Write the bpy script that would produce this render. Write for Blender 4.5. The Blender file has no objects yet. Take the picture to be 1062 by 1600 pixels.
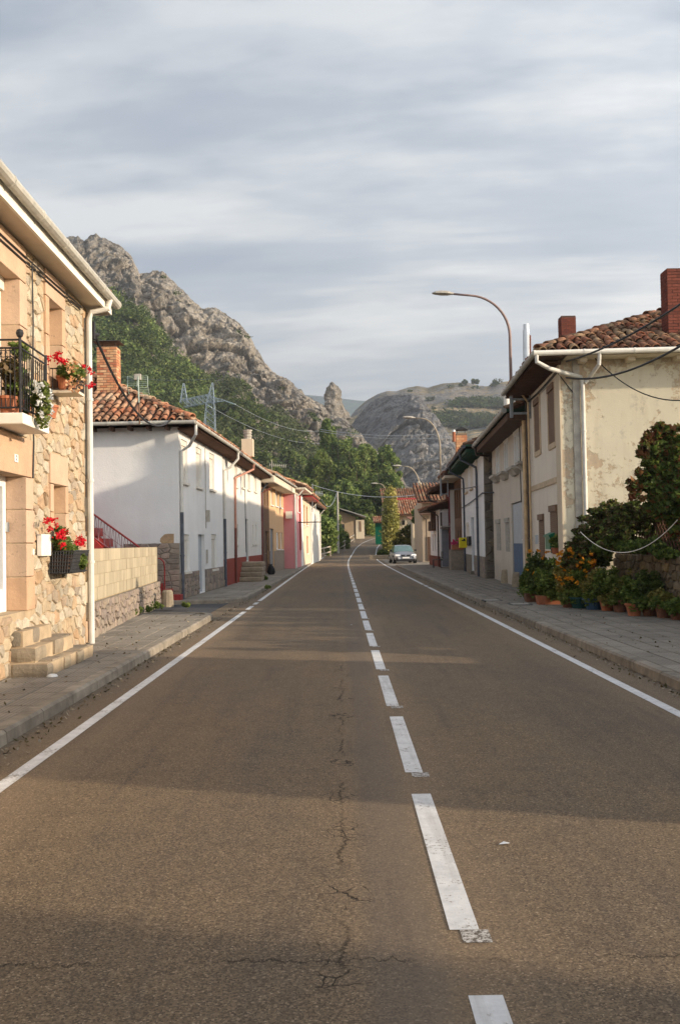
import bpy, math, random
import numpy as np
from mathutils import Vector, Matrix, noise

R = math.radians
random.seed(7)
rng = np.random.default_rng(7)
scn = bpy.context.scene
col = scn.collection

# ------------------------------------------------------------------ camera
FPX, CX, CY, EYE = 1500.0, 531.0, 800.0, 1.65
PITCH, ROLL = math.atan(48 / 1500), R(1.0)
cf = Vector((0, math.cos(PITCH), math.sin(PITCH)))
cu0 = Vector((0, -math.sin(PITCH), math.cos(PITCH)))
cr0 = Vector((1, 0, 0))
cr = cr0 * math.cos(ROLL) - cu0 * math.sin(ROLL)
cu = cu0 * math.cos(ROLL) + cr0 * math.sin(ROLL)
cam = bpy.data.cameras.new('camera')
cam_o = bpy.data.objects.new('camera', cam)
col.objects.link(cam_o)
cam.sensor_fit = 'VERTICAL'
cam.sensor_height = 24.0
cam.lens = 24.0 * FPX / 1600
cam.clip_start, cam.clip_end = 0.1, 20000
cam_o.matrix_world = Matrix(((cr.x, cu.x, -cf.x, 0), (cr.y, cu.y, -cf.y, 0), (cr.z, cu.z, -cf.z, EYE), (0, 0, 0, 1)))
scn.camera = cam_o
scn.render.resolution_x, scn.render.resolution_y = 679, 1024

# ------------------------------------------------------------------ sky, sun, exposure
SUN_EL, SUN_AZ = R(14.5), R(72)      # azimuth: the light comes from the right, a little behind the camera
ldir = Vector((-math.sin(SUN_AZ) * math.cos(SUN_EL), math.cos(SUN_AZ) * math.cos(SUN_EL), -math.sin(SUN_EL)))
world = bpy.data.worlds.new('World'); scn.world = world; world.use_nodes = True
wt = world.node_tree; wt.nodes.clear()
def wn(t, **k):
    n = wt.nodes.new(t)
    for a, b in k.items(): setattr(n, a, b)
    return n
wl_ = wt.links.new
sky = wn('ShaderNodeTexSky', sky_type='NISHITA', sun_disc=False)
sky.sun_elevation = SUN_EL
sky.sun_rotation = math.atan2(-ldir.x, -ldir.y)
sky.dust_density = 2.0
wtc = wn('ShaderNodeTexCoord'); sep = wn('ShaderNodeSeparateXYZ'); wl_(wtc.outputs['Generated'], sep.inputs[0])
def wm(op, a, b=None, c=None):
    n = wn('ShaderNodeMath', operation=op)
    for i, v in enumerate((a, b, c)):
        if v is None: continue
        if isinstance(v, (int, float)): n.inputs[i].default_value = v
        else: wl_(v, n.inputs[i])
    return n.outputs[0]
zz = wm('ADD', wm('MAXIMUM', sep.outputs[2], 0.0), 0.10)
cx_ = wm('DIVIDE', sep.outputs[0], zz); cy_ = wm('DIVIDE', sep.outputs[1], zz)
comb = wn('ShaderNodeCombineXYZ'); wl_(wm('MULTIPLY', cx_, 0.42), comb.inputs[0]); wl_(wm('ADD', wm('MULTIPLY', cy_, 1.0), wm('MULTIPLY', cx_, 0.10)), comb.inputs[1])
n1 = wn('ShaderNodeTexNoise'); n1.inputs['Scale'].default_value = 0.95; n1.inputs['Detail'].default_value = 7; n1.inputs['Roughness'].default_value = 0.56; n1.inputs['Distortion'].default_value = 0.5
wl_(comb.outputs[0], n1.inputs['Vector'])
n2 = wn('ShaderNodeTexNoise'); n2.inputs['Scale'].default_value = 3.2; n2.inputs['Detail'].default_value = 6; n2.inputs['Roughness'].default_value = 0.6
wl_(comb.outputs[0], n2.inputs['Vector'])
mixn = wm('ADD', wm('MULTIPLY', n1.outputs[0], 0.70), wm('MULTIPLY', n2.outputs[0], 0.30))
ramp = wn('ShaderNodeValToRGB')
e = ramp.color_ramp.elements
e[0].position, e[0].color = 0.41, (1.8, 2.25, 2.9, 1)
e[1].position, e[1].color = 0.575, (6.5, 6.4, 6.1, 1)
m_ = e.new(0.49); m_.color = (3.1, 3.4, 3.8, 1)
wl_(mixn, ramp.inputs[0])
up_ = wn('ShaderNodeMapRange', clamp=True); wl_(sep.outputs[2], up_.inputs[0]); up_.inputs[1].default_value = .22; up_.inputs[2].default_value = .62
dk = wn('ShaderNodeMix', data_type='RGBA', blend_type='MULTIPLY'); wl_(up_.outputs[0], dk.inputs[0]); wl_(ramp.outputs[0], dk.inputs[6]); dk.inputs[7].default_value = (.45, .50, .58, 1)     # thinner, bluer cloud overhead
hz = wn('ShaderNodeMix', data_type='RGBA')     # brighter haze band low over the horizon
hfac = wm('POWER', wm('SUBTRACT', 1.0, wm('MINIMUM', wm('MAXIMUM', sep.outputs[2], 0.0), 1.0)), 5.0)
wl_(wm('MULTIPLY', hfac, 0.42), hz.inputs[0]); wl_(dk.outputs[2], hz.inputs[6]); hz.inputs[7].default_value = (4.9, 5.05, 5.1, 1)
mx = wn('ShaderNodeMix', data_type='RGBA'); mx.inputs[0].default_value = 0.84
skyc = wn('ShaderNodeMix', data_type='RGBA', blend_type='MULTIPLY'); skyc.inputs[0].default_value = 1.0
wl_(sky.outputs[0], skyc.inputs[6]); skyc.inputs[7].default_value = (1.0, 1.0, 1.0, 1)
wl_(skyc.outputs[2], mx.inputs[6]); wl_(hz.outputs[2], mx.inputs[7])
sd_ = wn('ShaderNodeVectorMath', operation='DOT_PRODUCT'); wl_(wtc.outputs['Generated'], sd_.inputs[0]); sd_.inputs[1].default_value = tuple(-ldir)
gl_ = wm('POWER', wm('MAXIMUM', wm('ADD', wm('MULTIPLY', sd_.outputs['Value'], .56), .44), 0.0), 2.8)     # broad sun-side sky glow added for ambient fill, modelled on thin cloud scattering
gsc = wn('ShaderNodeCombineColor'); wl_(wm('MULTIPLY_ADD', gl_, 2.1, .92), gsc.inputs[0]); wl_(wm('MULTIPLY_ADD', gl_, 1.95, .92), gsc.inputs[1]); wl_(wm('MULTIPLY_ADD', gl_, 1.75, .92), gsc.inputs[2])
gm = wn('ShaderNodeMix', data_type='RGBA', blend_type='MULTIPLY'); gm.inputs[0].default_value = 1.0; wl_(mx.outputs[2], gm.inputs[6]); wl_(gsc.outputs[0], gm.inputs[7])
bg = wn('ShaderNodeBackground'); bg.inputs['Strength'].default_value = 0.135
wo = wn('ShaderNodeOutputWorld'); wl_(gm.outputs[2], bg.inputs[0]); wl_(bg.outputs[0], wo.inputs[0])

sl = bpy.data.lights.new('sun', 'SUN'); sl.energy = 4.6; sl.angle = R(0.8); sl.color = (1.0, 0.84, 0.64)
so = bpy.data.objects.new('sun', sl); col.objects.link(so)
so.rotation_euler = ldir.to_track_quat('-Z', 'Y').to_euler()
scn.view_settings.view_transform = 'Standard'; scn.view_settings.look = 'None'
scn.view_settings.exposure = 0.74; scn.view_settings.gamma = 1.0; scn.view_settings.use_curve_mapping = False
scn.cycles.max_bounces = 6; scn.cycles.transparent_max_bounces = 8

# ------------------------------------------------------------------ picture to place
def ray(px, py):
    return cf + cr * ((px - CX) / FPX) - cu * ((py - CY) / FPX)
def at(px, py, Y):
    d = ray(px, py); t = Y / d.y
    return Vector((d.x * t, Y, EYE + d.z * t))
def on(px, py, h=0.0):
    d = ray(px, py); t = (h - EYE) / d.z
    return Vector((d.x * t, d.y * t, h))
HT = [(-500, 0), (88, 0), (98, .08), (108, .36), (118, .80), (128, 1.32), (138, 1.92), (148, 2.5), (160, 2.95), (180, 3.2), (220, 3.4), (6000, 3.4)]
def ground_h(y):
    for (a, ha), (b, hb) in zip(HT, HT[1:]):
        if y <= b: return ha + (hb - ha) * (y - a) / (b - a)
    return HT[-1][1]

# ------------------------------------------------------------------ materials
MATS = {}
def srgb(c):
    return tuple(((v / 255) / 12.92 if v / 255 <= 0.04045 else ((v / 255 + 0.055) / 1.055) ** 2.4) for v in c)
class NT:
    def __init__(s, name):
        s.m = bpy.data.materials.new(name); s.m.use_nodes = True; s.t = s.m.node_tree; s.t.nodes.clear()
        s.out = s.n('ShaderNodeOutputMaterial'); s.p = s.n('ShaderNodeBsdfPrincipled')
        s.l(s.p.outputs[0], s.out.inputs[0]); s.p.inputs['Specular IOR Level'].default_value = 0.3
        s.tc = s.n('ShaderNodeTexCoord')
    def n(s, t, **k):
        n = s.t.nodes.new(t)
        for a, b in k.items(): setattr(n, a, b)
        return n
    def l(s, a, b): s.t.links.new(a, b)
    def setin(s, n, i, v):
        if v is None: return
        if hasattr(v, 'is_output'): s.l(v, n.inputs[i])
        else: n.inputs[i].default_value = v
    def math(s, op, a, b=None, c=None, clamp=False):
        n = s.n('ShaderNodeMath', operation=op, use_clamp=clamp)
        for i, v in enumerate((a, b, c)): s.setin(n, i, v)
        return n.outputs[0]
    def vec(s, scale=(1, 1, 1), world=True):
        mp = s.n('ShaderNodeMapping'); mp.inputs['Scale'].default_value = scale
        if world:
            g = s.n('ShaderNodeNewGeometry'); s.l(g.outputs['Position'], mp.inputs[0])
        else: s.l(s.tc.outputs['Object'], mp.inputs[0])
        return mp.outputs[0]
    def noise(s, scale, detail=4, rough=0.55, vec=None, dist=0.0):
        n = s.n('ShaderNodeTexNoise'); n.inputs['Scale'].default_value = scale; n.inputs['Detail'].default_value = detail
        n.inputs['Roughness'].default_value = rough; n.inputs['Distortion'].default_value = dist
        s.l(vec or s.vec(), n.inputs['Vector']); return n.outputs[0]
    def voro(s, scale, feat='F1', vec=None, rand=1.0):
        n = s.n('ShaderNodeTexVoronoi', feature=feat); n.inputs['Scale'].default_value = scale; n.inputs['Randomness'].default_value = rand
        s.l(vec or s.vec(), n.inputs['Vector']); return n
    def ramp(s, f, stops):
        r = s.n('ShaderNodeValToRGB'); e = r.color_ramp.elements
        while len(e) < len(stops): e.new(0.5)
        for el, (p, c) in zip(e, stops):
            el.position = p; el.color = (*c, 1) if len(c) == 3 else c
        s.l(f, r.inputs[0]); return r.outputs[0]
    def step(s, f, a, b):
        n = s.n('ShaderNodeMapRange', clamp=True); s.l(f, n.inputs[0]); n.inputs[1].default_value = a; n.inputs[2].default_value = b
        return n.outputs[0]
    def mix(s, f, a, b, mode='MIX'):
        n = s.n('ShaderNodeMix', data_type='RGBA', blend_type=mode)
        s.setin(n, 0, f)
        for i, v in ((6, a), (7, b)):
            if hasattr(v, 'is_output'): s.l(v, n.inputs[i])
            else: n.inputs[i].default_value = (*v, 1)
        return n.outputs[2]
    def bump(s, h, strength=0.3, dist=0.02, prev=None):
        n = s.n('ShaderNodeBump'); n.inputs['Strength'].default_value = strength; n.inputs['Distance'].default_value = dist
        s.l(h, n.inputs['Height'])
        if prev: s.l(prev, n.inputs['Normal'])
        return n.outputs[0]
    def done(s, c=None, rough=0.85, nrm=None, metal=None):
        if c is not None:
            if hasattr(c, 'is_output'): s.l(c, s.p.inputs['Base Color'])
            else: s.p.inputs['Base Color'].default_value = (*c, 1)
        s.setin(s.p, 'Roughness', rough)
        if nrm: s.l(nrm, s.p.inputs['Normal'])
        if metal is not None: s.p.inputs['Metallic'].default_value = metal
        MATS[s.m.name] = s.m
        return s.m
def plain(name, c, rough=0.7, var=0.15, scale=6, bump=0.1, metal=0.0, rnd=0.0):
    t = NT(name)
    n = t.noise(scale, 5)
    cc = t.mix(t.step(n, .3, .7), tuple(v * (1 - var) for v in c), tuple(min(1, v * (1 + var)) for v in c))
    if rnd:
        oi = t.n('ShaderNodeObjectInfo'); hs = t.n('ShaderNodeHueSaturation')
        hs.inputs['Hue'].default_value = 0.5
        t.l(t.math('ADD', t.math('MULTIPLY', oi.outputs['Random'], 2 * rnd), 1 - rnd), hs.inputs['Value']); t.l(cc, hs.inputs['Color']); cc = hs.outputs[0]
    return t.done(cc, rough, t.bump(t.noise(scale * 6, 4), bump, 0.01), metal)
def plaster(name, c, dirt=0.3, dcol=(.30, .25, .20), scale=1.6, patches=None, low=0.0, bs=40, bst=.35):
    """rendered wall: grain, soft tone changes, vertical run stains, optional peeled patches"""
    t = NT(name)
    big = t.noise(scale * .5, 5, .6); run = t.noise(1.0, 5, .6, t.vec((3.0, 3.0, .35)))
    cc = t.mix(t.step(big, .32, .72), tuple(v * .90 for v in c), c)
    cc = t.mix(t.math('MULTIPLY', t.step(run, .52, .78), dirt), cc, dcol)
    cc = t.mix(t.math('MULTIPLY', t.step(t.noise(scale * 9, 6, .7), .58, .72), dirt * .6), cc, dcol)
    if low:
        g = t.n('ShaderNodeNewGeometry'); sp = t.n('ShaderNodeSeparateXYZ'); t.l(g.outputs['Position'], sp.inputs[0])
        lo = t.math('ADD', sp.outputs[2], t.math('MULTIPLY', t.noise(2.2, 5), 1.0))
        cc = t.mix(t.math('MULTIPLY', t.math('SUBTRACT', 1.0, t.step(lo, .75, 1.5)), low), cc, dcol)
    if patches:
        pc, thr, psc = patches
        p = t.noise(psc, 10, .80); m2 = t.noise(.55, 3); m3 = t.noise(1.3, 4)
        fld = t.math('ADD', t.math('MULTIPLY', t.math('SUBTRACT', m2, .5), .75), t.math('MULTIPLY', t.math('SUBTRACT', m3, .5), .25))
        f = t.step(t.math('ADD', p, fld), thr, thr + .03)
        cc = t.mix(t.math('MULTIPLY', f, .62), cc, pc)
        gs = t.step(t.math('ADD', t.noise(psc * .5, 9, .75), t.math('MULTIPLY', t.math('SUBTRACT', t.noise(.8, 3), .5), .6)), .58, .68)
        cc = t.mix(t.math('MULTIPLY', gs, .45), cc, (.30, .28, .25)); pf = f
    b = t.bump(t.noise(bs, 5, .6), bst, .012); b = t.bump(t.noise(3, 4), .25, .04, b)
    if patches: b = t.bump(t.math('SUBTRACT', 1, pf), .8, .012, b)
    return t.done(cc, .92, b)
def stonem(name, cols, rnd=.25, scale=5, bst=.6):
    """stone pieces: tone from the piece itself, grain and lichen from noise"""
    t = NT(name)
    oi = t.n('ShaderNodeObjectInfo'); gi = t.n('ShaderNodeNewGeometry')
    r = t.math('FRACT', t.math('ADD', oi.outputs['Random'], t.math('MULTIPLY', gi.outputs['Random Per Island'], 7.3)))
    base = t.ramp(r, [(i / max(1, len(cols) - 1), c) for i, c in enumerate(cols)])
    n = t.noise(scale, 7, .65)
    cc = t.mix(t.step(n, .3, .72), t.mix(.7, base, (.05, .045, .035)) if False else base, base)
    hs = t.n('ShaderNodeHueSaturation'); t.l(cc, hs.inputs['Color'])
    t.l(t.math('ADD', t.math('MULTIPLY', t.step(n, .25, .75), rnd * 2), 1 - rnd), hs.inputs['Value'])
    cc = hs.outputs[0]
    cc = t.mix(t.math('MULTIPLY', t.step(t.noise(scale * 4, 5, .7), .6, .7), .45), cc, (.10, .085, .06))
    b = t.bump(t.noise(scale * 5, 6, .65), bst, .02)
    return t.done(cc, .93, b)
def foliage(name, c1, c2, c3=None, trans=.35):
    t = NT(name)
    g = t.n('ShaderNodeNewGeometry')
    st = [(0, c1), (.6, c2)] + ([(1, c3)] if c3 else [])
    cc = t.ramp(g.outputs['Random Per Island'], st)
    big = t.noise(.35, 3)
    cc = t.mix(t.step(big, .35, .65), cc, t.mix(1.0, cc, (.72, .80, .75), 'MULTIPLY'))
    t.l(cc, t.p.inputs['Base Color']); t.p.inputs['Roughness'].default_value = .6
    tr = t.n('ShaderNodeBsdfTranslucent'); t.l(cc, tr.inputs[0])
    mx = t.n('ShaderNodeMixShader'); mx.inputs[0].default_value = trans
    t.l(t.p.outputs[0], mx.inputs[1]); t.l(tr.outputs[0], mx.inputs[2]); t.l(mx.outputs[0], t.out.inputs[0])
    MATS[name] = t.m
    return t.m
def glassm(name, c=(.03, .04, .045), rough=.05):
    t = NT(name); t.p.inputs['Specular IOR Level'].default_value = .8
    return t.done(t.mix(t.step(t.noise(1.3, 3), .4, .6), c, tuple(v * 1.8 for v in c)), rough)

# ------------------------------------------------------------------ mesh and object helpers
WL = {}
def wpos(o): return WL.get(o.name, Vector((0, 0, 0)))
def tag(o, label=None, cat=None, group=None, kind=None):
    if label: o['label'] = label
    if cat: o['category'] = cat
    if group: o['group'] = group
    if kind: o['kind'] = kind
    return o
def thing(name, label, cat, loc=(0, 0, 0), group=None):
    o = bpy.data.objects.new(name, None); col.objects.link(o); o.empty_display_size = .3
    o.location = loc; WL[o.name] = Vector(loc)
    return tag(o, label, cat, group)
def put(name, me, parent=None, at_=None, kind=None):
    """links mesh me as an object; at_ is a world matrix or point (None: the mesh is in world coordinates)"""
    o = bpy.data.objects.new(name, me); col.objects.link(o)
    base = wpos(parent) if parent else Vector((0, 0, 0))
    if parent: o.parent = parent
    if at_ is None: o.location = -base; WL[o.name] = Vector((0, 0, 0))
    elif isinstance(at_, Matrix):
        m = at_.copy(); m.translation = at_.translation - base; o.matrix_local = m; WL[o.name] = at_.translation.copy()
    else: o.location = Vector(at_) - base; WL[o.name] = Vector(at_)
    if kind: o['kind'] = kind
    return o
class MB:
    def __init__(s): s.v, s.f, s.m = [], [], []; s.mi = 0
    def add(s, vs, fs):
        b = len(s.v); s.v.extend(tuple(p) for p in vs); s.f.extend(tuple(b + i for i in f) for f in fs); s.m.extend([s.mi] * len(fs)); return s
    def quad(s, a, b, c, d): return s.add((a, b, c, d), ((0, 1, 2, 3),))
    def hexa(s, p):  # 8 points: bottom 4 ccw, top 4
        return s.add(p, ((3, 2, 1, 0), (4, 5, 6, 7), (0, 1, 5, 4), (1, 2, 6, 5), (2, 3, 7, 6), (3, 0, 4, 7)))
    def box(s, x0, x1, y0, y1, z0, z1):
        return s.hexa([(x0, y0, z0), (x1, y0, z0), (x1, y1, z0), (x0, y1, z0), (x0, y0, z1), (x1, y0, z1), (x1, y1, z1), (x0, y1, z1)])
    def prism(s, poly, z0, z1):
        n = len(poly); vs = [(x, y, z0) for x, y in poly] + [(x, y, z1) for x, y in poly]
        return s.add(vs, [tuple(range(n - 1, -1, -1)), tuple(range(n, 2 * n))] + [(i, (i + 1) % n, n + (i + 1) % n, n + i) for i in range(n)])
    def tube(s, pts, r, n=8, cap=True):
        pts = [Vector(p) for p in pts]
        if not isinstance(r, (list, tuple)): r = [r] * len(pts)
        vs = []; up = None
        for i, p in enumerate(pts):
            d = (pts[min(i + 1, len(pts) - 1)] - pts[max(i - 1, 0)])
            if d.length < 1e-9: d = Vector((0, 0, 1))
            d.normalize()
            if up is None: up = Vector((0, 0, 1)) if abs(d.z) < .9 else Vector((1, 0, 0))
            a = d.cross(up)
            if a.length < 1e-4: a = d.cross(Vector((0, 1, 0)))
            a.normalize(); b = a.cross(d).normalized(); up = b
            for k in range(n):
                t = 2 * math.pi * k / n; vs.append(p + a * (r[i] * math.cos(t)) + b * (r[i] * math.sin(t)))
        fs = []
        for i in range(len(pts) - 1):
            for k in range(n):
                k2 = (k + 1) % n; fs.append((i * n + k, i * n + k2, (i + 1) * n + k2, (i + 1) * n + k))
        if cap: fs.append(tuple(range(n - 1, -1, -1))); fs.append(tuple((len(pts) - 1) * n + k for k in range(n)))
        return s.add(vs, fs)
    def lathe(s, c, prof, n=14):
        c = Vector(c); vs = []
        for r, z in prof:
            for k in range(n): vs.append(c + Vector((r * math.cos(2 * math.pi * k / n), r * math.sin(2 * math.pi * k / n), z)))
        fs = [(i * n + k, i * n + (k + 1) % n, (i + 1) * n + (k + 1) % n, (i + 1) * n + k) for i in range(len(prof) - 1) for k in range(n)]
        fs += [tuple(range(n - 1, -1, -1)), tuple((len(prof) - 1) * n + k for k in range(n))]
        return s.add(vs, fs)
    def mesh(s, name, mats, smooth=False):
        me = bpy.data.meshes.new(name); me.from_pydata(s.v, [], s.f)
        for m in (mats if isinstance(mats, (list, tuple)) else [mats]): me.materials.append(m)
        if any(s.m): me.polygons.foreach_set('material_index', s.m)
        if smooth: me.polygons.foreach_set('use_smooth', [True] * len(me.polygons))
        me.update(); return me
    def build(s, name, mats, parent=None, smooth=False, kind=None, bevel=0, at_=None):
        o = put(name, s.mesh(name, mats, smooth), parent, at_, kind)
        if bevel:
            b = o.modifiers.new('bevel', 'BEVEL'); b.width = bevel; b.segments = 2; b.limit_method = 'ANGLE'; b.angle_limit = R(40)
        return o
def npmesh(name, V, F, mats, mi=None, smooth=False):
    """V (n,3) float, F (m,k) int, all faces with k corners"""
    me = bpy.data.meshes.new(name); V = np.asarray(V, np.float32); F = np.asarray(F, np.int32)
    me.vertices.add(len(V)); me.vertices.foreach_set('co', V.ravel())
    k = F.shape[1]; me.loops.add(F.size); me.loops.foreach_set('vertex_index', F.ravel())
    me.polygons.add(len(F)); me.polygons.foreach_set('loop_start', np.arange(0, F.size, k, dtype=np.int32))
    me.polygons.foreach_set('loop_total', np.full(len(F), k, np.int32))
    for m in (mats if isinstance(mats, (list, tuple)) else [mats]): me.materials.append(m)
    if mi is not None: me.polygons.foreach_set('material_index', np.asarray(mi, np.int32))
    if smooth: me.polygons.foreach_set('use_smooth', np.ones(len(F), bool))
    me.update(calc_edges=True); return me
def rep(V, F, mats_):
    """copies of verts V/faces F (quads) under matrices -> arrays"""
    V = np.array(V); F = np.array(F); Ms = np.array([np.array(m) for m in mats_])
    P = np.einsum('nij,vj->nvi', Ms[:, :3, :3], V) + Ms[:, None, :3, 3]
    FF = F[None] + (np.arange(len(Ms)) * len(V))[:, None, None]
    return P.reshape(-1, 3), FF.reshape(-1, F.shape[1])
def leaves(name, C, size, mat, parent=None, smooth=False, up=0.0, kind=None, at_=None, aspect=1.6, blob=None, mi=None):
    """C (n,3) leaf positions; size scalar or (n,). Bent two-quad leaves, randomly turned"""
    n = len(C); s = np.broadcast_to(np.asarray(size, float), (n,))[:, None] * rng.uniform(.6, 1.35, (n, 1))
    a = rng.normal(size=(n, 3)); a[:, 2] *= .7; a /= np.linalg.norm(a, axis=1, keepdims=True)
    nn = rng.normal(size=(n, 3)); nn[:, 2] = np.abs(nn[:, 2]) + up
    b = np.cross(nn, a); b /= np.linalg.norm(b, axis=1, keepdims=True) + 1e-9
    c = np.cross(a, b)
    L = a * s * .5 * aspect; W = b * s * .5
    V = np.stack([C - L, C + W - c * s * .12, C + L, C - W - c * s * .12], 1).reshape(-1, 3)
    F = (np.arange(n) * 4)[:, None] + np.array([0, 1, 2, 3])
    return put(name, npmesh(name, V, F, mat, mi), parent, at_, kind)
def clumps(c, rad, n, k=30, shell=.55, cl=.35, flat=1.0):
    """leaf positions: k clumps spread through an ellipsoid (denser towards the outside), n leaves in all"""
    rad = np.asarray(rad, float)
    d = rng.normal(size=(k, 3)); d /= np.linalg.norm(d, axis=1, keepdims=True)
    rr = rng.uniform(shell ** 2, 1, (k, 1)) ** .5
    cc = d * rr * rad * (1 - cl * .6)
    idx = rng.integers(0, k, n)
    p = rng.normal(size=(n, 3)); p /= np.linalg.norm(p, axis=1, keepdims=True); p *= rng.uniform(0, 1, (n, 1)) ** .45
    cs = rng.uniform(.6, 1.25, (k, 1))[idx] * cl
    r3 = rad * .35 + .65 * (np.prod(rad) ** (1 / 3))
    return np.asarray(c) + cc[idx] + p * cs * r3 * np.array([1, 1, flat * .85])

class Fac:
    """a vertical wall plane from A to B (plan points); n points outwards"""
    def __init__(s, A, B, side):
        s.A = Vector((A[0], A[1], 0)); s.B = Vector((B[0], B[1], 0)); s.u = (s.B - s.A); s.L = s.u.length; s.u.normalize()
        n = Vector((s.u.y, -s.u.x, 0)); s.n = n * side
    def P(s, a, z, o=0.0):
        p = s.A + s.u * a + s.n * o; return Vector((p.x, p.y, z))
    def pix(s, px, py, o=0.0):
        d = ray(px, py); A = s.A + s.n * o; t = (A - Vector((0, 0, 0))).dot(s.n) / d.dot(s.n)
        p = d * t; return ((p - A).dot(s.u), p.z + EYE)
    def rect(s, x0, y0, x1, y1):
        xm, ym = (x0 + x1) / 2, (y0 + y1) / 2
        a, b = s.pix(x0, ym)[0], s.pix(x1, ym)[0]
        return (min(a, b), max(a, b), s.pix(xm, y1)[1], s.pix(xm, y0)[1])
    def box(s, mb, s0, s1, z0, z1, o0, o1):
        p = [s.P(s0, z0, o0), s.P(s1, z0, o0), s.P(s1, z0, o1), s.P(s0, z0, o1), s.P(s0, z1, o0), s.P(s1, z1, o0), s.P(s1, z1, o1), s.P(s0, z1, o1)]
        mb.hexa(p); return mb
    def wall(s, mb, s0, s1, z0, z1, holes=(), depth=.2):
        ss = sorted({s0, s1, *[h[0] for h in holes], *[h[1] for h in holes]}); zs = sorted({z0, z1, *[h[2] for h in holes], *[h[3] for h in holes]})
        ss = [a for a in ss if s0 <= a <= s1]; zs = [a for a in zs if z0 <= a <= z1]
        for a, b in zip(ss, ss[1:]):
            for c, d in zip(zs, zs[1:]):
                m, k = (a + b) / 2, (c + d) / 2
                if any(h[0] < m < h[1] and h[2] < k < h[3] for h in holes): continue
                mb.quad(s.P(a, c), s.P(b, c), s.P(b, d), s.P(a, d))
        for a, b, c, d in holes:
            D = -depth
            mb.quad(s.P(a, c), s.P(a, d), s.P(a, d, D), s.P(a, c, D)); mb.quad(s.P(b, c), s.P(b, c, D), s.P(b, d, D), s.P(b, d))
            mb.quad(s.P(a, d), s.P(b, d), s.P(b, d, D), s.P(a, d, D)); mb.quad(s.P(a, c), s.P(a, c, D), s.P(b, c, D), s.P(b, c))
        return mb

def rough(mb, x0, x1, y0, y1, z0, z1, amp=.014, n=3):
    """a rough hewn block: its six faces gridded and knocked about, corners rounded"""
    idx = {}; vs = []; fs = []
    def vid(i, j, k):
        if (i, j, k) not in idx:
            u, v, w = i / n, j / n, k / n; p = Vector((x0 + (x1 - x0) * u, y0 + (y1 - y0) * v, z0 + (z1 - z0) * w)); c_ = Vector(((x0 + x1) / 2, (y0 + y1) / 2, (z0 + z1) / 2))
            ext = (i in (0, n)) + (j in (0, n)) + (k in (0, n)); p += (c_ - p).normalized() * (amp * 1.1 * (ext - 1)); p += noise.noise_vector(p * 7) * amp
            idx[(i, j, k)] = len(vs); vs.append(p)
        return idx[(i, j, k)]
    for i in range(n):
        for j in range(n):
            fs += [(vid(i, j, 0), vid(i, j + 1, 0), vid(i + 1, j + 1, 0), vid(i + 1, j, 0)), (vid(i, j, n), vid(i + 1, j, n), vid(i + 1, j + 1, n), vid(i, j + 1, n)),
                   (vid(i, 0, j), vid(i + 1, 0, j), vid(i + 1, 0, j + 1), vid(i, 0, j + 1)), (vid(i, n, j), vid(i, n, j + 1), vid(i + 1, n, j + 1), vid(i + 1, n, j)),
                   (vid(0, i, j), vid(0, i, j + 1), vid(0, i + 1, j + 1), vid(0, i + 1, j)), (vid(n, i, j), vid(n, i + 1, j), vid(n, i + 1, j + 1), vid(n, i, j + 1))]
    return mb.add(vs, fs)
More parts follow.
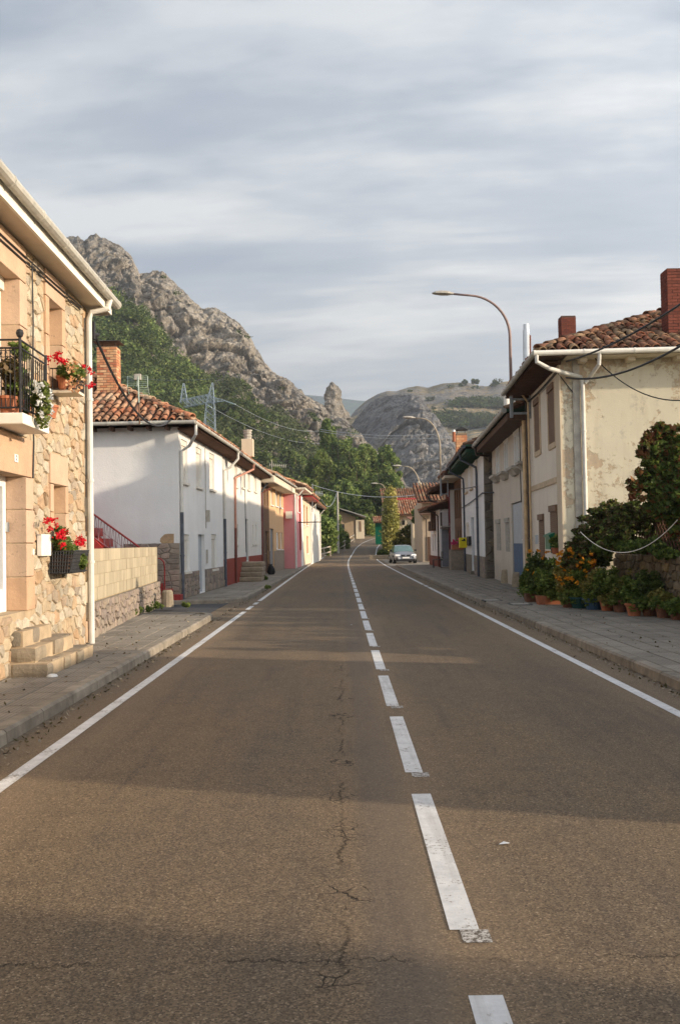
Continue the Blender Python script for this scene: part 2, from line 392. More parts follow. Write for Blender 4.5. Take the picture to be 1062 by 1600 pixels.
# ------------------------------------------------------------------ the materials of this place
m_asphalt = None
def make_asphalt():
    t = NT('old_tan_asphalt')
    g = t.n('ShaderNodeNewGeometry'); sp = t.n('ShaderNodeSeparateXYZ'); t.l(g.outputs['Position'], sp.inputs[0])
    x, y = sp.outputs[0], sp.outputs[1]
    v = t.voro(125); sv = t.n('ShaderNodeSeparateColor'); t.l(v.outputs['Color'], sv.inputs[0])
    c = t.ramp(sv.outputs[0], [(0, (.115, .080, .048)), (.35, (.255, .182, .108)), (.72, (.355, .252, .150)), (.93, (.48, .355, .22)), (1, (.70, .54, .36))])
    c = t.mix(t.math('MULTIPLY', t.step(v.outputs['Distance'], .004, .0075), .5), c, (.04, .032, .026))
    big = t.noise(.28, 5, .6, t.vec((1.6, .5, 1))); c = t.mix(t.step(big, .36, .66), t.mix(1, c, (.80, .80, .82), 'MULTIPLY'), t.mix(1, c, (1.12, 1.06, .98), 'MULTIPLY'))
    med = t.noise(3.2, 5, .65); c = t.mix(t.math('MULTIPLY', t.step(med, .5, .75), .30), c, (.045, .038, .032))
    # wheel tracks a little darker, laid-seam strip beside the centre line
    seam = t.math('ABSOLUTE', t.math('SUBTRACT', x, .23)); c = t.mix(t.math('MULTIPLY', t.math('SUBTRACT', 1, t.step(seam, .10, .20)), .38), c, (.07, .065, .062))
    lane = t.math('PINGPONG', t.math('ADD', x, .95 + 1.35), 1.35)      # wheel paths polished paler and browner
    lw = t.math('ADD', lane, t.math('MULTIPLY', t.noise(.5, 4), .5))
    c = t.mix(t.math('MULTIPLY', t.math('SUBTRACT', 1, t.step(lw, .30, .75)), .22), c, (.33, .235, .15))
    stk = t.noise(1.0, 6, .65, t.vec((4.5, .18, 1))); c = t.mix(t.math('MULTIPLY', t.step(stk, .52, .72), .34), c, (.055, .047, .042))
    oil = t.noise(1.1, 7, .7, t.vec((1, .45, 1))); c = t.mix(t.math('MULTIPLY', t.step(oil, .63, .70), .45), c, (.03, .027, .025))
    # dusty edges along the kerbs
    ed = t.math('ADD', t.math('ABSOLUTE', t.math('SUBTRACT', x, .4)), t.math('MULTIPLY', t.noise(1.6, 4), .25))
    c = t.mix(t.math('MULTIPLY', t.step(ed, 3.02, 3.3), .55), c, (.17, .135, .095))
    # cracks: a ragged longitudinal one near the middle, and a cross crack close by
    wob = t.noise(2.3, 9, .82, t.vec((.2, 1, 1)))
    cr1 = t.math('ABSOLUTE', t.math('SUBTRACT', x, t.math('ADD', -.02, t.math('MULTIPLY', t.math('SUBTRACT', wob, .5), .32))))
    m1 = t.math('MULTIPLY', t.math('SUBTRACT', 1, t.step(cr1, .002, .008)), t.math('MULTIPLY', t.step(t.noise(1.2, 4, .6), .46, .54), t.math('LESS_THAN', y, 13)))
    dv = t.n('ShaderNodeVectorMath', operation='ADD'); dn = t.n('ShaderNodeTexNoise'); dn.inputs['Scale'].default_value = 6; dn.inputs['Detail'].default_value = 4; t.l(t.vec(), dn.inputs['Vector'])
    dsc = t.n('ShaderNodeVectorMath', operation='SCALE'); t.l(dn.outputs['Color'], dsc.inputs[0]); dsc.inputs['Scale'].default_value = .14; t.l(t.vec(), dv.inputs[0]); t.l(dsc.outputs[0], dv.inputs[1])
    va = t.voro(7.5, 'DISTANCE_TO_EDGE', dv.outputs[0]); band = t.math('SUBTRACT', 1, t.step(t.math('ABSOLUTE', t.math('SUBTRACT', x, -.02)), .07, .15))
    gat = t.math('MULTIPLY', t.step(t.noise(1.7, 4, .6), .53, .58), t.math('MULTIPLY', band, t.math('LESS_THAN', y, 16)))
    ma = t.math('MULTIPLY', t.math('SUBTRACT', 1, t.step(va.outputs[0], .008, .035)), gat)
    m1 = t.math('MAXIMUM', t.math('MULTIPLY', m1, .8), ma)
    wob2 = t.noise(1.6, 9, .8, t.vec((1, .2, 1)))
    cr2 = t.math('ABSOLUTE', t.math('SUBTRACT', y, t.math('ADD', 3.85, t.math('MULTIPLY', t.math('SUBTRACT', wob2, .5), .5))))
    m2 = t.math('MULTIPLY', t.math('SUBTRACT', 1, t.step(cr2, .001, .007)), t.step(t.noise(.9, 4, .6), .47, .53))
    c = t.mix(t.math('MULTIPLY', t.math('MAXIMUM', m1, m2), .9), c, (.008, .007, .006))
    h = t.math('SUBTRACT', t.math('MULTIPLY', sv.outputs[1], 1.0), t.math('MULTIPLY', t.math('MAXIMUM', m1, m2), 3))
    return t.done(c, t.math('ADD', .72, t.math('MULTIPLY', big, .2)), t.bump(h, .7, .006))
m_asphalt = make_asphalt()
def make_paint():
    t = NT('worn_white_paint')
    w = t.noise(38, 6, .7); w2 = t.noise(2.2, 5, .6)
    c = t.mix(t.step(t.noise(7, 6, .7), .3, .8), (.52, .51, .50), (.80, .79, .77))
    f = t.step(t.math('ADD', w, t.math('MULTIPLY', t.math('SUBTRACT', w2, .5), .8)), .60, .68)
    c = t.mix(t.math('MULTIPLY', f, .8), c, (.17, .13, .09))
    c = t.mix(t.math('MULTIPLY', t.step(t.noise(1.0, 6, .7, t.vec((9, .5, 1))), .50, .66), .38), c, (.30, .27, .23))
    return t.done(c, .7, t.bump(t.noise(110, 3), .4, .004))
m_paint = make_paint()
m_oldpaint = None
def make_old():
    t = NT('paint_remnant'); w = t.noise(45, 6, .75)
    return t.done(t.mix(t.step(w, .44, .56), (.10, .08, .06), (.55, .52, .48)), .8, t.bump(w, .4, .004))
m_oldpaint = make_old()
m_darkasph = plain('side_street_asphalt', (.062, .062, .066), .85, .3, 9, .6)
m_conc = plain('kerb_concrete', (.25, .215, .17), .9, .3, 5, .5, rnd=.14)
def make_tile(name, c, ribs=True):
    t = NT(name)
    oi = t.n('ShaderNodeObjectInfo'); gi = t.n('ShaderNodeNewGeometry')
    r = t.math('FRACT', t.math('ADD', oi.outputs['Random'], t.math('MULTIPLY', gi.outputs['Random Per Island'], 5.7)))
    cc = t.mix(t.step(t.noise(1.1, 5, .65), .35, .7), tuple(v * .72 for v in c), c)
    hs = t.n('ShaderNodeHueSaturation'); t.l(cc, hs.inputs['Color']); t.l(t.math('ADD', .86, t.math('MULTIPLY', r, .28)), hs.inputs['Value'])
    sp = t.n('ShaderNodeSeparateXYZ'); t.l(gi.outputs['Position'], sp.inputs[0])
    rib = t.math('PINGPONG', t.math('MULTIPLY', sp.outputs[0], 1.0), .0235)
    g = t.step(rib, .003, .008)
    cc2 = t.mix(t.math('MULTIPLY', t.math('SUBTRACT', 1, g), .38), hs.outputs[0], (.05, .045, .04))
    return t.done(cc2, .88, t.bump(g, .8, .006, t.bump(t.noise(60, 4), .35, .004)))
m_tile = make_tile('ribbed_paving', (.31, .27, .22))
m_mortar = plain('dusty_mortar', (.22, .19, .15), .95, .3, 12, .5)
m_earth = None
def make_ground():
    t = NT('dry_grass_ground')
    n = t.noise(.15, 7, .65); c = t.ramp(n, [(.3, (.05, .07, .025)), (.5, (.10, .10, .045)), (.7, (.20, .165, .09))])
    return t.done(c, .95, t.bump(t.noise(3, 5), .5, .1))
m_earth = make_ground()

def make_rock(name, pale, dark, green=(.05, .065, .025), dry=(.30, .225, .115), bed=(1, 1, 1), gmin=0.0, mott=1.0):
    """limestone: bedding streaks, fissures, lichen; scrub where the slope is gentle; 'veg' attribute adds greenery"""
    t = NT(name)
    v = t.vec(bed)
    n1 = t.noise(.022, 8, .62, v, .6); n2 = t.noise(.12, 7, .7, v, .4)
    c = t.mix(t.step(n1, .38, .62), dark, pale)
    c = t.mix(t.math('MULTIPLY', t.step(n2, .5, .72), .45), c, tuple(v_ * .55 for v_ in dark))
    fis = t.noise(.055, 9, .75, t.vec((1.3, 1.3, .28)), .7)
    c = t.mix(t.math('MULTIPLY', t.math('SUBTRACT', 1, t.step(t.math('ABSOLUTE', t.math('SUBTRACT', fis, .5)), .004, .03)), .62), c, tuple(v_ * .28 for v_ in dark))
    for sc_, th_, k_ in ((.030, .010, .75), (.085, .016, .6), (.22, .03, .45)):
        vv = t.n('ShaderNodeMapping'); vv.inputs['Rotation'].default_value = (0, .65, .3); vv.inputs['Scale'].default_value = (.55, 1, 1.5); gg = t.n('ShaderNodeNewGeometry'); t.l(gg.outputs['Position'], vv.inputs[0])
        kk = t.noise(sc_, 4, .55, vv.outputs[0], 1.2); c = t.mix(t.math('MULTIPLY', t.math('SUBTRACT', 1, t.step(t.math('ABSOLUTE', t.math('SUBTRACT', kk, .5)), .001, th_)), k_), c, tuple(v_ * .36 for v_ in dark))
    ochre = t.noise(.03, 6, .6); c = t.mix(t.math('MULTIPLY', t.step(ochre, .56, .7), .28), c, dry)
    at_ = t.n('ShaderNodeAttribute', attribute_name='veg'); g = t.n('ShaderNodeNewGeometry'); sp = t.n('ShaderNodeSeparateXYZ'); t.l(g.outputs['True Normal'], sp.inputs[0])
    gn = t.noise(.09, 7, .72)
    f = t.step(t.math('ADD', t.math('ADD', t.math('MULTIPLY', gn, .9), t.math('MULTIPLY', sp.outputs[2], .35)), at_.outputs['Fac']), 1.0, 1.08)
    gc = t.mix(t.step(t.noise(.03, 5, .6), .42, .6), green, dry)
    gc = t.mix(t.step(t.noise(.25, 6, .7), .4, .7), gc, tuple(v_ * .55 for v_ in green))
    c = t.mix(f, c, gc)
    b = t.bump(t.noise(.16, 9, .75, v), 1.0, 3.0 * mott); b = t.bump(t.math('MULTIPLY', fis, 1), .9, 6.0 * mott, b)
    return t.done(c, .95, b)
m_rockL = make_rock('pale_limestone', (.68, .60, .50), (.42, .375, .32), dry=(.40, .32, .22))
m_rockR = make_rock('grey_limestone', (.50, .475, .455), (.31, .30, .30), dry=(.48, .40, .29), mott=1.0)
m_hill = make_rock('grass_hill', (.46, .42, .37), (.30, .28, .27), green=(.30, .24, .13), dry=(.74, .56, .33))
t_ = NT('far_wooded_hill'); m_far = t_.done(t_.mix(t_.step(t_.noise(.006, 7, .7), .4, .62), (.06, .10, .085), (.12, .17, .13)), .95, t_.bump(t_.noise(.01, 8, .7), 1, 30))

m_rubble = stonem('warm_rubble', [(.36, .26, .17), (.50, .40, .27), (.44, .29, .17), (.55, .48, .37), (.42, .37, .29), (.50, .33, .20), (.33, .28, .22), (.52, .44, .32), (.45, .37, .26)], .24, 9, 1.0)
m_rubmort = plain('sandy_mortar', (.42, .32, .21), .95, .2, 5, .8)
m_sand = stonem('dressed_sandstone', [(.50, .33, .21), (.54, .38, .27), (.50, .35, .24), (.53, .33, .20)], .16, 3, .4)
m_step = stonem('weathered_step_stone', [(.30, .24, .17), (.24, .20, .15), (.36, .29, .20), (.20, .17, .13)], .3, 6, .8)
m_plinth = stonem('plinth_stone', [(.25, .21, .17), (.32, .26, .20), (.22, .18, .16), (.36, .28, .22)], .25, 7, .7)
m_dkstone = stonem('dark_rubble', [(.13, .115, .10), (.20, .17, .14), (.10, .09, .08), (.24, .19, .13)], .3, 7, .8)
m_block = stonem('cement_block', [(.52, .42, .26), (.56, .45, .28), (.48, .38, .23)], .14, 2.2, .4)
def runstain(name, c):
    t = NT(name)
    r = t.noise(1.0, 6, .65, t.vec((5, 5, .5))); cc = t.mix(t.step(t.noise(1.3, 5), .3, .7), tuple(v * .88 for v in c), c)
    cc = t.mix(t.math('MULTIPLY', t.step(r, .5, .72), .6), cc, (.14, .11, .07)); oi = t.n('ShaderNodeObjectInfo')
    hs = t.n('ShaderNodeHueSaturation'); t.l(cc, hs.inputs['Color']); t.l(t.math('ADD', .9, t.math('MULTIPLY', oi.outputs['Random'], .2)), hs.inputs['Value'])
    return t.done(hs.outputs[0], .93, t.bump(t.noise(30, 5), .45, .01))
m_block = runstain('stained_cement_block', (.44, .375, .265))
m_blockj = plain('cement_joint', (.34, .27, .17), .95, .25, 8, .5)
m_white = plaster('white_render', (.81, .80, .78), .17, (.50, .46, .40), bs=26, bst=.5)
m_whiteB = plaster('stained_white_render', (.76, .73, .68), .42, (.40, .33, .25), bs=26, bst=.4)
m_redbase = plaster('red_oxide_paint', (.28, .055, .035), .25, (.12, .05, .04))
m_peach = plaster('peach_render', (.70, .46, .26), .12, (.45, .3, .18))
m_pink = plaster('pink_render', (.70, .29, .30), .12, (.38, .16, .16))
m_cream = plaster('cream_render', (.68, .57, .42), .25, (.40, .30, .2))
m_creamH1 = plaster('cream_lime_render', (.80, .71, .59), .16, (.42, .34, .24), low=.25)
m_creamG = plaster('peeling_cream_render', (.66, .60, .46), .30, (.36, .27, .17), patches=((.42, .28, .17), .545, 5.0), low=.35)
m_greige = plaster('grey_cream_render', (.62, .55, .46), .28, (.26, .21, .16), low=.4)
m_whiteH3 = plaster('cool_white_render', (.82, .81, .80), .12, (.42, .38, .33))
m_brownf = plaster('brown_brick_face', (.17, .10, .06), .3, (.08, .05, .03))
m_burg = plaster('burgundy_paint', (.20, .05, .06), .2, (.1, .04, .04))
m_redp = plain('red_paint', (.32, .035, .03), .5, .2, 8, .1)
m_trimG = plain('tan_trim', (.56, .43, .29), .85, .15, 6, .2)
m_greyst = plain('grey_strip', (.40, .37, .32), .9, .25, 5, .3)
m_soffit = plain('cream_soffit', (.66, .58, .46), .85, .08, 3, .1)
m_fascia = plain('white_fascia', (.78, .74, .66), .7, .08, 5, .1)
m_gutter = plain('pale_gutter', (.42, .40, .35), .55, .2, 7, .1)
m_pipew = plain('cream_pipe', (.62, .60, .55), .5, .1, 6, .05)
m_piped = plain('slate_pipe', (.085, .095, .115), .6, .25, 6, .1)
m_pipepink = plain('salmon_pipe', (.50, .25, .18), .6, .2, 6, .1)
m_pipered = plain('red_brown_pipe', (.16, .05, .035), .6, .2, 6, .1)
m_pipetan = plain('tan_metal_pipe', (.50, .37, .22), .38, .2, 5, .05, metal=.4)
m_pipebrn = plain('dark_brown_pipe', (.05, .035, .028), .5, .2, 6, .1)
m_iron = plain('dark_iron', (.025, .025, .028), .55, .3, 12, .1)
m_rust = plain('rusty_iron', (.16, .09, .055), .8, .4, 14, .3)
m_galv = plain('galvanised_steel', (.30, .33, .36), .5, .12, 8, .05, metal=.3)
m_steel = plain('bright_steel', (.60, .60, .60), .28, .08, 5, .02, metal=.9)
m_aluw = plain('white_frame_metal', (.78, .78, .77), .4, .04, 5, .02)
m_blindw = plain('cream_blind', (.70, .66, .58), .6, .06, 5, .05)
m_brownsh = plain('brown_blind', (.20, .125, .08), .7, .1, 6, .05)
m_orangesh = plain('orange_brown_shutter', (.40, .17, .07), .6, .15, 6, .05)
m_graydoor = plain('grey_metal_door', (.22, .23, .25), .5, .12, 5, .05)
m_blued = plain('blue_door_paint', (.055, .115, .21), .6, .2, 6, .1)
m_blueg = plain('pale_blue_grey_paint', (.42, .45, .48), .6, .1, 6, .1)
m_glass = glassm('window_glass')
m_curtain = plain('net_curtain', (.55, .54, .50), .8, .1, 4, .05)
m_dark = plain('dark_room', (.012, .011, .010), .9, .1, 4, 0)
m_woodeave = plain('dark_eave_wood', (.10, .055, .035), .8, .3, 9, .2)
m_greenwood = plain('dark_green_eave', (.02, .06, .035), .7, .2, 9, .1)
m_green = plain('bright_green_paint', (.0, .11, .06), .5, .15, 6, .05)
m_greenbox = plain('green_letterbox_paint', (.0, .15, .075), .4, .08, 6, .02)
m_yellow = plain('yellow_paint', (.75, .62, .02), .45, .06, 6, .02)
def make_rooftile(name, cols):
    t = NT(name)
    oi = t.n('ShaderNodeObjectInfo'); gi = t.n('ShaderNodeNewGeometry')
    r = t.math('FRACT', t.math('ADD', oi.outputs['Random'], t.math('MULTIPLY', gi.outputs['Random Per Island'], 9.1)))
    base = t.ramp(r, [(i / (len(cols) - 1), c) for i, c in enumerate(cols)])
    c = t.mix(t.math('MULTIPLY', t.step(t.noise(7, 7, .72), .44, .62), .72), base, (.10, .075, .05))
    c = t.mix(t.math('MULTIPLY', t.step(t.noise(22, 5, .7), .6, .7), .5), c, (.32, .27, .18))
    return t.done(c, .9, t.bump(t.noise(40, 5, .7), .5, .008))
m_rtile = make_rooftile('weathered_clay_tile', [(.50, .17, .08), (.30, .13, .075), (.62, .34, .20), (.20, .10, .065), (.48, .20, .11), (.55, .40, .27), (.40, .14, .07)])
m_rtileD = make_rooftile('mossy_clay_tile', [(.32, .11, .06), (.18, .08, .05), (.40, .19, .11), (.13, .075, .05), (.26, .14, .08), (.36, .25, .15), (.30, .10, .055)])
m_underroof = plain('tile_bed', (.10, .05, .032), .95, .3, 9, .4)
m_brickO = stonem('orange_brick', [(.60, .34, .17), (.50, .20, .10), (.66, .42, .24), (.42, .13, .07), (.62, .38, .21)], .10, 12, .3)
m_brickR = stonem('dark_red_brick', [(.16, .045, .03), (.20, .06, .04), (.13, .04, .028)], .15, 12, .3)
m_terrac = plain('terracotta', (.36, .13, .065), .8, .15, 9, .15, rnd=.15)
m_f_tree = foliage('poplar_leaf', (0.132, 0.189, 0.053), (0.23, 0.298, 0.08), (0.374, 0.397, 0.125))
m_f_pale = foliage('pale_green_leaf', (0.106, 0.148, 0.033), (0.185, 0.234, 0.05), (0.277, 0.283, 0.088))
m_f_dark = foliage('oak_scrub_leaf', (0.061, 0.088, 0.025), (0.112, 0.151, 0.04), (0.188, 0.214, 0.057))
m_f_hill = foliage('scrub_leaf', (0.084, 0.098, 0.045), (0.12, 0.138, 0.055), (0.18, 0.178, 0.08))
m_f_gold = foliage('golden_conifer_leaf', (0.242, 0.22, 0.055), (0.462, 0.407, 0.11), (0.682, 0.594, 0.242))
m_f_bush = foliage('olive_hedge_leaf', (0.1, 0.1, 0.025), (0.2, 0.18, 0.045), (0.34, 0.29, 0.09))
m_f_gard = foliage('garden_leaf', (0.074, 0.114, 0.025), (0.147, 0.204, 0.04), (0.263, 0.302, 0.069))
m_f_red = foliage('reddish_leaf', (0.192, 0.06, 0.03), (0.3, 0.132, 0.048), (0.144, 0.132, 0.042))
m_f_dry = foliage('dry_vine_leaf', (0.14, 0.091, 0.042), (0.084, 0.072, 0.024), (0.224, 0.143, 0.072))
m_f_yel = foliage('yellow_green_leaf', (.16, .15, .03), (.30, .26, .07), (.40, .34, .12))
m_fl_red = foliage('geranium_red', (.50, .004, .012), (.75, .01, .03), None, .2)
m_fl_white = foliage('petunia_white', (.75, .74, .72), (.85, .84, .83), None, .3)
m_fl_or = foliage('marigold_orange', (.65, .20, .01), (.75, .34, .02), None, .2)
m_fl_peach = foliage('begonia_peach', (.75, .32, .14), (.80, .50, .30), None, .2)
m_fl_pink = foliage('geranium_pink', (.70, .05, .20), (.85, .12, .30), None, .2)
m_bark = plain('bark', (.13, .10, .075), .95, .3, 8, .8)

# ------------------------------------------------------------------ ground sheet
xs = sorted({*np.linspace(-60, 60, 25), *np.linspace(-5000, 5000, 21)}); ys = sorted({*np.linspace(-60, 240, 76), -3000, -1000, -300, 400, 800, 1500, 3000, 6000, 9000})
V = [(x, y, ground_h(y) - .04) for y in ys for x in xs]; nx = len(xs)
F = [(j * nx + i, j * nx + i + 1, (j + 1) * nx + i + 1, (j + 1) * nx + i) for j in range(len(ys) - 1) for i in range(nx - 1)]
put('ground', npmesh('ground', V, F, m_earth), kind='structure')

# ------------------------------------------------------------------ road along a curved centre line
CL = [(.42, -25), (.42, 0), (.42, 30), (.42, 60), (.52, 78), (.80, 95), (1.35, 110), (2.0, 122), (3.3, 134), (6.0, 146), (10.5, 156), (18, 165), (30, 173), (48, 180)]
def catmull(P, n=10):
    out = []
    for i in range(len(P) - 1):
        p0, p1, p2, p3 = P[max(i - 1, 0)], P[i], P[i + 1], P[min(i + 2, len(P) - 1)]
        for k in range(n):
            t = k / n
            out.append(tuple(.5 * (2 * b + (c - a) * t + (2 * a - 5 * b + 4 * c - d) * t * t + (3 * b - a - 3 * c + d) * t ** 3) for a, b, c, d in zip(p0, p1, p2, p3)))
    return out + [P[-1]]
PATH = catmull(CL, 12)
def nrm(i):
    a = Vector(PATH[max(i - 1, 0)]); b = Vector(PATH[min(i + 1, len(PATH) - 1)]); d = (b - a).normalized(); return Vector((d.y, -d.x))
def strip(o0, o1, dz, i0=0, i1=None, cols=1):
    mb = MB(); rows = []
    for i in range(i0, i1 or len(PATH)):
        n = nrm(i); rows.append([Vector((PATH[i][0] + n.x * o, PATH[i][1] + n.y * o, 0)) for o in np.linspace(o0, o1, cols + 1)])
    for r in rows:
        for p in r: p.z = ground_h(p.y) + dz
    k = cols + 1
    vs = [p for r in rows for p in r]; fs = [(j * k + i, j * k + i + 1, (j + 1) * k + i + 1, (j + 1) * k + i) for j in range(len(rows) - 1) for i in range(cols)]
    mb.add(vs, fs); return mb
strip(-3.6, 3.45, 0, cols=8).build('road', m_asphalt, kind='structure')
def pathx(y, off):
    for i in range(len(PATH) - 1):
        if PATH[i][1] <= y <= PATH[i + 1][1]:
            t = (y - PATH[i][1]) / (PATH[i + 1][1] - PATH[i][1]); return PATH[i][0] + (PATH[i + 1][0] - PATH[i][0]) * t + off
    return off
mk = thing('road_markings', None, None); mk['kind'] = 'structure'
LO, RO = -2.80, 2.70
def edge_line(off, y0, y1, w=.11):
    mb = MB(); pts = [p for p in range(len(PATH)) if y0 < PATH[p][1] < y1]
    prs = []
    for yy in ([y0] + [PATH[i][1] for i in pts] + [y1]):
        j = min(range(len(PATH)), key=lambda q: abs(PATH[q][1] - yy)); n = nrm(j)
        x = pathx(yy, 0); prs.append((x + n.x * (off - w / 2), yy + n.y * (off - w / 2), x + n.x * (off + w / 2), yy + n.y * (off + w / 2)))
    vs = []
    for a, b, c, d in prs: vs += [(a, b, ground_h(b) + .004), (c, d, ground_h(d) + .004)]
    mb.add(vs, [(2 * i, 2 * i + 1, 2 * i + 3, 2 * i + 2) for i in range(len(prs) - 1)]); return mb
edge_line(LO, -20, 23.6, .115).build('edge_line', m_paint, mk)
edge_line(LO, 24.3, 25.7, .115).build('edge_line', m_paint, mk)
edge_line(LO, 26.3, 27.2, .115).build('edge_line', m_paint, mk)
edge_line(LO, 27.9, 172, .115).build('edge_line', m_paint, mk)
edge_line(RO, -20, 34.4, .115).build('edge_line', m_paint, mk)
edge_line(RO, 34.9, 36.0, .115).build('edge_line', m_paint, mk)
edge_line(RO, 36.6, 172, .115).build('edge_line', m_paint, mk)
per = 2.79; y = 6.32 - 12 * per
k = 0
while y < 82:
    l = 2.2
    w = .125
    edge_line(.075, y - l + .0, y, w).build('centre_dash', m_paint, mk)
    mb = MB(); mb.quad((pathx(y, .115 - .06), y - l - .13, .003), (pathx(y, .115 + .06), y - l - .13, .003), (pathx(y, .115 + .06), y - l, .003), (pathx(y, .115 - .06), y - l, .003))
    if y < 30: mb.build('old_dash_end', m_oldpaint, mk)
    y += per
edge_line(.06, y - per + .5, 172, .11).build('centre_line', m_paint, mk)

# ------------------------------------------------------------------ pavements: slab, kerb stones, ribbed tiles
def tile_mesh(w, d, h):
    mb = MB(); b = .006
    mb.add([(b, b, 0), (w - b, b, 0), (w - b, d - b, 0), (b, d - b, 0), (b * 2, b * 2, h), (w - 2 * b, 2 * b, h), (w - 2 * b, d - 2 * b, h), (2 * b, d - 2 * b, h)],
           ((4, 5, 6, 7), (0, 1, 5, 4), (1, 2, 6, 5), (2, 3, 7, 6), (3, 0, 4, 7)))
    return mb
def pavement(poly, ztop, tiles, tile_w=.30, tile_d=.40, limit=300, face=1, name='pavement'):
    """poly: plan outline of the slab; tiles: (x0(y), x1(y), y0, y1) area to be tiled"""
    root = MB().prism(poly, -.05, ztop - .022).build(name, m_mortar, kind='structure')
    xf0, xf1, y0, y1 = tiles
    tm = tile_mesh(tile_w, tile_d, .022); me = tm.mesh('paving_tile', m_tile)
    spots = []
    j = 0; y = y0
    while y < y1 - tile_d:
        if face > 0:
            x = xf1(y) - tile_w
            while x >= xf0(y) - .1: spots.append((x, y)); x -= tile_w
        else:
            x = xf0(y)
            while x + tile_w <= xf1(y) + .02: spots.append((x, y)); x += tile_w
        y += tile_d
    def seen(p):
        d = (Vector((p[0], p[1], ztop)) - Vector((0, 0, EYE))); 
        if p[1] < .5: return 1e6 - p[1]
        px = p[0] / p[1]
        return p[1] + (1e4 if abs(px) > .37 else 0)
    spots.sort(key=seen)
    for x, y in spots[:limit]:
        m = Matrix.Translation((x, y, ztop - .022 + random.uniform(-.0015, .0015))) @ Matrix.Rotation(random.uniform(-.004, .004), 4, 'X') @ Matrix.Rotation(random.uniform(-.004, .004), 4, 'Y')
        put('paving_tile', me, root, m)
    rest = spots[limit:]
    if rest:
        V, F = rep(tm.v, tm.f, [Matrix.Translation((x, y, ztop - .022)) for x, y in rest])
        put('paving_tiles', npmesh('paving_tiles', V, F, m_tile), root, kind='stuff')
    return root
def kerb(root, pts, ztop, w=.17, ln=1.0, inner=1):
    """kerb stones along pts (plan, road edge); w towards the pavement side"""
    segs = []
    acc = [Vector(pts[0])]
    for a, b in zip(pts, pts[1:]):
        a, b = Vector(a), Vector(b); L = (b - a).length; n = max(1, round(L / ln))
        for k in range(n): segs.append((a.lerp(b, k / n), a.lerp(b, (k + 1) / n)))
    for a, b in segs:
        d = (b - a).normalized(); n = Vector((-d.y, d.x)) * inner; g = .006; a2, b2 = a + d * g, b - d * g
        mb = MB(); dz = random.uniform(-.004, .004)
        za, zb = ground_h(a.y), ground_h(b.y)
        ch = .025
        o0, o1 = a2, b2
        def pt(p, o, z): q = p + n * o; return (q.x, q.y, z)
        vs = []
        for p, zg in ((a2, za), (b2, zb)):
            zt = zg + ztop + dz
            vs += [pt(p, 0, zg - .05), pt(p, .012, zt - ch), pt(p, .012 + ch, zt), pt(p, w, zt), pt(p, w, zg - .05)]
        fs = [(i, i + 1, 5 + i + 1, 5 + i) for i in range(4)] + [(4, 3, 2, 1, 0), (5, 6, 7, 8, 9)]
        mb.add(vs, fs); mb.build('kerb_stone', m_conc, root)
PZ = .12
# left pavement in front of the stone house, rounded corner at the side street
kl = -2.84
arc = [(kl - .9 + .9 * math.cos(a), 21.3 + .9 * math.sin(a)) for a in np.linspace(0, math.pi / 2, 7)]
polyL = [(kl - .17, -12)] + [(kl - .9 + .73 * math.cos(a), 21.3 + .73 * math.sin(a)) for a in np.linspace(0, math.pi / 2, 7)] + [(-9.5, 22.03), (-9.5, -12)]
pl = pavement(polyL, PZ, (lambda y: -4.9 + (.02 * y), lambda y: kl - .17 if y < 20.9 else kl - .45, 5.0, 21.9), .295, .40)
kerb(pl, [(kl, -12), (kl, 21.3)] + arc + [(-9.5, 22.2)], PZ, inner=1)
# dark side street between the two pavements
MB().prism([(-3.2, 21.6), (-3.2, 27.3), (-40, 29), (-40, 22)], -.06, .004).build('side_street', m_darkasph, kind='structure')
# second left pavement
k2 = [(-9, 26.55), (-3.35, 26.9), (-2.78, 27.9), (-2.72, 34), (-2.5, 52), (-2.45, 62), (-2.3, 78), (-2.15, 88)]
pl2 = pavement([(x - .12, y + (.17 if x < -3 else 0)) for x, y in k2] + [(-9, 88)], PZ, (lambda y: -4.75 + .03 * (y - 27), lambda y: -2.98 + .012 * (y - 27), 28.2, 46), .4, .8, limit=150)
kerb(pl2, k2, PZ, inner=1)
# right pavement
kr = 3.60
pr = pavement([(kr + .17, -12), (7.3, -12), (7.3, 23), (7.6, 64), (kr + .2, 64)], PZ, (lambda y: kr + .18, lambda y: 6.3 + max(0, y - 25) * .03, 4.0, 52), .30, .40, face=-1)
kerb(pr, [(kr, -12), (kr, 30), (kr + .02, 50), (kr + .05, 64)], PZ, inner=-1)
# concrete forecourt where the car is parked, and the pavement beyond it
MB().prism([(3.3, 64), (9.5, 64), (9.5, 92), (3.9, 92), (3.6, 80)], -.05, .012).build('forecourt', m_conc, kind='structure')
mbp = MB(); q = [(x, y) for x, y in ((4.55, 88), (5.2, 104), (6.0, 116), (7.2, 126), (9.5, 135))]
for (xa, ya), (xb, yb) in zip(q, q[1:]):
    ha, hb = ground_h(ya), ground_h(yb)
    mbp.hexa([(xa, ya, ha - .1), (xa + 7, ya, ha - .1), (xb + 7, yb, hb - .1), (xb, yb, hb - .1), (xa, ya, ha + .12), (xa + 7, ya, ha + .12), (xb + 7, yb, hb + .12), (xb, yb, hb + .12)])
mbp.build('far_pavement', m_conc, kind='structure')
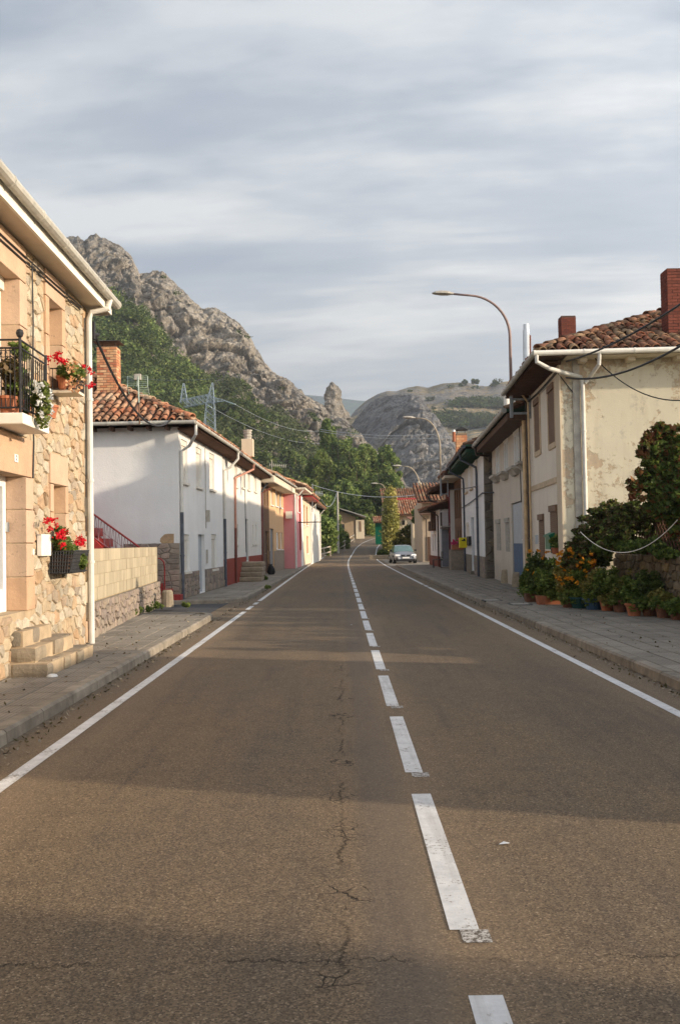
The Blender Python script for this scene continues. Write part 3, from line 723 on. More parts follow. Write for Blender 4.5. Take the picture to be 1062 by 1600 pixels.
# ------------------------------------------------------------------ building kit
def clip(poly, a, b, c):
    """keeps the side a*x+b*y<=c"""
    out = []
    for i in range(len(poly)):
        p, q = poly[i], poly[(i + 1) % len(poly)]
        dp, dq = a * p[0] + b * p[1] - c, a * q[0] + b * q[1] - c
        if dp <= 0: out.append(p)
        if (dp < 0) != (dq < 0) and abs(dp - dq) > 1e-12:
            t = dp / (dp - dq); out.append((p[0] + (q[0] - p[0]) * t, p[1] + (q[1] - p[1]) * t))
    return out
def rubble_cells(s0, s1, z0, z1, n, asp=1.35, holes=(), seed=1, gap=.008, reg=.75):
    rd = random.Random(seed); W, H = (s1 - s0) / asp, z1 - z0
    cell = math.sqrt(W * H / n); rows = max(1, round(H / cell)); pts = []
    for j in range(rows):
        m = max(1, round(W / cell)) + rd.choice((-1, 0, 0, 1)); m = max(1, m)
        for i in range(m):
            pts.append(((i + .5 + rd.uniform(-reg, reg) * .5) * W / m, (j + .5 + rd.uniform(-reg, reg) * .42) * H / rows))
    P = np.array(pts); res = []
    for i, p in enumerate(P):
        x, z = p[0] * asp + s0, p[1] + z0
        if any(h[0] < x < h[1] and h[2] < z < h[3] for h in holes): continue
        poly = [(0, 0), (W, 0), (W, H), (0, H)]
        d = np.hypot(*(P - p).T); 
        for j in np.argsort(d)[1:18]:
            q = P[j]; a, b = q - p; poly = clip(poly, a, b, a * (p[0] + q[0]) / 2 + b * (p[1] + q[1]) / 2)
            if len(poly) < 3: break
        if len(poly) < 3: continue
        poly = [(a * asp + s0, b + z0) for a, b in poly]
        for h in holes:
            if any(h[0] - .001 < a < h[1] + .001 and h[2] - .001 < b < h[3] + .001 for a, b in poly):
                opts = [(-1, 0, -h[1], x - h[1]), (1, 0, h[0], h[0] - x), (0, -1, -h[3], z - h[3]), (0, 1, h[2], h[2] - z)]
                o = max(opts, key=lambda q: q[3]); poly = clip(poly, o[0], o[1], o[2])
        if len(poly) < 3: continue
        cx, cz = sum(a for a, b in poly) / len(poly), sum(b for a, b in poly) / len(poly)
        # drop tiny corners
        q = [poly[k] for k in range(len(poly)) if math.dist(poly[k], poly[k - 1]) > .025]
        if len(q) < 3: continue
        q = [(cx + (a - cx) * max(.2, 1 - gap / max(.01, math.dist((a, b), (cx, cz)))), cz + (b - cz) * max(.2, 1 - gap / max(.01, math.dist((a, b), (cx, cz))))) for a, b in q]
        res.append((cx, cz, q))
    return res
def rubble(parent, fac, s0, s1, z0, z1, n, mat, holes=(), proud=.022, seed=1, asp=1.35, gap=.010, name='stone', limit=300, reg=.75):
    cells = rubble_cells(s0, s1, z0, z1, n, asp, holes, seed, gap, reg); rd = random.Random(seed + 5)
    cells.sort(key=lambda c: (fac.P(c[0], c[1]) - Vector((0, 0, EYE))).length)
    mb2 = MB()
    for k, (cx, cz, q) in enumerate(cells):
        mb = MB() if k < limit else mb2
        qq = []
        for i_ in range(len(q)):
            (xa, za), (xb, zb_) = q[i_], q[(i_ + 1) % len(q)]; qq.append((xa, za))
            ln_ = math.dist((xa, za), (xb, zb_))
            if ln_ > .09: j_ = rd.uniform(-.07, .05) * ln_; qq.append(((xa + xb) / 2 + (zb_ - za) / ln_ * -j_ * -1, (za + zb_) / 2 - (xb - xa) / ln_ * j_))
        q = [(cx + (a - cx) * rd.uniform(.93, 1.0), cz + (b_ - cz) * rd.uniform(.93, 1.0)) for a, b_ in qq]
        m = len(q); pr = proud * rd.uniform(.5, 1.3); tx, tz = rd.uniform(-.25, .25) * pr, rd.uniform(-.25, .25) * pr
        f = .80
        r0 = [fac.P(a, b, 0.001) for a, b in q]; r1 = [fac.P(cx + (a - cx) * .95, cz + (b - cz) * .93, pr * .6) for a, b in q]
        r2 = [fac.P(cx + (a - cx) * f, cz + (b - cz) * f, pr + (tx if a > cx else -tx) + (tz if b > cz else -tz)) for a, b in q]
        vs = r0 + r1 + r2
        fs = [(i, (i + 1) % m, m + (i + 1) % m, m + i) for i in range(m)] + [(m + i, m + (i + 1) % m, 2 * m + (i + 1) % m, 2 * m + i) for i in range(m)] + [tuple(2 * m + i for i in range(m))]
        mb.add(vs, fs)
        if k < limit: mb.build(name, mat, parent)
    if len(cells) > limit: mb2.build(name + 's', mat, parent, kind='stuff')

def cover_tile(w=.19, ln=.44, h=.085, n=6, rim=True):
    V = []; 
    for y, sc, dz in ((0, 1.0, .018), (ln, .80, 0)):
        for i in range(n + 1):
            a = math.pi * i / n; V.append((-math.cos(a) * w / 2 * sc, y, math.sin(a) * h * sc + dz))
    F = [(i, i + 1, n + 2 + i, n + 1 + i) for i in range(n)]
    if rim:
        for i in range(n + 1):
            a = math.pi * i / n; V.append((-math.cos(a) * w / 2 * .8, .006, math.sin(a) * h * .78 + .016))
        b = 2 * (n + 1); F += [(i + 1, i, b + i, b + i + 1) for i in range(n)]
        for i in range(n + 1):
            a = math.pi * i / n; V.append((-math.cos(a) * w / 2 * .72, ln * .8, math.sin(a) * h * .66))
        c = 3 * (n + 1); F += [(b + i + 1, b + i, c + i, c + i + 1) for i in range(n)]
    return V, F
TILE_V, TILE_F = cover_tile()
def roof(parent, fac, s0, s1, ov, D, ze, k, hip0=True, hip1=True, mat=None, pitch=.235, row=.36, parts=0, under=None, thick=.09, planes=('front', 'near'), jit=.02):
    mat = mat or m_rtile; W = D + 2 * ov; tm = D / 2
    P = lambda s, t, z: fac.P(s, z, -t)
    ra = s0 + W / 2 if hip0 else s0; rb = s1 - W / 2 if hip1 else s1
    if ra > rb: ra = rb = (ra + rb) / 2
    zr = ze + k * W / 2
    c = [(s0, -ov, ze), (s1, -ov, ze), (s1, D + ov, ze), (s0, D + ov, ze), (ra, tm, zr), (rb, tm, zr)]
    top = [P(*q) for q in c]; bot = [P(q[0], q[1], q[2] - thick) for q in c]
    mb = MB(); mb.add(top + bot, [(0, 1, 5, 4), (2, 3, 4, 5), (1, 2, 5), (3, 0, 4)] + [(6, 10, 11, 7), (8, 11, 10, 9), (7, 11, 8), (9, 10, 6)] + [(0, 6, 7, 1), (1, 7, 8, 2), (2, 8, 9, 3), (3, 9, 6, 0)])
    mb.m = [0] * 4 + [1] * 4 + [1] * 4
    rf = mb.build('roof', [m_underroof, under or m_woodeave], parent)
    cl = math.sqrt(1 + k * k); Ms = []
    uS, uT = fac.u, -fac.n
    def frame(pos, across, up):
        nrm_ = across.cross(up).normalized()
        if nrm_.z < 0: across = -across; nrm_ = -nrm_
        m = Matrix((across, up, nrm_)).transposed().to_4x4(); m.translation = pos
        j = Matrix.Rotation(random.uniform(-1, 1) * .09, 4, 'Z') @ Matrix.Rotation(random.uniform(-1, 1) * .05, 4, 'X') @ Matrix.Diagonal((random.uniform(.92, 1.12), 1, random.uniform(.85, 1.2), 1))
        return Matrix.Translation((random.uniform(-jit, jit), random.uniform(-jit, jit), random.uniform(0, jit * .7))) @ m @ j
    up_f = (uT + Vector((0, 0, k))).normalized(); up_n = (uS + Vector((0, 0, k))).normalized()
    if 'front' in planes:
        ncol = int((s1 - s0) / pitch)
        for i in range(ncol + 1):
            s = s0 + (i + .5) * pitch
            lim = W / 2
            if hip0: lim = min(lim, s - s0)
            if hip1: lim = min(lim, s1 - s)
            r = 0; d = -.03
            while d < lim - .1:
                Ms.append(frame(P(s, -ov + d, ze + k * d + .012), uS.copy(), up_f)); d += row / cl
    if hip0 and 'near' in planes:
        ncol = int(W / pitch)
        for i in range(ncol + 1):
            t = -ov + (i + .5) * pitch; lim = min(t + ov, D + ov - t); d = -.03
            while d < lim - .1:
                Ms.append(frame(P(s0 + d, t, ze + k * d + .012), uT.copy(), up_n)); d += row / cl
    # hip and ridge caps
    def caps(a, b, big=1.15):
        L = (b - a).length; d = (b - a).normalized(); ac = d.cross(Vector((0, 0, 1))).normalized(); q = 0
        while q < L - .2:
            m = frame(a + d * q + Vector((0, 0, .075)), ac, d); Ms.append(m @ Matrix.Diagonal((big, 1, big, 1))); q += row
    if hip0: caps(top[0], top[4])
    if hip1: caps(top[1], top[5])
    caps(top[4], top[5])
    def vis(m):
        p = m.translation
        if p.y < 1: return 1e6
        px = p.x / p.y
        return p.y + (1e4 if abs(px) > .365 else 0) + (0)
    Ms.sort(key=vis)
    if parts:
        me = npmesh('roof_tile', TILE_V, TILE_F, mat, smooth=True)
        for m in Ms[:parts]: put('roof_tile', me, rf, m)
    rest = Ms[parts:]
    if rest:
        V, F = rep(TILE_V, TILE_F, rest); put('roof_tiles', npmesh('roof_tiles', V, F, mat, smooth=True), rf, kind='stuff')
    return rf
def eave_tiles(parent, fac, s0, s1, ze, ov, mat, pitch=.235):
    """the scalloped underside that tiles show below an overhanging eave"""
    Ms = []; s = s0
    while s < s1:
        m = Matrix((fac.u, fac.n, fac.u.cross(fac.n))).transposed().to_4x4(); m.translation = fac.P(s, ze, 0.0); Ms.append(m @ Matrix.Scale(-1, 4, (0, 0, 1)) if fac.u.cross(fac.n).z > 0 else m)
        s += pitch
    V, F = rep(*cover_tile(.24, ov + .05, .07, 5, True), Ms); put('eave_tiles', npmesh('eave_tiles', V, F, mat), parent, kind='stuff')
def shell(name, label, fac, D, z0, z1, mats, holes=(), depth=.18, s0=0, s1=None, near=None, cat='house', group=None):
    """house Empty plus its wall (street face with openings, two end walls, back)"""
    s1 = fac.L if s1 is None else s1
    h = thing(name, label, cat, fac.P((s0 + s1) / 2, z0, -D / 2), group)
    mb = MB(); fac.wall(mb, s0, s1, z0, z1, holes, depth)
    mb.mi = 1
    a, b, c, d = fac.P(s0, z0), fac.P(s0, z1), fac.P(s0, z1, -D), fac.P(s0, z0, -D); mb.quad(a, b, c, d)
    mb.mi = 2 if len(mats) > 2 else 1
    a, b, c, d = fac.P(s1, z0), fac.P(s1, z1), fac.P(s1, z1, -D), fac.P(s1, z0, -D); mb.quad(a, d, c, b)
    a, b, c, d = fac.P(s0, z0, -D), fac.P(s1, z0, -D), fac.P(s1, z1, -D), fac.P(s0, z1, -D); mb.quad(a, d, c, b)
    a, b, c, d = fac.P(s0, z1), fac.P(s1, z1), fac.P(s1, z1, -D), fac.P(s0, z1, -D); mb.quad(a, b, c, d)
    w = mb.build('wall', mats, h); return h, w
def window(h, fac, r, style='blind', depth=.16, fm=None, sill=True, bm=None, mull=1, sillm=None, fw=.045, label=None):
    s0, s1, z0, z1 = r; fm = fm or m_aluw; D0, D1 = -depth - .004, -depth + .05
    mb = MB(); fac.box(mb, s0, s0 + fw, z0, z1, D0, D1); fac.box(mb, s1 - fw, s1, z0, z1, D0, D1)
    fac.box(mb, s0 + fw, s1 - fw, z0, z0 + fw, D0, D1); fac.box(mb, s0 + fw, s1 - fw, z1 - fw, z1, D0, D1)
    for i in range(mull):
        m = s0 + (s1 - s0) * (i + 1) / (mull + 1); fac.box(mb, m - fw * .4, m + fw * .4, z0 + fw, z1 - fw, D0, D1 + .004)
    w = mb.build('window', fm, h)
    if label: w['label'] = label
    p = MB(); fac.box(p, s0 + fw * .5, s1 - fw * .5, z0 + fw * .5, z1 - fw * .5, D0 - .012, D0 + .012); p.build('pane', m_glass, w)
    if style == 'curtain':
        c = MB(); n = 14
        for i in range(n):
            a, b = s0 + (s1 - s0) * i / n, s0 + (s1 - s0) * (i + 1) / n; oo = (D0 + .016, D0 + .024)
            c.quad(fac.P(a, z0, oo[i % 2]), fac.P(b, z0, oo[(i + 1) % 2]), fac.P(b, z1, oo[(i + 1) % 2]), fac.P(a, z1, oo[i % 2]))
        c.build('curtain', bm or m_curtain, w)
    if style == 'blind':
        c = MB(); z = z0 + .01; bm = bm or m_blindw
        fac.box(c, s0 + .01, s1 - .01, z1 - .16, z1 - .005, D1 + .005, D1 + .06)
        while z < z1 - .17:
            fac.box(c, s0 + .015, s1 - .015, z, z + .044, D1 + .006, D1 + .020); z += .05
        c.build('blind', bm, w)
    if sill:
        c = MB(); fac.box(c, s0 - .06, s1 + .06, z0 - .07, z0 - .002, -depth + .06, .07); c.build('sill', sillm or fm, w)
    return w
def door(h, fac, r, mat, depth=.25, kick=None, kz=None, fm=None):
    s0, s1, z0, z1 = r; mb = MB(); D = -depth
    fac.box(mb, s0 + .04, s1 - .04, z0, z1 - .04, D - .03, D + .03)
    n = 3; 
    for i in range(n):
        a = s0 + .14 + (s1 - s0 - .28) * 0; zz0 = z0 + .15 + (z1 - z0 - .3) * i / n
        fac.box(mb, s0 + .14, s1 - .14, zz0, zz0 + (z1 - z0 - .5) / n, D + .031, D + .045)
    d = mb.build('door', mat, h)
    f = MB(); fac.box(f, s0, s0 + .04, z0, z1, D - .04, D + .05); fac.box(f, s1 - .04, s1, z0, z1, D - .04, D + .05); fac.box(f, s0 + .04, s1 - .04, z1 - .04, z1, D - .04, D + .05); f.build('door_frame', fm or mat, d)
    k = MB(); p = fac.P(s0 + .14, z0 + 1.02, D + .05); k.tube([p, p + fac.n * .06, p + fac.n * .06 + fac.u * .12], .012, 6); k.build('handle', m_steel, d)
    return d
def bricks(parent, cx, cy, wx, wy, z0, z1, mat, mort, bh=.062, bl=.23, g=.012, name='brick', limit=300):
    core = MB().box(cx - wx / 2 + .012, cx + wx / 2 - .012, cy - wy / 2 + .012, cy + wy / 2 - .012, z0, z1).build('chimney', mort, parent)
    rows = int((z1 - z0) / (bh + g)); lst = []
    for j in range(rows):
        z = z0 + j * (bh + g) + g
        for side in range(4):
            L = wx if side % 2 == 0 else wy; n = max(1, round(L / (bl + g))); st = (j % 2) * .5; 
            edges = [0] + [(i + st) * L / n for i in range(0 if st else 1, n)] + [L]
            for a, b in zip(edges, edges[1:]):
                a2, b2 = a + g / 2 - L / 2, b - g / 2 - L / 2
                if b2 - a2 < .03: continue
                if side == 0: q = (cx + a2, cx + b2, cy - wy / 2, cy - wy / 2 + .06)
                elif side == 2: q = (cx + a2, cx + b2, cy + wy / 2 - .06, cy + wy / 2)
                elif side == 1: q = (cx - wx / 2, cx - wx / 2 + .06, cy + max(a2, -wy / 2 + .062), cy + min(b2, wy / 2 - .062))
                else: q = (cx + wx / 2 - .06, cx + wx / 2, cy + max(a2, -wy / 2 + .062), cy + min(b2, wy / 2 - .062))
                lst.append((side in (2,), side, q, z, z + bh))
    lst.sort(key=lambda t: t[0])
    mb2 = MB(); cache = {}
    for k, (_, sd, q, za, zb) in enumerate(lst):
        if k < limit:
            key = tuple(round(v, 3) for v in (q[1] - q[0], q[3] - q[2]))
            if key not in cache: cache[key] = MB().box(0, q[1] - q[0], 0, q[3] - q[2], 0, bh).mesh('brick', mat)
            put(name, cache[key], core, Vector((q[0] + random.uniform(-.002, .002), q[2] + random.uniform(-.002, .002), za)))
        else: mb2.box(*q, za, zb)
    if mb2.v: mb2.build('bricks', mat, core, kind='stuff')
    return core
def pipe(h, pts, r, mat, name='downpipe', clips=True, parent=None):
    mb = MB(); mb.tube(pts, r, 10)
    for i in range(len(pts) - 1):
        a, b = Vector(pts[i]), Vector(pts[i + 1])
        if clips and (a - b).length > 1.5:
            n = int((a - b).length / 1.6) + 1
            for q in range(1, n): 
                p = a.lerp(b, q / n); d = (b - a).normalized(); mb.tube([p - d * .02, p + d * .02], r * 1.22, 10)
    return mb.build(name, mat, h, smooth=False)
def gutter(h, pts, r, mat):
    """half-round gutter with joints"""
    mb = MB(); mb.tube(pts, r, 10)
    for a, b in zip(pts, pts[1:]):
        a, b = Vector(a), Vector(b); n = max(1, int((b - a).length / 1.1)); d = (b - a).normalized()
        for q in range(n + 1):
            p = a.lerp(b, q / n); mb.tube([p - d * .018, p + d * .018], r * 1.12, 10)
    return mb.build('gutter', mat, h)
def sag(a, b, dip, n=14):
    a, b = Vector(a), Vector(b); return [a.lerp(b, i / n) - Vector((0, 0, dip * 4 * (i / n) * (1 - i / n))) for i in range(n + 1)]
def cable(label, a, b, dip, r=.012, mat=None, name='cable', n=14, group=None):
    mb = MB(); mb.tube(sag(a, b, dip, n), r, 5)
    return tag(mb.build(name, mat or m_iron), label, 'cable', group)

# ------------------------------------------------------------------ the stone house on the left
FS = Fac((-3.80, 2.5), (-4.06, 15.5), 1)
ZS = 5.52
h_win2 = FS.rect(74, 473, 94.5, 592); h_low = FS.rect(81, 757, 100, 846)
s_door = FS.pix(38, 840)[0]; dz = .86
h_door = (s_door - 1.25, s_door, dz, FS.pix(30, 742)[1])
s_bd = FS.pix(28, 520)[0]; h_bal = (s_bd - 1.15, s_bd, 3.26, FS.pix(20, 428)[1])
holesS = [h_win2, h_low, h_door, h_bal]
stone_h, stone_w = shell('stone_house', 'rubble stone house with sandstone window surrounds, balcony and geranium boxes', FS, 8, 0, ZS, [m_rubmort, m_rubmort], holesS, depth=.30)
# sandstone surrounds: lintel, jamb stones, sill, standing a little proud
def surround(fac, w, r, jw=.22, lh=.34, proud=.035, pieces=3, m=None, sillh=.16, depth=.24, jl=None):
    s0, s1, z0, z1 = r; m = m or m_sand; g = .006
    def blk(nm, a, b, c, d, dp=.05): mb = MB(); fac.box(mb, a + g, b - g, c + g, d - g, -dp, proud); mb.build(nm, m, w, bevel=.008)
    blk('lintel', s0 - jw, s1 + jw, z1 - .012, z1 + lh, .285)
    for k in range(pieces):
        a, b = z0 + (z1 - z0) * k / pieces, z0 + (z1 - z0) * (k + 1) / pieces
        blk('jamb_stone', s0 - jw, s0 + .012, a, b - (.013 if k == pieces - 1 else 0), .285); blk('jamb_stone', s1 - .012, s1 + (jw if k % 2 else jw * 1.15), a, b - (.013 if k == pieces - 1 else 0), .285)
    if sillh: blk('sill_stone', s0 - jw * .8, s1 + jw * .8, z0 - sillh, z0)
surround(FS, stone_w, h_win2, .17, .36, pieces=2); surround(FS, stone_w, h_low, .15, .42, pieces=2)
surround(FS, stone_w, h_door, .30, .48, pieces=4, sillh=0); surround(FS, stone_w, h_bal, .26, .45, pieces=3, sillh=0)
hx = [(h_win2[0] - .18, h_win2[1] + .18, h_win2[2] - .17, h_win2[3] + .37), (h_low[0] - .16, h_low[1] + .16, h_low[2] - .17, h_low[3] + .43), (h_door[0] - .31, h_door[1] + .31, h_door[2] - .02, h_door[3] + .49), (h_bal[0] - .27, h_bal[1] + .27, h_bal[2], h_bal[3] + .46)]
sv0 = 8.3
quoin_z = .14; k = 0
while quoin_z < ZS - .1:
    hh = random.uniform(.26, .40); w_ = (.34, .22)[k % 2]
    mb = MB(); FS.box(mb, FS.L - w_, FS.L + .03, quoin_z, min(ZS - .02, quoin_z + hh - .012), -.28, .034); mb.build('quoin', m_rubble, stone_w, bevel=.015); quoin_z += hh; k += 1
rubble(stone_w, FS, sv0, FS.L - .30, .12, ZS - .02, 600, m_rubble, hx, proud=.026, seed=3, asp=1.6, gap=.007, reg=1.0)
window(stone_h, FS, h_win2, 'curtain', depth=.27, sill=False, mull=0, fw=.06)
window(stone_h, FS, h_low, 'blind', depth=.27, sill=False, mull=0, fw=.06)
window(stone_h, FS, h_bal, 'blind', depth=.27, sill=False, mull=0, fw=.08, bm=m_blindw)
d_ = MB(); s0, s1, z0, z1 = h_door
FS.box(d_, s1 - .14, s1 - .02, z0, z1, -.30, -.22); FS.box(d_, s0 + .02, s0 + .14, z0, z1, -.30, -.22); FS.box(d_, s0 + .14, s1 - .14, z0, z0 + .28, -.295, -.235); FS.box(d_, s0 + .14, s1 - .14, z1 - .14, z1, -.30, -.22)
sd = d_.build('door', m_aluw, stone_h); p_ = MB(); FS.box(p_, s0 + .12, s1 - .12, z0 + .2, z1 - .1, -.29, -.27); p_.build('pane', m_glass, sd)
p_ = MB(); FS.box(p_, s1 - .05, s1 - .035, z0 + 1.0, z0 + 1.12, -.22, -.17); p_.build('handle', m_steel, sd)
# eaves: boxed cream soffit, white fascia, gutter, a few tiles above
mb = MB(); FS.box(mb, -2, FS.L + .34, ZS + .002, ZS + .06, -.3, .29); mb.build('soffit', m_soffit, stone_h)
mb = MB(); FS.box(mb, -2, FS.L + .36, ZS - .02, ZS + .15, .292, .33); mb.build('fascia', m_fascia, stone_h)
mb = MB(); FS.box(mb, FS.L + .342, FS.L + .38, ZS - .02, ZS + .15, -8, .29); mb.build('fascia', m_fascia, stone_h)
mb = MB(); FS.box(mb, FS.L + .01, FS.L + .34, ZS + .002, ZS + .06, -8.3, -.302); mb.build('soffit', m_soffit, stone_h)
gutter(stone_h, [FS.P(-2, ZS + .17, .405), FS.P(FS.L + .42, ZS + .17, .405)], .07, m_gutter)
roof(stone_h, FS, -2, FS.L + .36, .26, 8, ZS + .21, .27, False, True, parts=0, mat=m_rtileD)
g0 = FS.P(FS.L - .12, ZS + .12, .405)
pipe(stone_h, [g0, FS.P(FS.L - .14, ZS - .03, .38), FS.P(FS.L - .20, ZS - .10, .12), FS.P(FS.L - .20, ZS - .22, .085), FS.P(FS.L - .20, PZ, .085)], .048, m_pipew)
mb = MB(); 
for a, zz_, b, z2 in ((-1, 5.36, FS.L - .5, 5.42), (-1, 5.28, FS.L - .6, 5.36)): mb.tube(sag(FS.P(a + 3, zz_, .05), FS.P(b, z2, .05), .06, 20), .012, 5)
sx = FS.pix(46, 600)[0]; mb.tube([FS.P(sx, 5.35, .05), FS.P(sx + .03, 4.6, .05), FS.P(sx - .02, 3.6, .05), FS.P(sx + .02, 3.0, .05), FS.P(sx - .02, 2.55, .05)], .011, 5)
sx = FS.L - .33; mb.tube([FS.P(sx, 5.3, .05), FS.P(sx + .02, 3.6, .05), FS.P(sx - .02, 1.9, .05)], .009, 5)
mb.build('wall_cable', m_iron, stone_h)
mb = MB(); FS.box(mb, FS.L - .08, FS.L + .02, 5.02, 5.3, .04, .14); mb.tube([FS.P(FS.L, 5.1, .1), FS.P(FS.L + .12, 5.12, .16)], .03, 8); mb.build('cable_bracket', m_iron, stone_h)
# meter cabinet, bell, door number tile
r = FS.rect(54, 835, 69, 869); mb = MB(); FS.box(mb, r[0], r[1], r[2], r[3], .03, .10); mb.build('meter_cabinet', m_fascia, stone_h, bevel=.01)
r = FS.rect(46, 858, 48.5, 867); mb = MB(); FS.box(mb, r[0], r[1], r[2], r[3], .03, .05); mb.build('door_bell', m_fascia, stone_h)
r = FS.rect(17.5, 710, 23, 722); mb = MB(); FS.box(mb, r[0], r[1], r[2], r[3], .038, .048); pq = mb.build('number_tile', m_white, stone_h)
def text_on(body, fac, s, z, size, o, mat, name, parent, flip=False):
    c = bpy.data.curves.new(name, 'FONT'); c.body = body; c.size = size; c.extrude = .002; c.align_x = 'CENTER'; c.align_y = 'CENTER'
    c.materials.append(mat); tmp = bpy.data.objects.new(name, c); col.objects.link(tmp); me = bpy.data.meshes.new_from_object(tmp.evaluated_get(bpy.context.evaluated_depsgraph_get())); bpy.data.objects.remove(tmp)
    ob = bpy.data.objects.new(name, me); col.objects.link(ob); ob.parent = parent
    m = Matrix((fac.u, Vector((0, 0, 1)), fac.n)).transposed()
    if m.determinant() < 0: m = Matrix((-fac.u, Vector((0, 0, 1)), fac.n)).transposed()
    m = Matrix((Vector((0, 0, 1)).cross(fac.n), Vector((0, 0, 1)), fac.n)).transposed()
    mm = m.to_4x4(); mm.translation = fac.P(s, z, o) - wpos(parent); ob.matrix_local = mm; return ob
text_on('2', FS, (r[0] + r[1]) / 2, (r[2] + r[3]) / 2, .09, .050, m_iron, 'number', pq)
# rubble gable end behind the corner is plain; balcony
XB = .36
bs0, bs1, bz = FS.pix(35, 640, XB)[0], FS.pix(75, 664, XB)[0], 3.20
mb = MB(); FS.box(mb, bs0 - .02, bs1, bz - .13, bz, .002, XB + .02); mb.build('balcony_slab', m_fascia, stone_h, bevel=.012)
def bars(fac, mb, s0, s1, z0, z1, o, n, r=.007, horiz=(0, .2, 1)):
    for q in horiz: mb.tube([fac.P(s0, z0 + (z1 - z0) * q, o), fac.P(s1, z0 + (z1 - z0) * q, o)], .012, 6)
    for i in range(n + 1): a = s0 + (s1 - s0) * i / n; mb.tube([fac.P(a, z0, o), fac.P(a, z1 - .12, o)], r, 5)
rail = MB(); zt = 4.04
rail.mi = 0
bars(FS, rail, bs0, bs1, bz + .06, zt, XB - .02, 12, horiz=(0, .88, 1))
for q in (0, .88, 1): rail.tube([FS.P(bs0, bz + .06 + (zt - bz - .06) * q, .01), FS.P(bs0, bz + .06 + (zt - bz - .06) * q, XB - .02)], .012, 6)
for i in range(6): o = .02 + (XB - .05) * i / 6; rail.tube([FS.P(bs0, bz + .06, o), FS.P(bs0, zt - .1, o)], .007, 5)
for i in range(5):   # scrolls
    o = .04 + (XB - .08) * i / 5; rail.tube([FS.P(bs0 - .0, zt - .16 + .04 * math.sin(a), o + .04 * math.cos(a)) for a in np.linspace(0, 5.5, 12)], .005, 4)
for s in (bs0, bs1): rail.tube([FS.P(s, bz, XB - .02), FS.P(s, zt + .02, XB - .02)], .018, 8)
for s in (bs0,): rail.lathe(FS.P(s, zt + .02, XB - .02), [(.012, 0), (.035, .02), (.045, .055), (.035, .09), (.005, .105)], 10)
rail.build('balcony_railing', m_iron, stone_h)

# flower boxes hang on the wall: things of their own
def plant(parent, c, rad, n, mat, name='leaves', size=.05, k=12, up=.3, cl=.45, flat=1.0):
    return leaves(name, clumps(c, rad, n, k, .3, cl, flat), size, mat, parent, up=up)
def blooms(parent, pts, mat, r=.045, per=26, name='blossoms', size=.030):
    C = np.concatenate([np.asarray(p) + rng.normal(size=(per, 3)) * r * .42 for p in pts]); return leaves(name, C, size, mat, parent, up=.2, aspect=1.1)
def pot(parent, c, r, h, mat, name='pot'):
    mb = MB(); mb.lathe(c, [(r * .68, 0), (r * .95, h * .82), (r * 1.08, h * .83), (r * 1.08, h), (r * .9, h), (r * .86, h * .9)], 14); mb.build(name, mat, parent, smooth=False)
# lower basket
bx0, bx1 = FS.pix(76, 880, .02)[0], FS.pix(136, 870, .34)[0]
zb0, zb1 = 1.30, 1.60
t = thing('flower_basket', 'dark slatted basket of red geraniums below the ground floor window', 'flower box', FS.P((bx0 + bx1) / 2, zb0, .17))
mb = MB(); FS.box(mb, bx0, bx1, zb0, zb0 + .02, .03, .34)
nb = 26
for i in range(nb):
    a = bx0 + (bx1 - bx0) * i / (nb - 1); mb.tube([FS.P(a, zb0, .31), FS.P(a, zb1, .37)], .006, 4)
for i in range(9):
    o = .04 + .30 * i / 8
    for a in (bx0, bx1): mb.tube([FS.P(a, zb0, o * .9), FS.P(a, zb1, o)], .007, 4)
for z in np.linspace(zb0, zb1, 7): mb.tube([FS.P(bx0, z, .03), FS.P(bx0, z, .31 + .06 * (z - zb0) / .3), FS.P(bx1, z, .31 + .06 * (z - zb0) / .3), FS.P(bx1, z, .03)], .009, 4)
mb.build('basket', m_iron, t)
mb = MB(); FS.box(mb, bx0 + .03, bx1 - .06, zb0 + .03, zb1 - .05, .05, .27); mb.build('trough', m_woodeave, t)
plant(t, FS.P((bx0 + bx1) / 2 - .08, 1.66, .2), (.22, .36, .16), 1500, m_f_gard, size=.055, k=16)
ll = plant(t, FS.P(bx0 + .12, 1.80, .14), (.09, .12, .2), 260, m_f_gard, 'stems', .045)
plant(t, FS.P(bx0 + .5, 1.45, .36), (.05, .12, .14), 160, m_f_gard, 'trailing_leaves', .045)
def pp(px, py, o): s, z = FS.pix(px, py, o); return FS.P(s, z, o)
blooms(t, [pp(x, y, .22) for x, y in ((78, 812), (74, 814), (82, 812), (78, 827), (88, 820), (92, 837), (100, 831), (105, 832), (97, 833), (99, 840), (98, 852), (120, 846), (123, 849), (127, 843), (128, 850), (130, 847), (125, 840), (116, 853))], m_fl_red, .05, 34)
# upper shelf with pots beyond the balcony
us0, us1 = FS.pix(78, 600, .02)[0], FS.pix(128, 616, .36)[0]
t = thing('window_planter', 'iron planter shelf with potted red and peach flowers under the upper window', 'flower box', FS.P((us0 + us1) / 2, 3.80, .18))
mb = MB(); FS.box(mb, us0, us1, 3.80, 3.84, .03, .40); mb.build('shelf', m_soffit, t)
mb = MB(); bars(FS, mb, us0, us1, 3.84, 4.14, .39, 12, .006, (0, 1)); 
for a in (us0, us1):
    for z in (3.85, 4.14): mb.tube([FS.P(a, z, .02), FS.P(a, z, .39)], .009, 5)
    for i in range(5): mb.tube([FS.P(a, 3.85, .06 + .07 * i), FS.P(a, 4.14, .06 + .07 * i)], .005, 4)
mb.build('planter_rail', m_iron, t)
for a in (.12, .36, .62, .88): pot(t, FS.P(us0 + (us1 - us0) * a, 3.842, .2), .10, .2, m_terrac)
plant(t, FS.P(us0 + .2, 4.05, .26), (.16, .22, .16), 700, m_f_yel, size=.05)
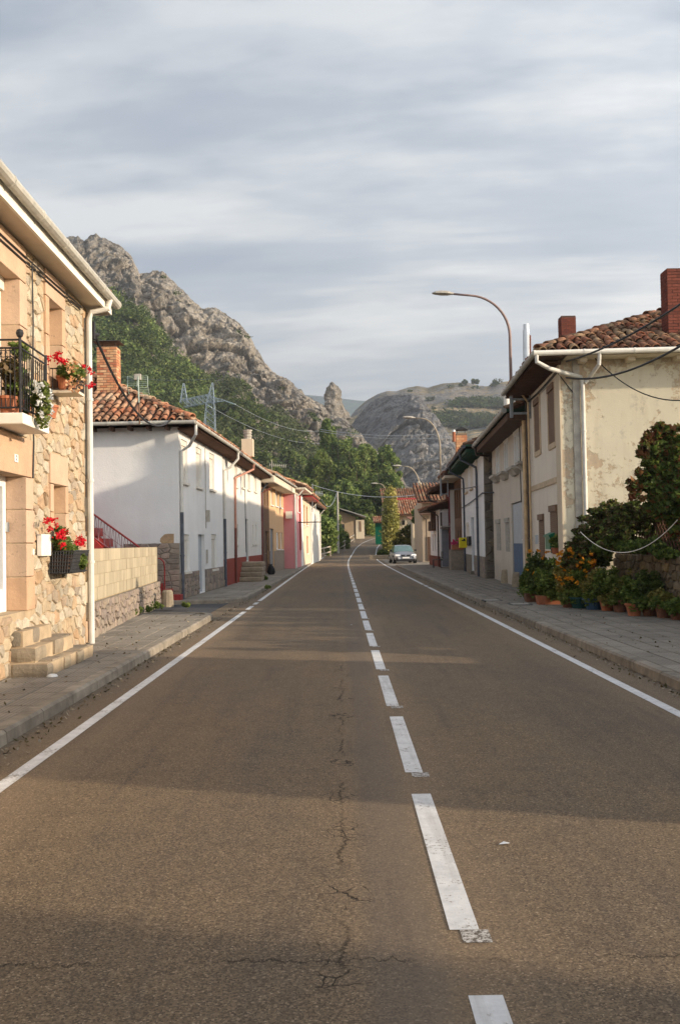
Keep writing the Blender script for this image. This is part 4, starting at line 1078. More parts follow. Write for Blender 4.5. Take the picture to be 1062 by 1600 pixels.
plant(t, FS.P(us1 - .32, 4.05, .30), (.17, .36, .22), 1200, m_f_gard, 'trailing_leaves', .05, k=16)
plant(t, FS.P(us0 + .4, 4.14, .16), (.1, .5, .08), 500, m_f_gard, 'stems', .045)
blooms(t, [pp(x, y, .26) for x, y in ((76, 560), (88, 556), (92, 553), (90, 560), (95, 562), (100, 565), (104, 566), (131, 572), (140, 577), (142, 583), (141, 603), (144, 600))], m_fl_red, .045, 34)
blooms(t, [pp(x, y, .40) for x, y in ((106, 571), (110, 580), (115, 575), (120, 583), (113, 592), (124, 591), (108, 597), (119, 600), (112, 607), (128, 582), (126, 603), (118, 568), (131, 595), (121, 610))], m_fl_peach, .05, 22, 'peach_blossoms')
# balcony plants
t = thing('balcony_plant', 'bushy green and russet potted plants inside the balcony railing', 'potted plant', FS.P(bs0 + .3, bz + .01, .15))
for a in (.1, .38, .66): pot(t, FS.P(bs0 + a, bz + .002, .16), .11, .2, m_terrac)
plant(t, FS.P(bs0 + .25, 3.62, .16), (.13, .34, .34), 1100, m_f_dry, size=.05); plant(t, FS.P(bs0 + .45, 3.55, .18), (.14, .4, .34), 1400, m_f_gard, 'dark_leaves', .05, k=18)
plant(t, FS.P(bs0 + .5, 4.02, .2), (.06, .55, .09), 300, m_f_pale, 'climbing_leaves', .05)
t = thing('petunia_plant', 'white petunias spilling over the outside of the balcony railing', 'potted plant', FS.P(bs1 - .1, bz + .02, XB + .08))
pot(t, FS.P(bs1 - .12, bz + .05, XB + .06), .1, .16, m_terrac)
plant(t, pp(66, 630, XB + .1), (.11, .22, .34), 1100, m_f_pale, size=.045, k=16)
blooms(t, [pp(x, y, XB + .14) for x, y in ((55, 598), (57, 609), (63, 602), (70, 608), (65, 618), (61, 628), (72, 617), (77, 613), (69, 622), (75, 630), (69, 638), (79, 622), (76, 641), (66, 647), (79, 634), (72, 655), (78, 652), (80, 643), (75, 662), (68, 631))], m_fl_white, .04, 24, 'white_blossoms', .034)

# front steps, rough stones
t = thing('stone_steps', 'three rough stone steps before the white door of the rubble house', 'steps')
st = [(.12, .29, 10.4, 13.35, -3.50), (.29, .47, 10.7, 13.0, -3.68), (.47, .66, 10.9, 12.6, -3.84), (.66, .86, 11.0, 12.3, -3.97)]
st = [(.12, .29, 11.45, 13.55, -3.50), (.29, .47, 11.55, 13.2, -3.68), (.47, .66, 11.6, 12.75, -3.84)]
for z0, z1, ya, yb, xf in st:
    MB().box(-4.1, xf, ya, yb, z0 - .02, z1 - .015).build('step_core', m_rubmort, t)
    n = 5
    yy = ya - .02; i = 0
    while yy < yb - .05:
        l = min(random.uniform(.24, .50), yb - yy + .02); wd = min(.42, xf + 4.0)
        mb = MB(); rough(mb, xf - wd, xf + random.uniform(-.03, .04), yy, yy + l - .008, z0 - .005, z1 + random.uniform(-.02, .012), .011); mb.build('step_stone', m_step, t); yy += l; i += 1
    xx = xf - .43
    while xx > -4.08:
        l = min(.33, xx + 4.08)
        if l < .05: break
        mb = MB(); rough(mb, xx - l + .008, xx, ya - .02 + random.uniform(-.03, .02), ya + .4, z0 - .005, z1 + random.uniform(-.02, .012), .011); mb.build('step_stone', m_step, t); xx -= l

# ------------------------------------------------------------------ cement block wall on its rubble footing
FB = Fac((-4.20, 15.6), (-4.92, 25.9), 1)
t = thing('block_wall', 'cement block wall on a rubble footing beside the stone house', 'wall', FB.P(5, .1, -.1))
mb = MB(); FB.box(mb, 0, FB.L, .02, 1.62, -.22, -.02); bw = mb.build('wall_core', m_blockj, t)
s = 0; top = 1.62; bh = .225
for j in range(4):
    z = .72 + j * bh; s = -(j % 2) * .24
    while s < FB.L:
        a, b = max(0, s), min(FB.L, s + .48)
        if b - a > .05: mb = MB(); FB.box(mb, a + .004, b - .004, z + .003, z + bh - .004, -.24, random.uniform(-.012, -.004)); mb.build('block', m_block, bw)
        s += .48
FB2 = Fac((-4.20 + .05, 15.6), (-4.92 + .05, 25.9), 1)
mb = MB(); FB.box(mb, 0, FB.L + .02, .02, .70, -.24, .04); fw = mb.build('footing', m_mortar, t)
rubble(fw, FB2, 0, FB.L, .10, .71, 190, m_plinth, proud=.035, seed=9, asp=1.3)
for i, (px, py, r) in enumerate(((153, 978, .10), (164, 972, .09), (190, 966, .22), (217, 960, .13), (231, 957, .11), (246, 953, .16), (207, 963, .12))):
    p = on(px, py, PZ); lab = ['tiny weed against the stone house end of the block wall', 'small round weed second along the block wall foot', 'largest bushy weed at the foot of the block wall', 'weed fifth along the block wall foot', 'low weed near the far end of the block wall', 'round green weed at the far corner of the block wall', 'small weed right beside the largest weed of the block wall'][i]
    o = leaves('weed', clumps((p.x, p.y, PZ + r * .7), (r, r, r * .9), 260, 10, .2, .5), .035, m_f_pale, None, up=.3)
    tag(o, lab, 'weed', 'weeds along the block wall')

# ------------------------------------------------------------------ left row
FA = Fac((-4.58, 27.4), (-4.29, 35.2), 1)
ZA = 5.05
A_up = [FA.rect(283.6, 688, 293.2, 754), FA.rect(306.4, 700, 315.3, 761), FA.rect(327.4, 709, 335, 765)]
A_lo = [FA.rect(287, 835, 296.2, 893), FA.rect(330.6, 835, 338.6, 889)]
A_d = FA.rect(310.3, 835, 320, 923)
A_d = (A_d[0], A_d[1], PZ + .02, A_d[3])
hA, wA = shell('white_house', 'white rendered house with brick chimney and stone plinth past the side street', FA, 8.5, .0, ZA, [m_white, m_white], A_up + A_lo + [A_d], depth=.15)
for r in A_up: window(hA, FA, r, 'blind', depth=.15, mull=0, sillm=m_blindw)
for r in A_lo: window(hA, FA, r, 'blind', depth=.15, mull=0, sillm=m_blindw)
door(hA, FA, A_d, m_blueg, depth=.15)
mb = MB(); mbq = MB()
for a, b in ((0, A_lo[0][0] - .0), (A_lo[0][0], A_lo[0][1]), (A_lo[0][1], A_d[0]), (A_d[1], A_lo[1][0]), (A_lo[1][0], A_lo[1][1]), (A_lo[1][1], FA.L)): FA.box(mb if b <= A_d[0] + .01 else mbq, a, b, .0, .86, .002, .02)
pa = mb.build('plinth', m_mortar, hA); pa2 = mbq.build('plinth', m_mortar, hA)
FAp = Fac(FA.P(0, 0, .02).xy, FA.P(FA.L, 0, .02).xy, 1)
rubble(pa, FAp, 0, A_d[0], PZ, .86, 60, m_plinth, proud=.02, seed=11); rubble(pa2, FAp, A_d[1], FA.L, PZ, .86, 46, m_plinth, proud=.02, seed=12)
# stone dado on the gable end near the corner, and the patch of peeled render above it
FG = Fac(FA.P(0, 0, -8.5).xy, FA.P(0, 0, 0).xy, 1)
if FG.n.y > 0: FG.n = -FG.n
mb = MB(); FG.box(mb, FG.L - 1.6, FG.L, 0, 1.72, .002, .02); pg = mb.build('corner_dado', m_mortar, hA)
FGp = Fac((FG.A + FG.n * .02).xy, (FG.B + FG.n * .02).xy, 1); FGp.n = FG.n
rubble(pg, FGp, FG.L - 1.6, FG.L, .05, 1.72, 64, m_plinth, proud=.02, seed=14, asp=1.8)
poly = [FG.pix(x, y) for x, y in ((272, 850), (272, 834), (263, 834), (257, 835), (251, 841), (250, 846), (254, 850))]
mb = MB(); mb.add([FG.P(a, b, .004) for a, b in poly], [tuple(range(len(poly)))]); mb.build('bare_render_patch', plain('bare_brown_render', (.42, .29, .17), .95, .2, 8, .4), hA)
roof(hA, FA, -.5, FA.L + .05, .5, 8.5, ZA + .10, .50, True, False, parts=300, under=m_woodeave)
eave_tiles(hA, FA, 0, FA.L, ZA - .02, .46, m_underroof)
mb = MB(); n = 16
for i in range(n): a = FG.L * (i + .5) / n; FG.box(mb, a - .04, a + .04, ZA - .10, ZA + .0, .0, .42)
mb.build('rafter_ends', m_woodeave, hA)
g1 = FA.P(-.56, ZA + .06, .57)
gutter(hA, [FA.P(-.56, ZA + .06, -8), g1], .055, m_gutter); gutter(hA, [g1, FA.P(FA.L, ZA + .06, .57)], .055, m_gutter)
pipe(hA, [g1 + Vector((0, .25, -.02)), g1 + Vector((0, .25, -.32)), FA.P(.05, ZA - .55, .30), FA.P(.08, ZA - .70, .06), FA.P(.08, 2.6, .06)], .045, m_pipew)
pipe(hA, [FA.P(.08, 2.6, .06), FA.P(.08, PZ, .06)], .05, m_piped, 'lower_downpipe')
sx = FA.pix(321, 800)[0]; mb = MB(); mb.tube([FA.P(sx, ZA - .2, .02), FA.P(sx, 2.2, .02)], .012, 5); FA.box(mb, sx, sx + .22, 2.42, 2.8, .01, .12); FA.box(mb, sx, sx + .2, 1.05, 1.5, .01, .04); mb.build('meter_and_cable', m_greyst, hA)
# chimney of orange brick with an iron cap
cxy = at(167, 600, 29.4); cA = bricks(hA, cxy.x, cxy.y + .3, .62, .56, 6.3, at(167, 541, 29.4).z, m_brickO, plain('pale_mortar', (.22, .15, .10), .95, .15, 12, .3), bh=.062, g=.017)
zc = at(167, 541, 29.4).z
mb = MB(); mb.box(cxy.x - .36, cxy.x + .36, cxy.y - .04, cxy.y + .64, 6.05, 6.32); mb.build('chimney_skirt', m_terrac, hA)
mb = MB()
for dx in (-.25, .25):
    for dy in (.08, .52): mb.tube([(cxy.x + dx, cxy.y + dy, zc), (cxy.x + dx, cxy.y + dy, zc + .16)], .012, 5)
a, b, z = cxy.x, cxy.y + .3, zc + .15
mb.add([(a - .42, b - .4, z), (a + .42, b - .4, z), (a + .42, b + .4, z), (a - .42, b + .4, z), (a - .24, b, z + .1), (a + .24, b, z + .1)], [(0, 1, 5, 4), (2, 3, 4, 5), (1, 2, 5), (3, 0, 4), (3, 2, 1, 0)])
mb.build('chimney_cap', m_iron, cA)
# grid aerial on a stand at the eave
t = thing('grid_aerial', 'pale green grid television aerial on a pole at the white house eave', 'aerial', at(218, 700, 26.75))
m_aer = plain('pale_green_metal', (.36, .44, .38), .5, .15, 7, .05)
p0, p1 = at(218.5, 663, 26.75), at(216, 588, 26.75)
mb = MB(); mb.tube([p0, p0.lerp(p1, .45)], .022, 6); mb.build('pole', m_rust, t)
mb = MB(); mb.tube([p0.lerp(p1, .45), p1], .02, 6); mb.tube([at(219, 662, 26.75), at(226, 662, 26.95)], .015, 5); mb.build('upper_pole', m_aer, t)
mb = MB(); Yg = 26.9
for x in (199.5, 214.5, 231): mb.tube([at(x, 588, Yg), at(x, 604, Yg)], .013, 5)
for y in np.linspace(588, 603, 6): mb.tube([at(199.5, y, Yg), at(231, y - .5, Yg)], .008, 4)
for x in (199.5, 231): mb.tube([at(x, 604, Yg), at(x + 2.5, 616, Yg + .3)], .013, 5)
for y in np.linspace(606, 616, 4): mb.tube([at(215, y, Yg + .1), at(232, y, Yg + .2)], .008, 4)
mb.build('grid', m_aer, t); mb = MB(); q = at(216, 588, 26.8); mb.box(q.x - .1, q.x + .08, q.y - .06, q.y + .06, q.z - .1, q.z + .06); mb.build('receiver_box', m_greyst, t)
# red stair railing, red stair and the small red steps at the corner
t = thing('red_staircase', 'outside stair painted red against the white gable behind the block wall', 'staircase', (-6.8, 26.4, .1))
mb = MB(); 
a, b = at(140, 829, 26.6), at(166, 856, 26.6)
d = (b - a).normalized(); a2, b2 = a - d * 1.8, b + d * 1.6
mb.hexa([(a2.x, 26.2, a2.z - .6), (b2.x, 26.2, b2.z - .3), (b2.x, 27.2, b2.z - .3), (a2.x, 27.2, a2.z - .6), (a2.x, 26.2, a2.z), (b2.x, 26.2, b2.z), (b2.x, 27.2, b2.z), (a2.x, 27.2, a2.z)]); mb.build('stair_flight', m_redp, t)
mb = MB(); n = 10
for i in range(n): p = a2.lerp(b2, (i + .5) / n); mb.box(p.x - .16, p.x + .2, 26.3, 27.25, p.z - .14, p.z + .09)
mb.build('treads', m_redp, t)
ra, rb = at(136, 796, 26.3), at(218, 855, 26.3); mb = MB(); mb.tube([ra, rb, rb + Vector((.2, 0, -.2))], .028, 6); mb.build('handrail', m_redp, t)
mb = MB(); la, lb = at(136, 831, 26.3), at(218, 892, 26.3); n = 9; mb.tube([la, lb], .014, 5)
for i in range(n):
    p, q = la.lerp(lb, i / n), ra.lerp(rb, i / n); p2, q2 = la.lerp(lb, (i + 1) / n), ra.lerp(rb, (i + 1) / n)
    mb.tube([p, q], .010, 4); m1_ = q.lerp(p2, .5); mb.tube([p, q.lerp(q2, .5)], .006, 4); mb.tube([p2, q.lerp(q2, .5)], .006, 4); mb.tube([p.lerp(q, .5), p2.lerp(q2, .5)], .006, 4)
mb.build('balusters', plain('pink_iron', (.30, .14, .15), .6, .1, 6, .05), t)
t = thing('red_corner_steps', 'small red painted steps with curved red handrail at the white house corner', 'steps', (-4.9, 26.9, .1))
for i in range(3):
    mb = MB(); mb.box(-5.9, -4.62 - .28 * i + .12, 26.95 - .0, 27.38, PZ + .16 * i - .02, PZ + .16 * (i + 1) - .01); mb.build('step', m_redp, t, bevel=.012)
pz = [at(x, y, 26.9) for x, y in ((246, 872), (251, 873), (256, 878), (257.5, 886), (257.5, 927))]
mb = MB(); mb.tube(pz, .02, 6); mb.build('handrail', m_redp, t)
p = on(262, 947, PZ); mb = MB(); mb.lathe((p.x, p.y, PZ - .02), [(.16, 0), (.15, .25), (.14, .38), (.10, .43)], 12); tag(mb.build('stone_bollard', m_step, bevel=0), 'squat rounded stone post beside the small red corner steps', 'bollard')

# --- second white house with red base
FBh = Fac((-4.285, 35.22), (-3.95, 48.3), 1)
ZB = 5.0
B_up = [FBh.rect(366, 719.5, 370.5, 760), FBh.rect(377.5, 722, 381.5, 762), FBh.rect(386, 727, 390.3, 765), FBh.rect(396.5, 732, 400.5, 768)]
B_d = FBh.rect(384, 811, 388, 876); B_lo = [FBh.rect(370, 813, 372.6, 850), FBh.rect(394, 815, 396.5, 850), FBh.rect(399, 815, 401.5, 850)]
hB, wB = shell('red_based_house', 'stained white house with a red painted base and salmon downpipe', FBh, 8, .0, ZB, [m_whiteB, m_whiteB], B_up + B_lo + [B_d], depth=.12)
for r in B_up + B_lo: window(hB, FBh, r, 'blind', depth=.12, mull=0, sillm=m_blindw)
door(hB, FBh, B_d, m_graydoor, depth=.12)
mb = MB()
for a, b in ((0, B_d[0]), (B_d[1], FBh.L)): FBh.box(mb, a, b, .0, 1.12, .002, .015)
mb.build('painted_base', m_redbase, hB)
roof(hB, FBh, -.04, FBh.L + .3, .5, 8, ZB + .12, .36, False, False, parts=0)
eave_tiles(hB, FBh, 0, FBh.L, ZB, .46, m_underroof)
gutter(hB, [FBh.P(0, ZB + .08, .57), FBh.P(FBh.L + .2, ZB + .08, .57)], .055, m_gutter)
g1 = FBh.P(.1, ZB + .06, .57)
pipe(hB, [g1, g1 + Vector((0, 0, -.25)), FBh.P(.05, ZB - .5, .3), FBh.P(.05, ZB - .62, .06), FBh.P(.05, 2.6, .06)], .045, m_pipew); pipe(hB, [FBh.P(.05, 2.6, .06), FBh.P(.05, PZ, .06)], .05, m_piped, 'lower_downpipe')
s3 = FBh.pix(365.5, 800)[0]
pipe(hB, [FBh.P(s3 + 2.2, ZB + .05, .57), FBh.P(s3 + 2.2, ZB - .2, .55), FBh.P(s3, ZB - .7, .07), FBh.P(s3, 2.3, .06)], .045, m_pipepink); pipe(hB, [FBh.P(s3, 2.3, .06), FBh.P(s3, PZ, .06)], .05, m_pipered, 'lower_downpipe')
pipe(hB, [FBh.P(FBh.L - .2, ZB - .55, .5), FBh.P(FBh.L - .3, ZB - .8, .07), FBh.P(FBh.L - .3, PZ, .06)], .045, m_pipered)
sx = FBh.pix(382, 760)[0]; mb = MB(); mb.tube([FBh.P(sx, ZB - .3, .02), FBh.P(sx + .1, 1.3, .02)], .014, 5); mb.build('wall_cable', m_iron, hB)
c = at(387, 690, 44.0); mb = MB(); mb.box(c.x - .26, c.x + .26, c.y - .26, c.y + .26, c.z - .7, c.z + .1); ch = mb.build('chimney', m_cream, hB)
mb = MB(); mb.lathe((c.x, c.y, c.z + .1), [(.19, 0), (.19, .06), (.17, .065), (.17, .12), (.2, .125), (.2, .19), (.17, .195), (.17, .25), (.2, .255), (.2, .31), (.17, .315), (.17, .37), (.21, .375), (.21, .43)], 12); mb.build('chimney_pot', m_greyst, ch)
# stone stoop in front of it
t = thing('stone_stoop', 'grey stone stoop with side steps before the red based house', 'steps', (-3.7, 42.5, .1))
p = on(383, 909, PZ); y0 = p.y
for i in range(4):
    mb = MB(); rough(mb, -4.25, -3.25, y0 + .30 * i, y0 + 2.2, PZ + .2 * i - .01, PZ + .2 * (i + 1) - .012, .02, 5); mb.build('step', m_step, t)
o = leaves('weed', clumps((-3.2, y0 + 1.6, PZ + .08), (.1, .4, .1), 260, 8, .2, .5), .05, m_f_pale); tag(o, 'low weeds growing at the foot of the grey stoop', 'weed')
p = on(424, 897, PZ); m_blk = plain('black_plastic', (.015, .015, .016), .6, .2, 8, .1)
t = thing('black_sack', 'crumpled black sack standing on the pavement beyond the grey stoop', 'sack', (p.x, p.y, PZ))
mb = MB(); mb.lathe((p.x, p.y, PZ), [(.14, 0), (.20, .10), (.18, .25), (.12, .38), (.05, .44), (.08, .50)], 11); o = mb.build('sack_body', m_blk, t, smooth=True)
for v in o.data.vertices: v.co += Vector(noise.noise_vector(v.co * 5)) * .06

# --- brown and peach house
FC = Fac((-4.0, 48.5), (-3.42, 62.2), 1)
ZC = 5.0
C_up = [FC.rect(423, 762, 426.3, 789), FC.rect(430.5, 766, 434.3, 791), FC.rect(437.3, 768, 440.5, 793), FC.rect(411.3, 757, 413.5, 789), FC.rect(415.5, 759, 418.5, 789)]
C_lo = [FC.rect(432, 832, 436, 858), FC.rect(438.6, 832, 441.2, 858)]
C_d = [FC.rect(414.5, 830, 419.5, 880), FC.rect(422, 826, 428, 884)]; C_d = [(a, b, PZ + .01, d) for a, b, c, d in C_d]
hC, wC = shell('peach_house', 'peach rendered house with brown brick near end and boxed cream eaves', FC, 8, 0, ZC, [m_peach, m_brownf], C_up + C_lo + C_d, depth=.12)
for r in C_up[:3] + C_lo: window(hC, FC, r, 'curtain', depth=.12, mull=1, fw=.07)
sc = FC.pix(420.5, 830)[0]
mb = MB(); hc = C_up[3:] + [C_d[0]]
Fc2 = Fac(FC.P(0, 0, .012).xy, FC.P(FC.L, 0, .012).xy, 1); Fc2.wall(mb, 0, sc, .0, ZC, hc, .1); mb.build('brown_brick_bay', m_brownf, hC)
for r in C_up[3:]: window(hC, FC, r, 'blind', depth=.12, mull=0, bm=m_brownsh, sill=False, fm=m_brownsh)
door(hC, FC, C_d[0], m_woodeave, .12); door(hC, FC, C_d[1], m_graydoor, .12)
mb = MB()
for a, b in ((sc, C_d[1][0]), (C_d[1][1], FC.L)): FC.box(mb, a, b, 0, 1.25, .002, .018)
mb.build('stone_base', m_plinth, hC)
mb = MB(); FC.box(mb, -.1, FC.L, ZC - .25, ZC + .12, .0, .75); mb.build('boxed_eave', m_soffit, hC, bevel=.05)
roof(hC, FC, -.1, FC.L + .05, .75, 8, ZC + .22, .34, False, False)
gutter(hC, [FC.P(.0, ZC + .16, .83), FC.P(FC.L, ZC + .16, .83)], .06, m_gutter)
pipe(hC, [FC.P(.25, ZC + .0, .55), FC.P(.2, ZC - .6, .07), FC.P(.2, PZ, .06)], .05, m_piped)
pipe(hC, [FC.P(FC.L - .3, ZC - .2, .2), FC.P(FC.L - .3, PZ, .06)], .045, m_pipew)
# comb aerial at its near corner
t = thing('roof_aerial', 'pale bristling aerial on the near eave of the peach house', 'aerial', FC.P(.0, ZC + .2, .6)); mb = MB()
a = FC.P(.0, ZC + .15, .6); mb.tube([a, a + Vector((0, 0, .75))], .02, 5); mb.tube([a + Vector((-.1, 0, .5)), a + Vector((.7, 0, .42))], .015, 5)
for i in range(9): q = a + Vector((-.1 + .8 * i / 8, 0, .5 - .08 * i / 8)); mb.tube([q - Vector((0, .2, .10)), q + Vector((0, .2, .10))], .010, 4)
mb.build('aerial_bars', m_gutter, t)

# --- pink house and the last houses of the left row
FD = Fac((-2.84, 59.9), (-2.62, 66.5), 1)
ZD = 5.05
D_up = [FD.rect(464.8, 776, 467.0, 800), FD.rect(469, 778, 470.6, 800)]
hD, wD = shell('pink_house', 'pink gabled house with red and white street face and white corner strips', FD, 6, 0, ZD, [m_pink, m_pink], D_up, depth=.1)
for r in D_up: window(hD, FD, r, 'blind', depth=.1, mull=0)
mb = MB(); FD.box(mb, -.02, .9, 0, ZD, .003, .03); mb.build('white_corner_strip', m_white, hD)
mb = MB(); sr = FD.pix(470.5, 820)[0]; FD.box(mb, 3.9, 5.0, 1.2, ZD, .003, .05); mb.build('red_strip', m_redp, hD)
mb = MB(); FD.box(mb, 5.0, FD.L, 0, ZD, .003, .04); mb.build('white_strip', m_white, hD)
roof(hD, FD, -.15, FD.L + .1, .75, 6, ZD + .2, .34, False, False); mb = MB(); FD.box(mb, -.12, FD.L, ZD - .02, ZD + .1, .0, .70); mb.build('boxed_eave', m_soffit, hD)
pipe(hD, [FD.P(.1, ZD, .6), FD.P(.1, ZD - .35, .3), FD.P(.1, ZD - .5, .07), FD.P(.1, PZ, .07)], .05, m_pipew); mb = MB(); p = at(451.5, 804, 59.8); mb.box(p.x - .2, p.x + .2, p.y - .15, p.y, p.z - .25, p.z + .2); mb.build('gable_box', m_fascia, hD)
mb = MB(); FD.box(mb, 3.0, 3.1, 3.0, 3.06, 0, 1.5); mb.build('wall_bracket', m_iron, hD)
FE = Fac((-2.60, 66.7), (-2.36, 75), 1)
hE_h = [FE.rect(483, 770, 485.3, 795), FE.rect(482, 760, 484, 790)]
r1 = (4.0, 5.6, 3.0, 4.4); r2 = (1.2, 2.4, 3.0, 4.4); r3 = (4.0, 5.6, .9, 2.2)
hE, wE = shell('ochre_house', 'narrow ochre house with orange brown shutters beyond the pink one', FE, 6, 0, 4.9, [m_cream, m_cream], [r1, r2, r3], depth=.1)
window(hE, FE, r1, 'blind', .1, bm=m_orangesh, mull=0); window(hE, FE, r2, 'blind', .1, bm=m_orangesh, mull=0); window(hE, FE, r3, 'blind', .1, bm=m_orangesh, mull=0)
mb = MB(); FE.box(mb, 0, FE.L, 0, 2.2, .003, .03); mb2 = MB(); FE.box(mb2, -.1, FE.L, 4.86, 4.98, 0, .7); mb2.build('eave_board', m_redp, hE)
roof(hE, FE, -.1, FE.L + .1, .75, 6, 5.05, .32, False, False)
FF = Fac((-2.34, 75.2), (-1.92, 90), 1)
FFh = [(2, 3.1, 3.0, 4.3), (6, 7.1, 3.0, 4.3), (10, 11.2, 3.0, 4.3), (2, 3.1, .9, 2.1), (9.5, 10.6, .1, 2.1)]
hF, wF = shell('last_white_house', 'off white house ending the left row beside the shrubbery', FF, 6, 0, 4.7, [m_whiteB, m_whiteB], FFh, depth=.1)
for r in FFh: window(hF, FF, r, 'blind', .1, bm=m_blindw, mull=0, sill=False)
roof(hF, FF, -.1, FF.L + .3, .6, 6, 4.85, .3, False, False, mat=m_rtileD)
pipe(hF, [FF.P(.3, 4.8, .5), FF.P(.3, 4.3, .08), FF.P(.3, .12, .08)], .05, m_pipew); pipe(hF, [FF.P(FF.L - .4, 4.8, .5), FF.P(FF.L - .4, 4.3, .08), FF.P(FF.L - .4, .12, .08)], .05, m_pipew)
# ------------------------------------------------------------------ right row: cream corner house
F1 = Fac((5.24, 22.5), (5.52, 27.9), -1)
Z1 = 5.85
def arch_hole(fac, r): return r
H1u = [F1.rect(835.5, 622, 843.4, 705), F1.rect(857, 600, 867, 693)]
H1l = [F1.rect(842.5, 803, 850.4, 886), F1.rect(860, 789, 871, 865)]
h1, w1 = shell('cream_corner_house', 'cream house with peeling gable, brown arched blinds and mossy tiled hip roof', F1, 9.5, 0, Z1, [m_creamH1, m_creamG], H1u + H1l, depth=.20)
for i, r in enumerate(H1u + H1l): window(h1, F1, r, 'blind', depth=.05, mull=0, bm=m_brownsh, fm=m_brownsh, sill=False)
mb = MB()
for r in H1u:      # arched heads: tan surround with a filled arch corner
    s0, s1, z0, z1 = r; n = 10
    for q in (0, 1):
        pts = []
        for k in range(n + 1):
            a = math.pi / 2 * k / n; x = (s1 - s0) / 2 * (1 - math.cos(a)) if not q else (s1 - s0) - (s1 - s0) / 2 * (1 - math.cos(a)); pts.append((s0 + x, z1 - .22 + .22 * math.sin(a)))
        cx0 = s0 if not q else s1
        for k in range(n):
            (a, b), (c, d) = pts[k], pts[k + 1]; mb.quad(F1.P(a, b, .001), F1.P(c, d, .001), F1.P(c, z1, .001), F1.P(a, z1, .001)); mb.quad(F1.P(a, b, .001), F1.P(c, d, .001), F1.P(c, d, -.12), F1.P(a, b, -.12))
mb.build('arch_head', m_creamH1, h1)
for r in H1u:
    mb = MB(); s0, s1, z0, z1 = r; w_ = .11
    F1.box(mb, s0 - w_, s0, z0 - .12, z1, .002, .03); F1.box(mb, s1, s1 + w_, z0 - .12, z1, .002, .03); F1.box(mb, s0, s1, z0 - .14, z0 - .001, .002, .03); F1.box(mb, s0 - w_, s1 + w_, z1, z1 + .06, .002, .03); mb.build('window_surround', m_trimG, h1)
zb = F1.pix(858, 754)[1]; mb = MB(); F1.box(mb, .02, F1.L, zb - .07, zb + .07, .002, .035); mb.build('string_band', m_trimG, h1)
mb = MB(); F1.box(mb, -.01, .62, 0, Z1, .002, .04); mb.build('corner_pilaster', m_cream, h1)
FG1 = Fac(F1.P(0, 0, 0).xy, F1.P(0, 0, -9.5).xy, 1)
if FG1.n.y > 0: FG1.n = -FG1.n
sa, sb = FG1.pix(896, 700)[0], FG1.pix(907, 700)[0]
mb = MB(); FG1.box(mb, sa, sb, 0, Z1, .002, .03); mb.build('grey_gable_strip', m_greyst, h1)
roof(h1, F1, -.6, F1.L + .1, .62, 9.5, Z1 + .10, .425, True, False, parts=300, mat=m_rtileD)
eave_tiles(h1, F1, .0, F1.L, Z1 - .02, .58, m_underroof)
for i in range(9): mb = MB(); a = .4 + i * 1.1; FG1.box(mb, a, a + .16, Z1 - .10, Z1 + .0, 0, .35); mb.build('eave_bracket', m_soffit, h1)
mb = MB(); F1.box(mb, -.58, F1.L, Z1 + .0, Z1 + .03, -.05, .6); mb.build('soffit', m_woodeave, h1)
mb = MB(); FG1.box(mb, -.0, 9.5, Z1 + .0, Z1 + .03, .002, .55); mb.build('gable_soffit', m_soffit, h1)
gc = F1.P(-.68, Z1 + .06, .70); gutter(h1, [gc, F1.P(-.68, Z1 + .06, -9.5)], .062, m_fascia); gutter(h1, [gc, F1.P(F1.L, Z1 + .06, .70)], .062, m_gutter)
sp_ = FG1.pix(911, 700)[0]
pipe(h1, [gc + Vector((.05, 0, -.04)), gc + Vector((.05, .0, -.20)), gc + Vector((.35, .1, -.34)), FG1.P(sp_ - .05, Z1 - .42, .10), FG1.P(sp_, Z1 - .6, .07), FG1.P(sp_, 2.0, .07), FG1.P(sp_, .1, .07)], .05, m_pipew)
s9 = FG1.pix(926, 560)[0]; pipe(h1, [F1.P(-.68, Z1 + .04, -s9), FG1.P(s9, Z1 - .22, .6), FG1.P(s9 - .15, Z1 - .48, .12), FG1.P(sp_ + .05, Z1 - .56, .10)], .045, m_pipew, 'gutter_outlet')
for pxx, mt, rr in ((824.5, m_pipetan, .06), (829.5, m_pipebrn, .035), (832, m_pipetan, .03)):
    s_ = F1.pix(pxx, 750)[0]; pipe(h1, [F1.P(s_, Z1, .3), F1.P(s_, Z1 - .3, .09), F1.P(s_, .9 if rr > .05 else .4, .09)], rr, mt)
mb = MB()
for q in (.05, .09): mb.tube(sag(F1.P(-.0, Z1 - .25, q), F1.P(F1.L, Z1 - .25, q), .05, 16), .014, 5)
mb.tube(sag(F1.P(.0, Z1 - .3, .06), FG1.P(.3, Z1 - .8, .02), .0), .012, 5); mb.build('wall_cable', m_iron, h1)
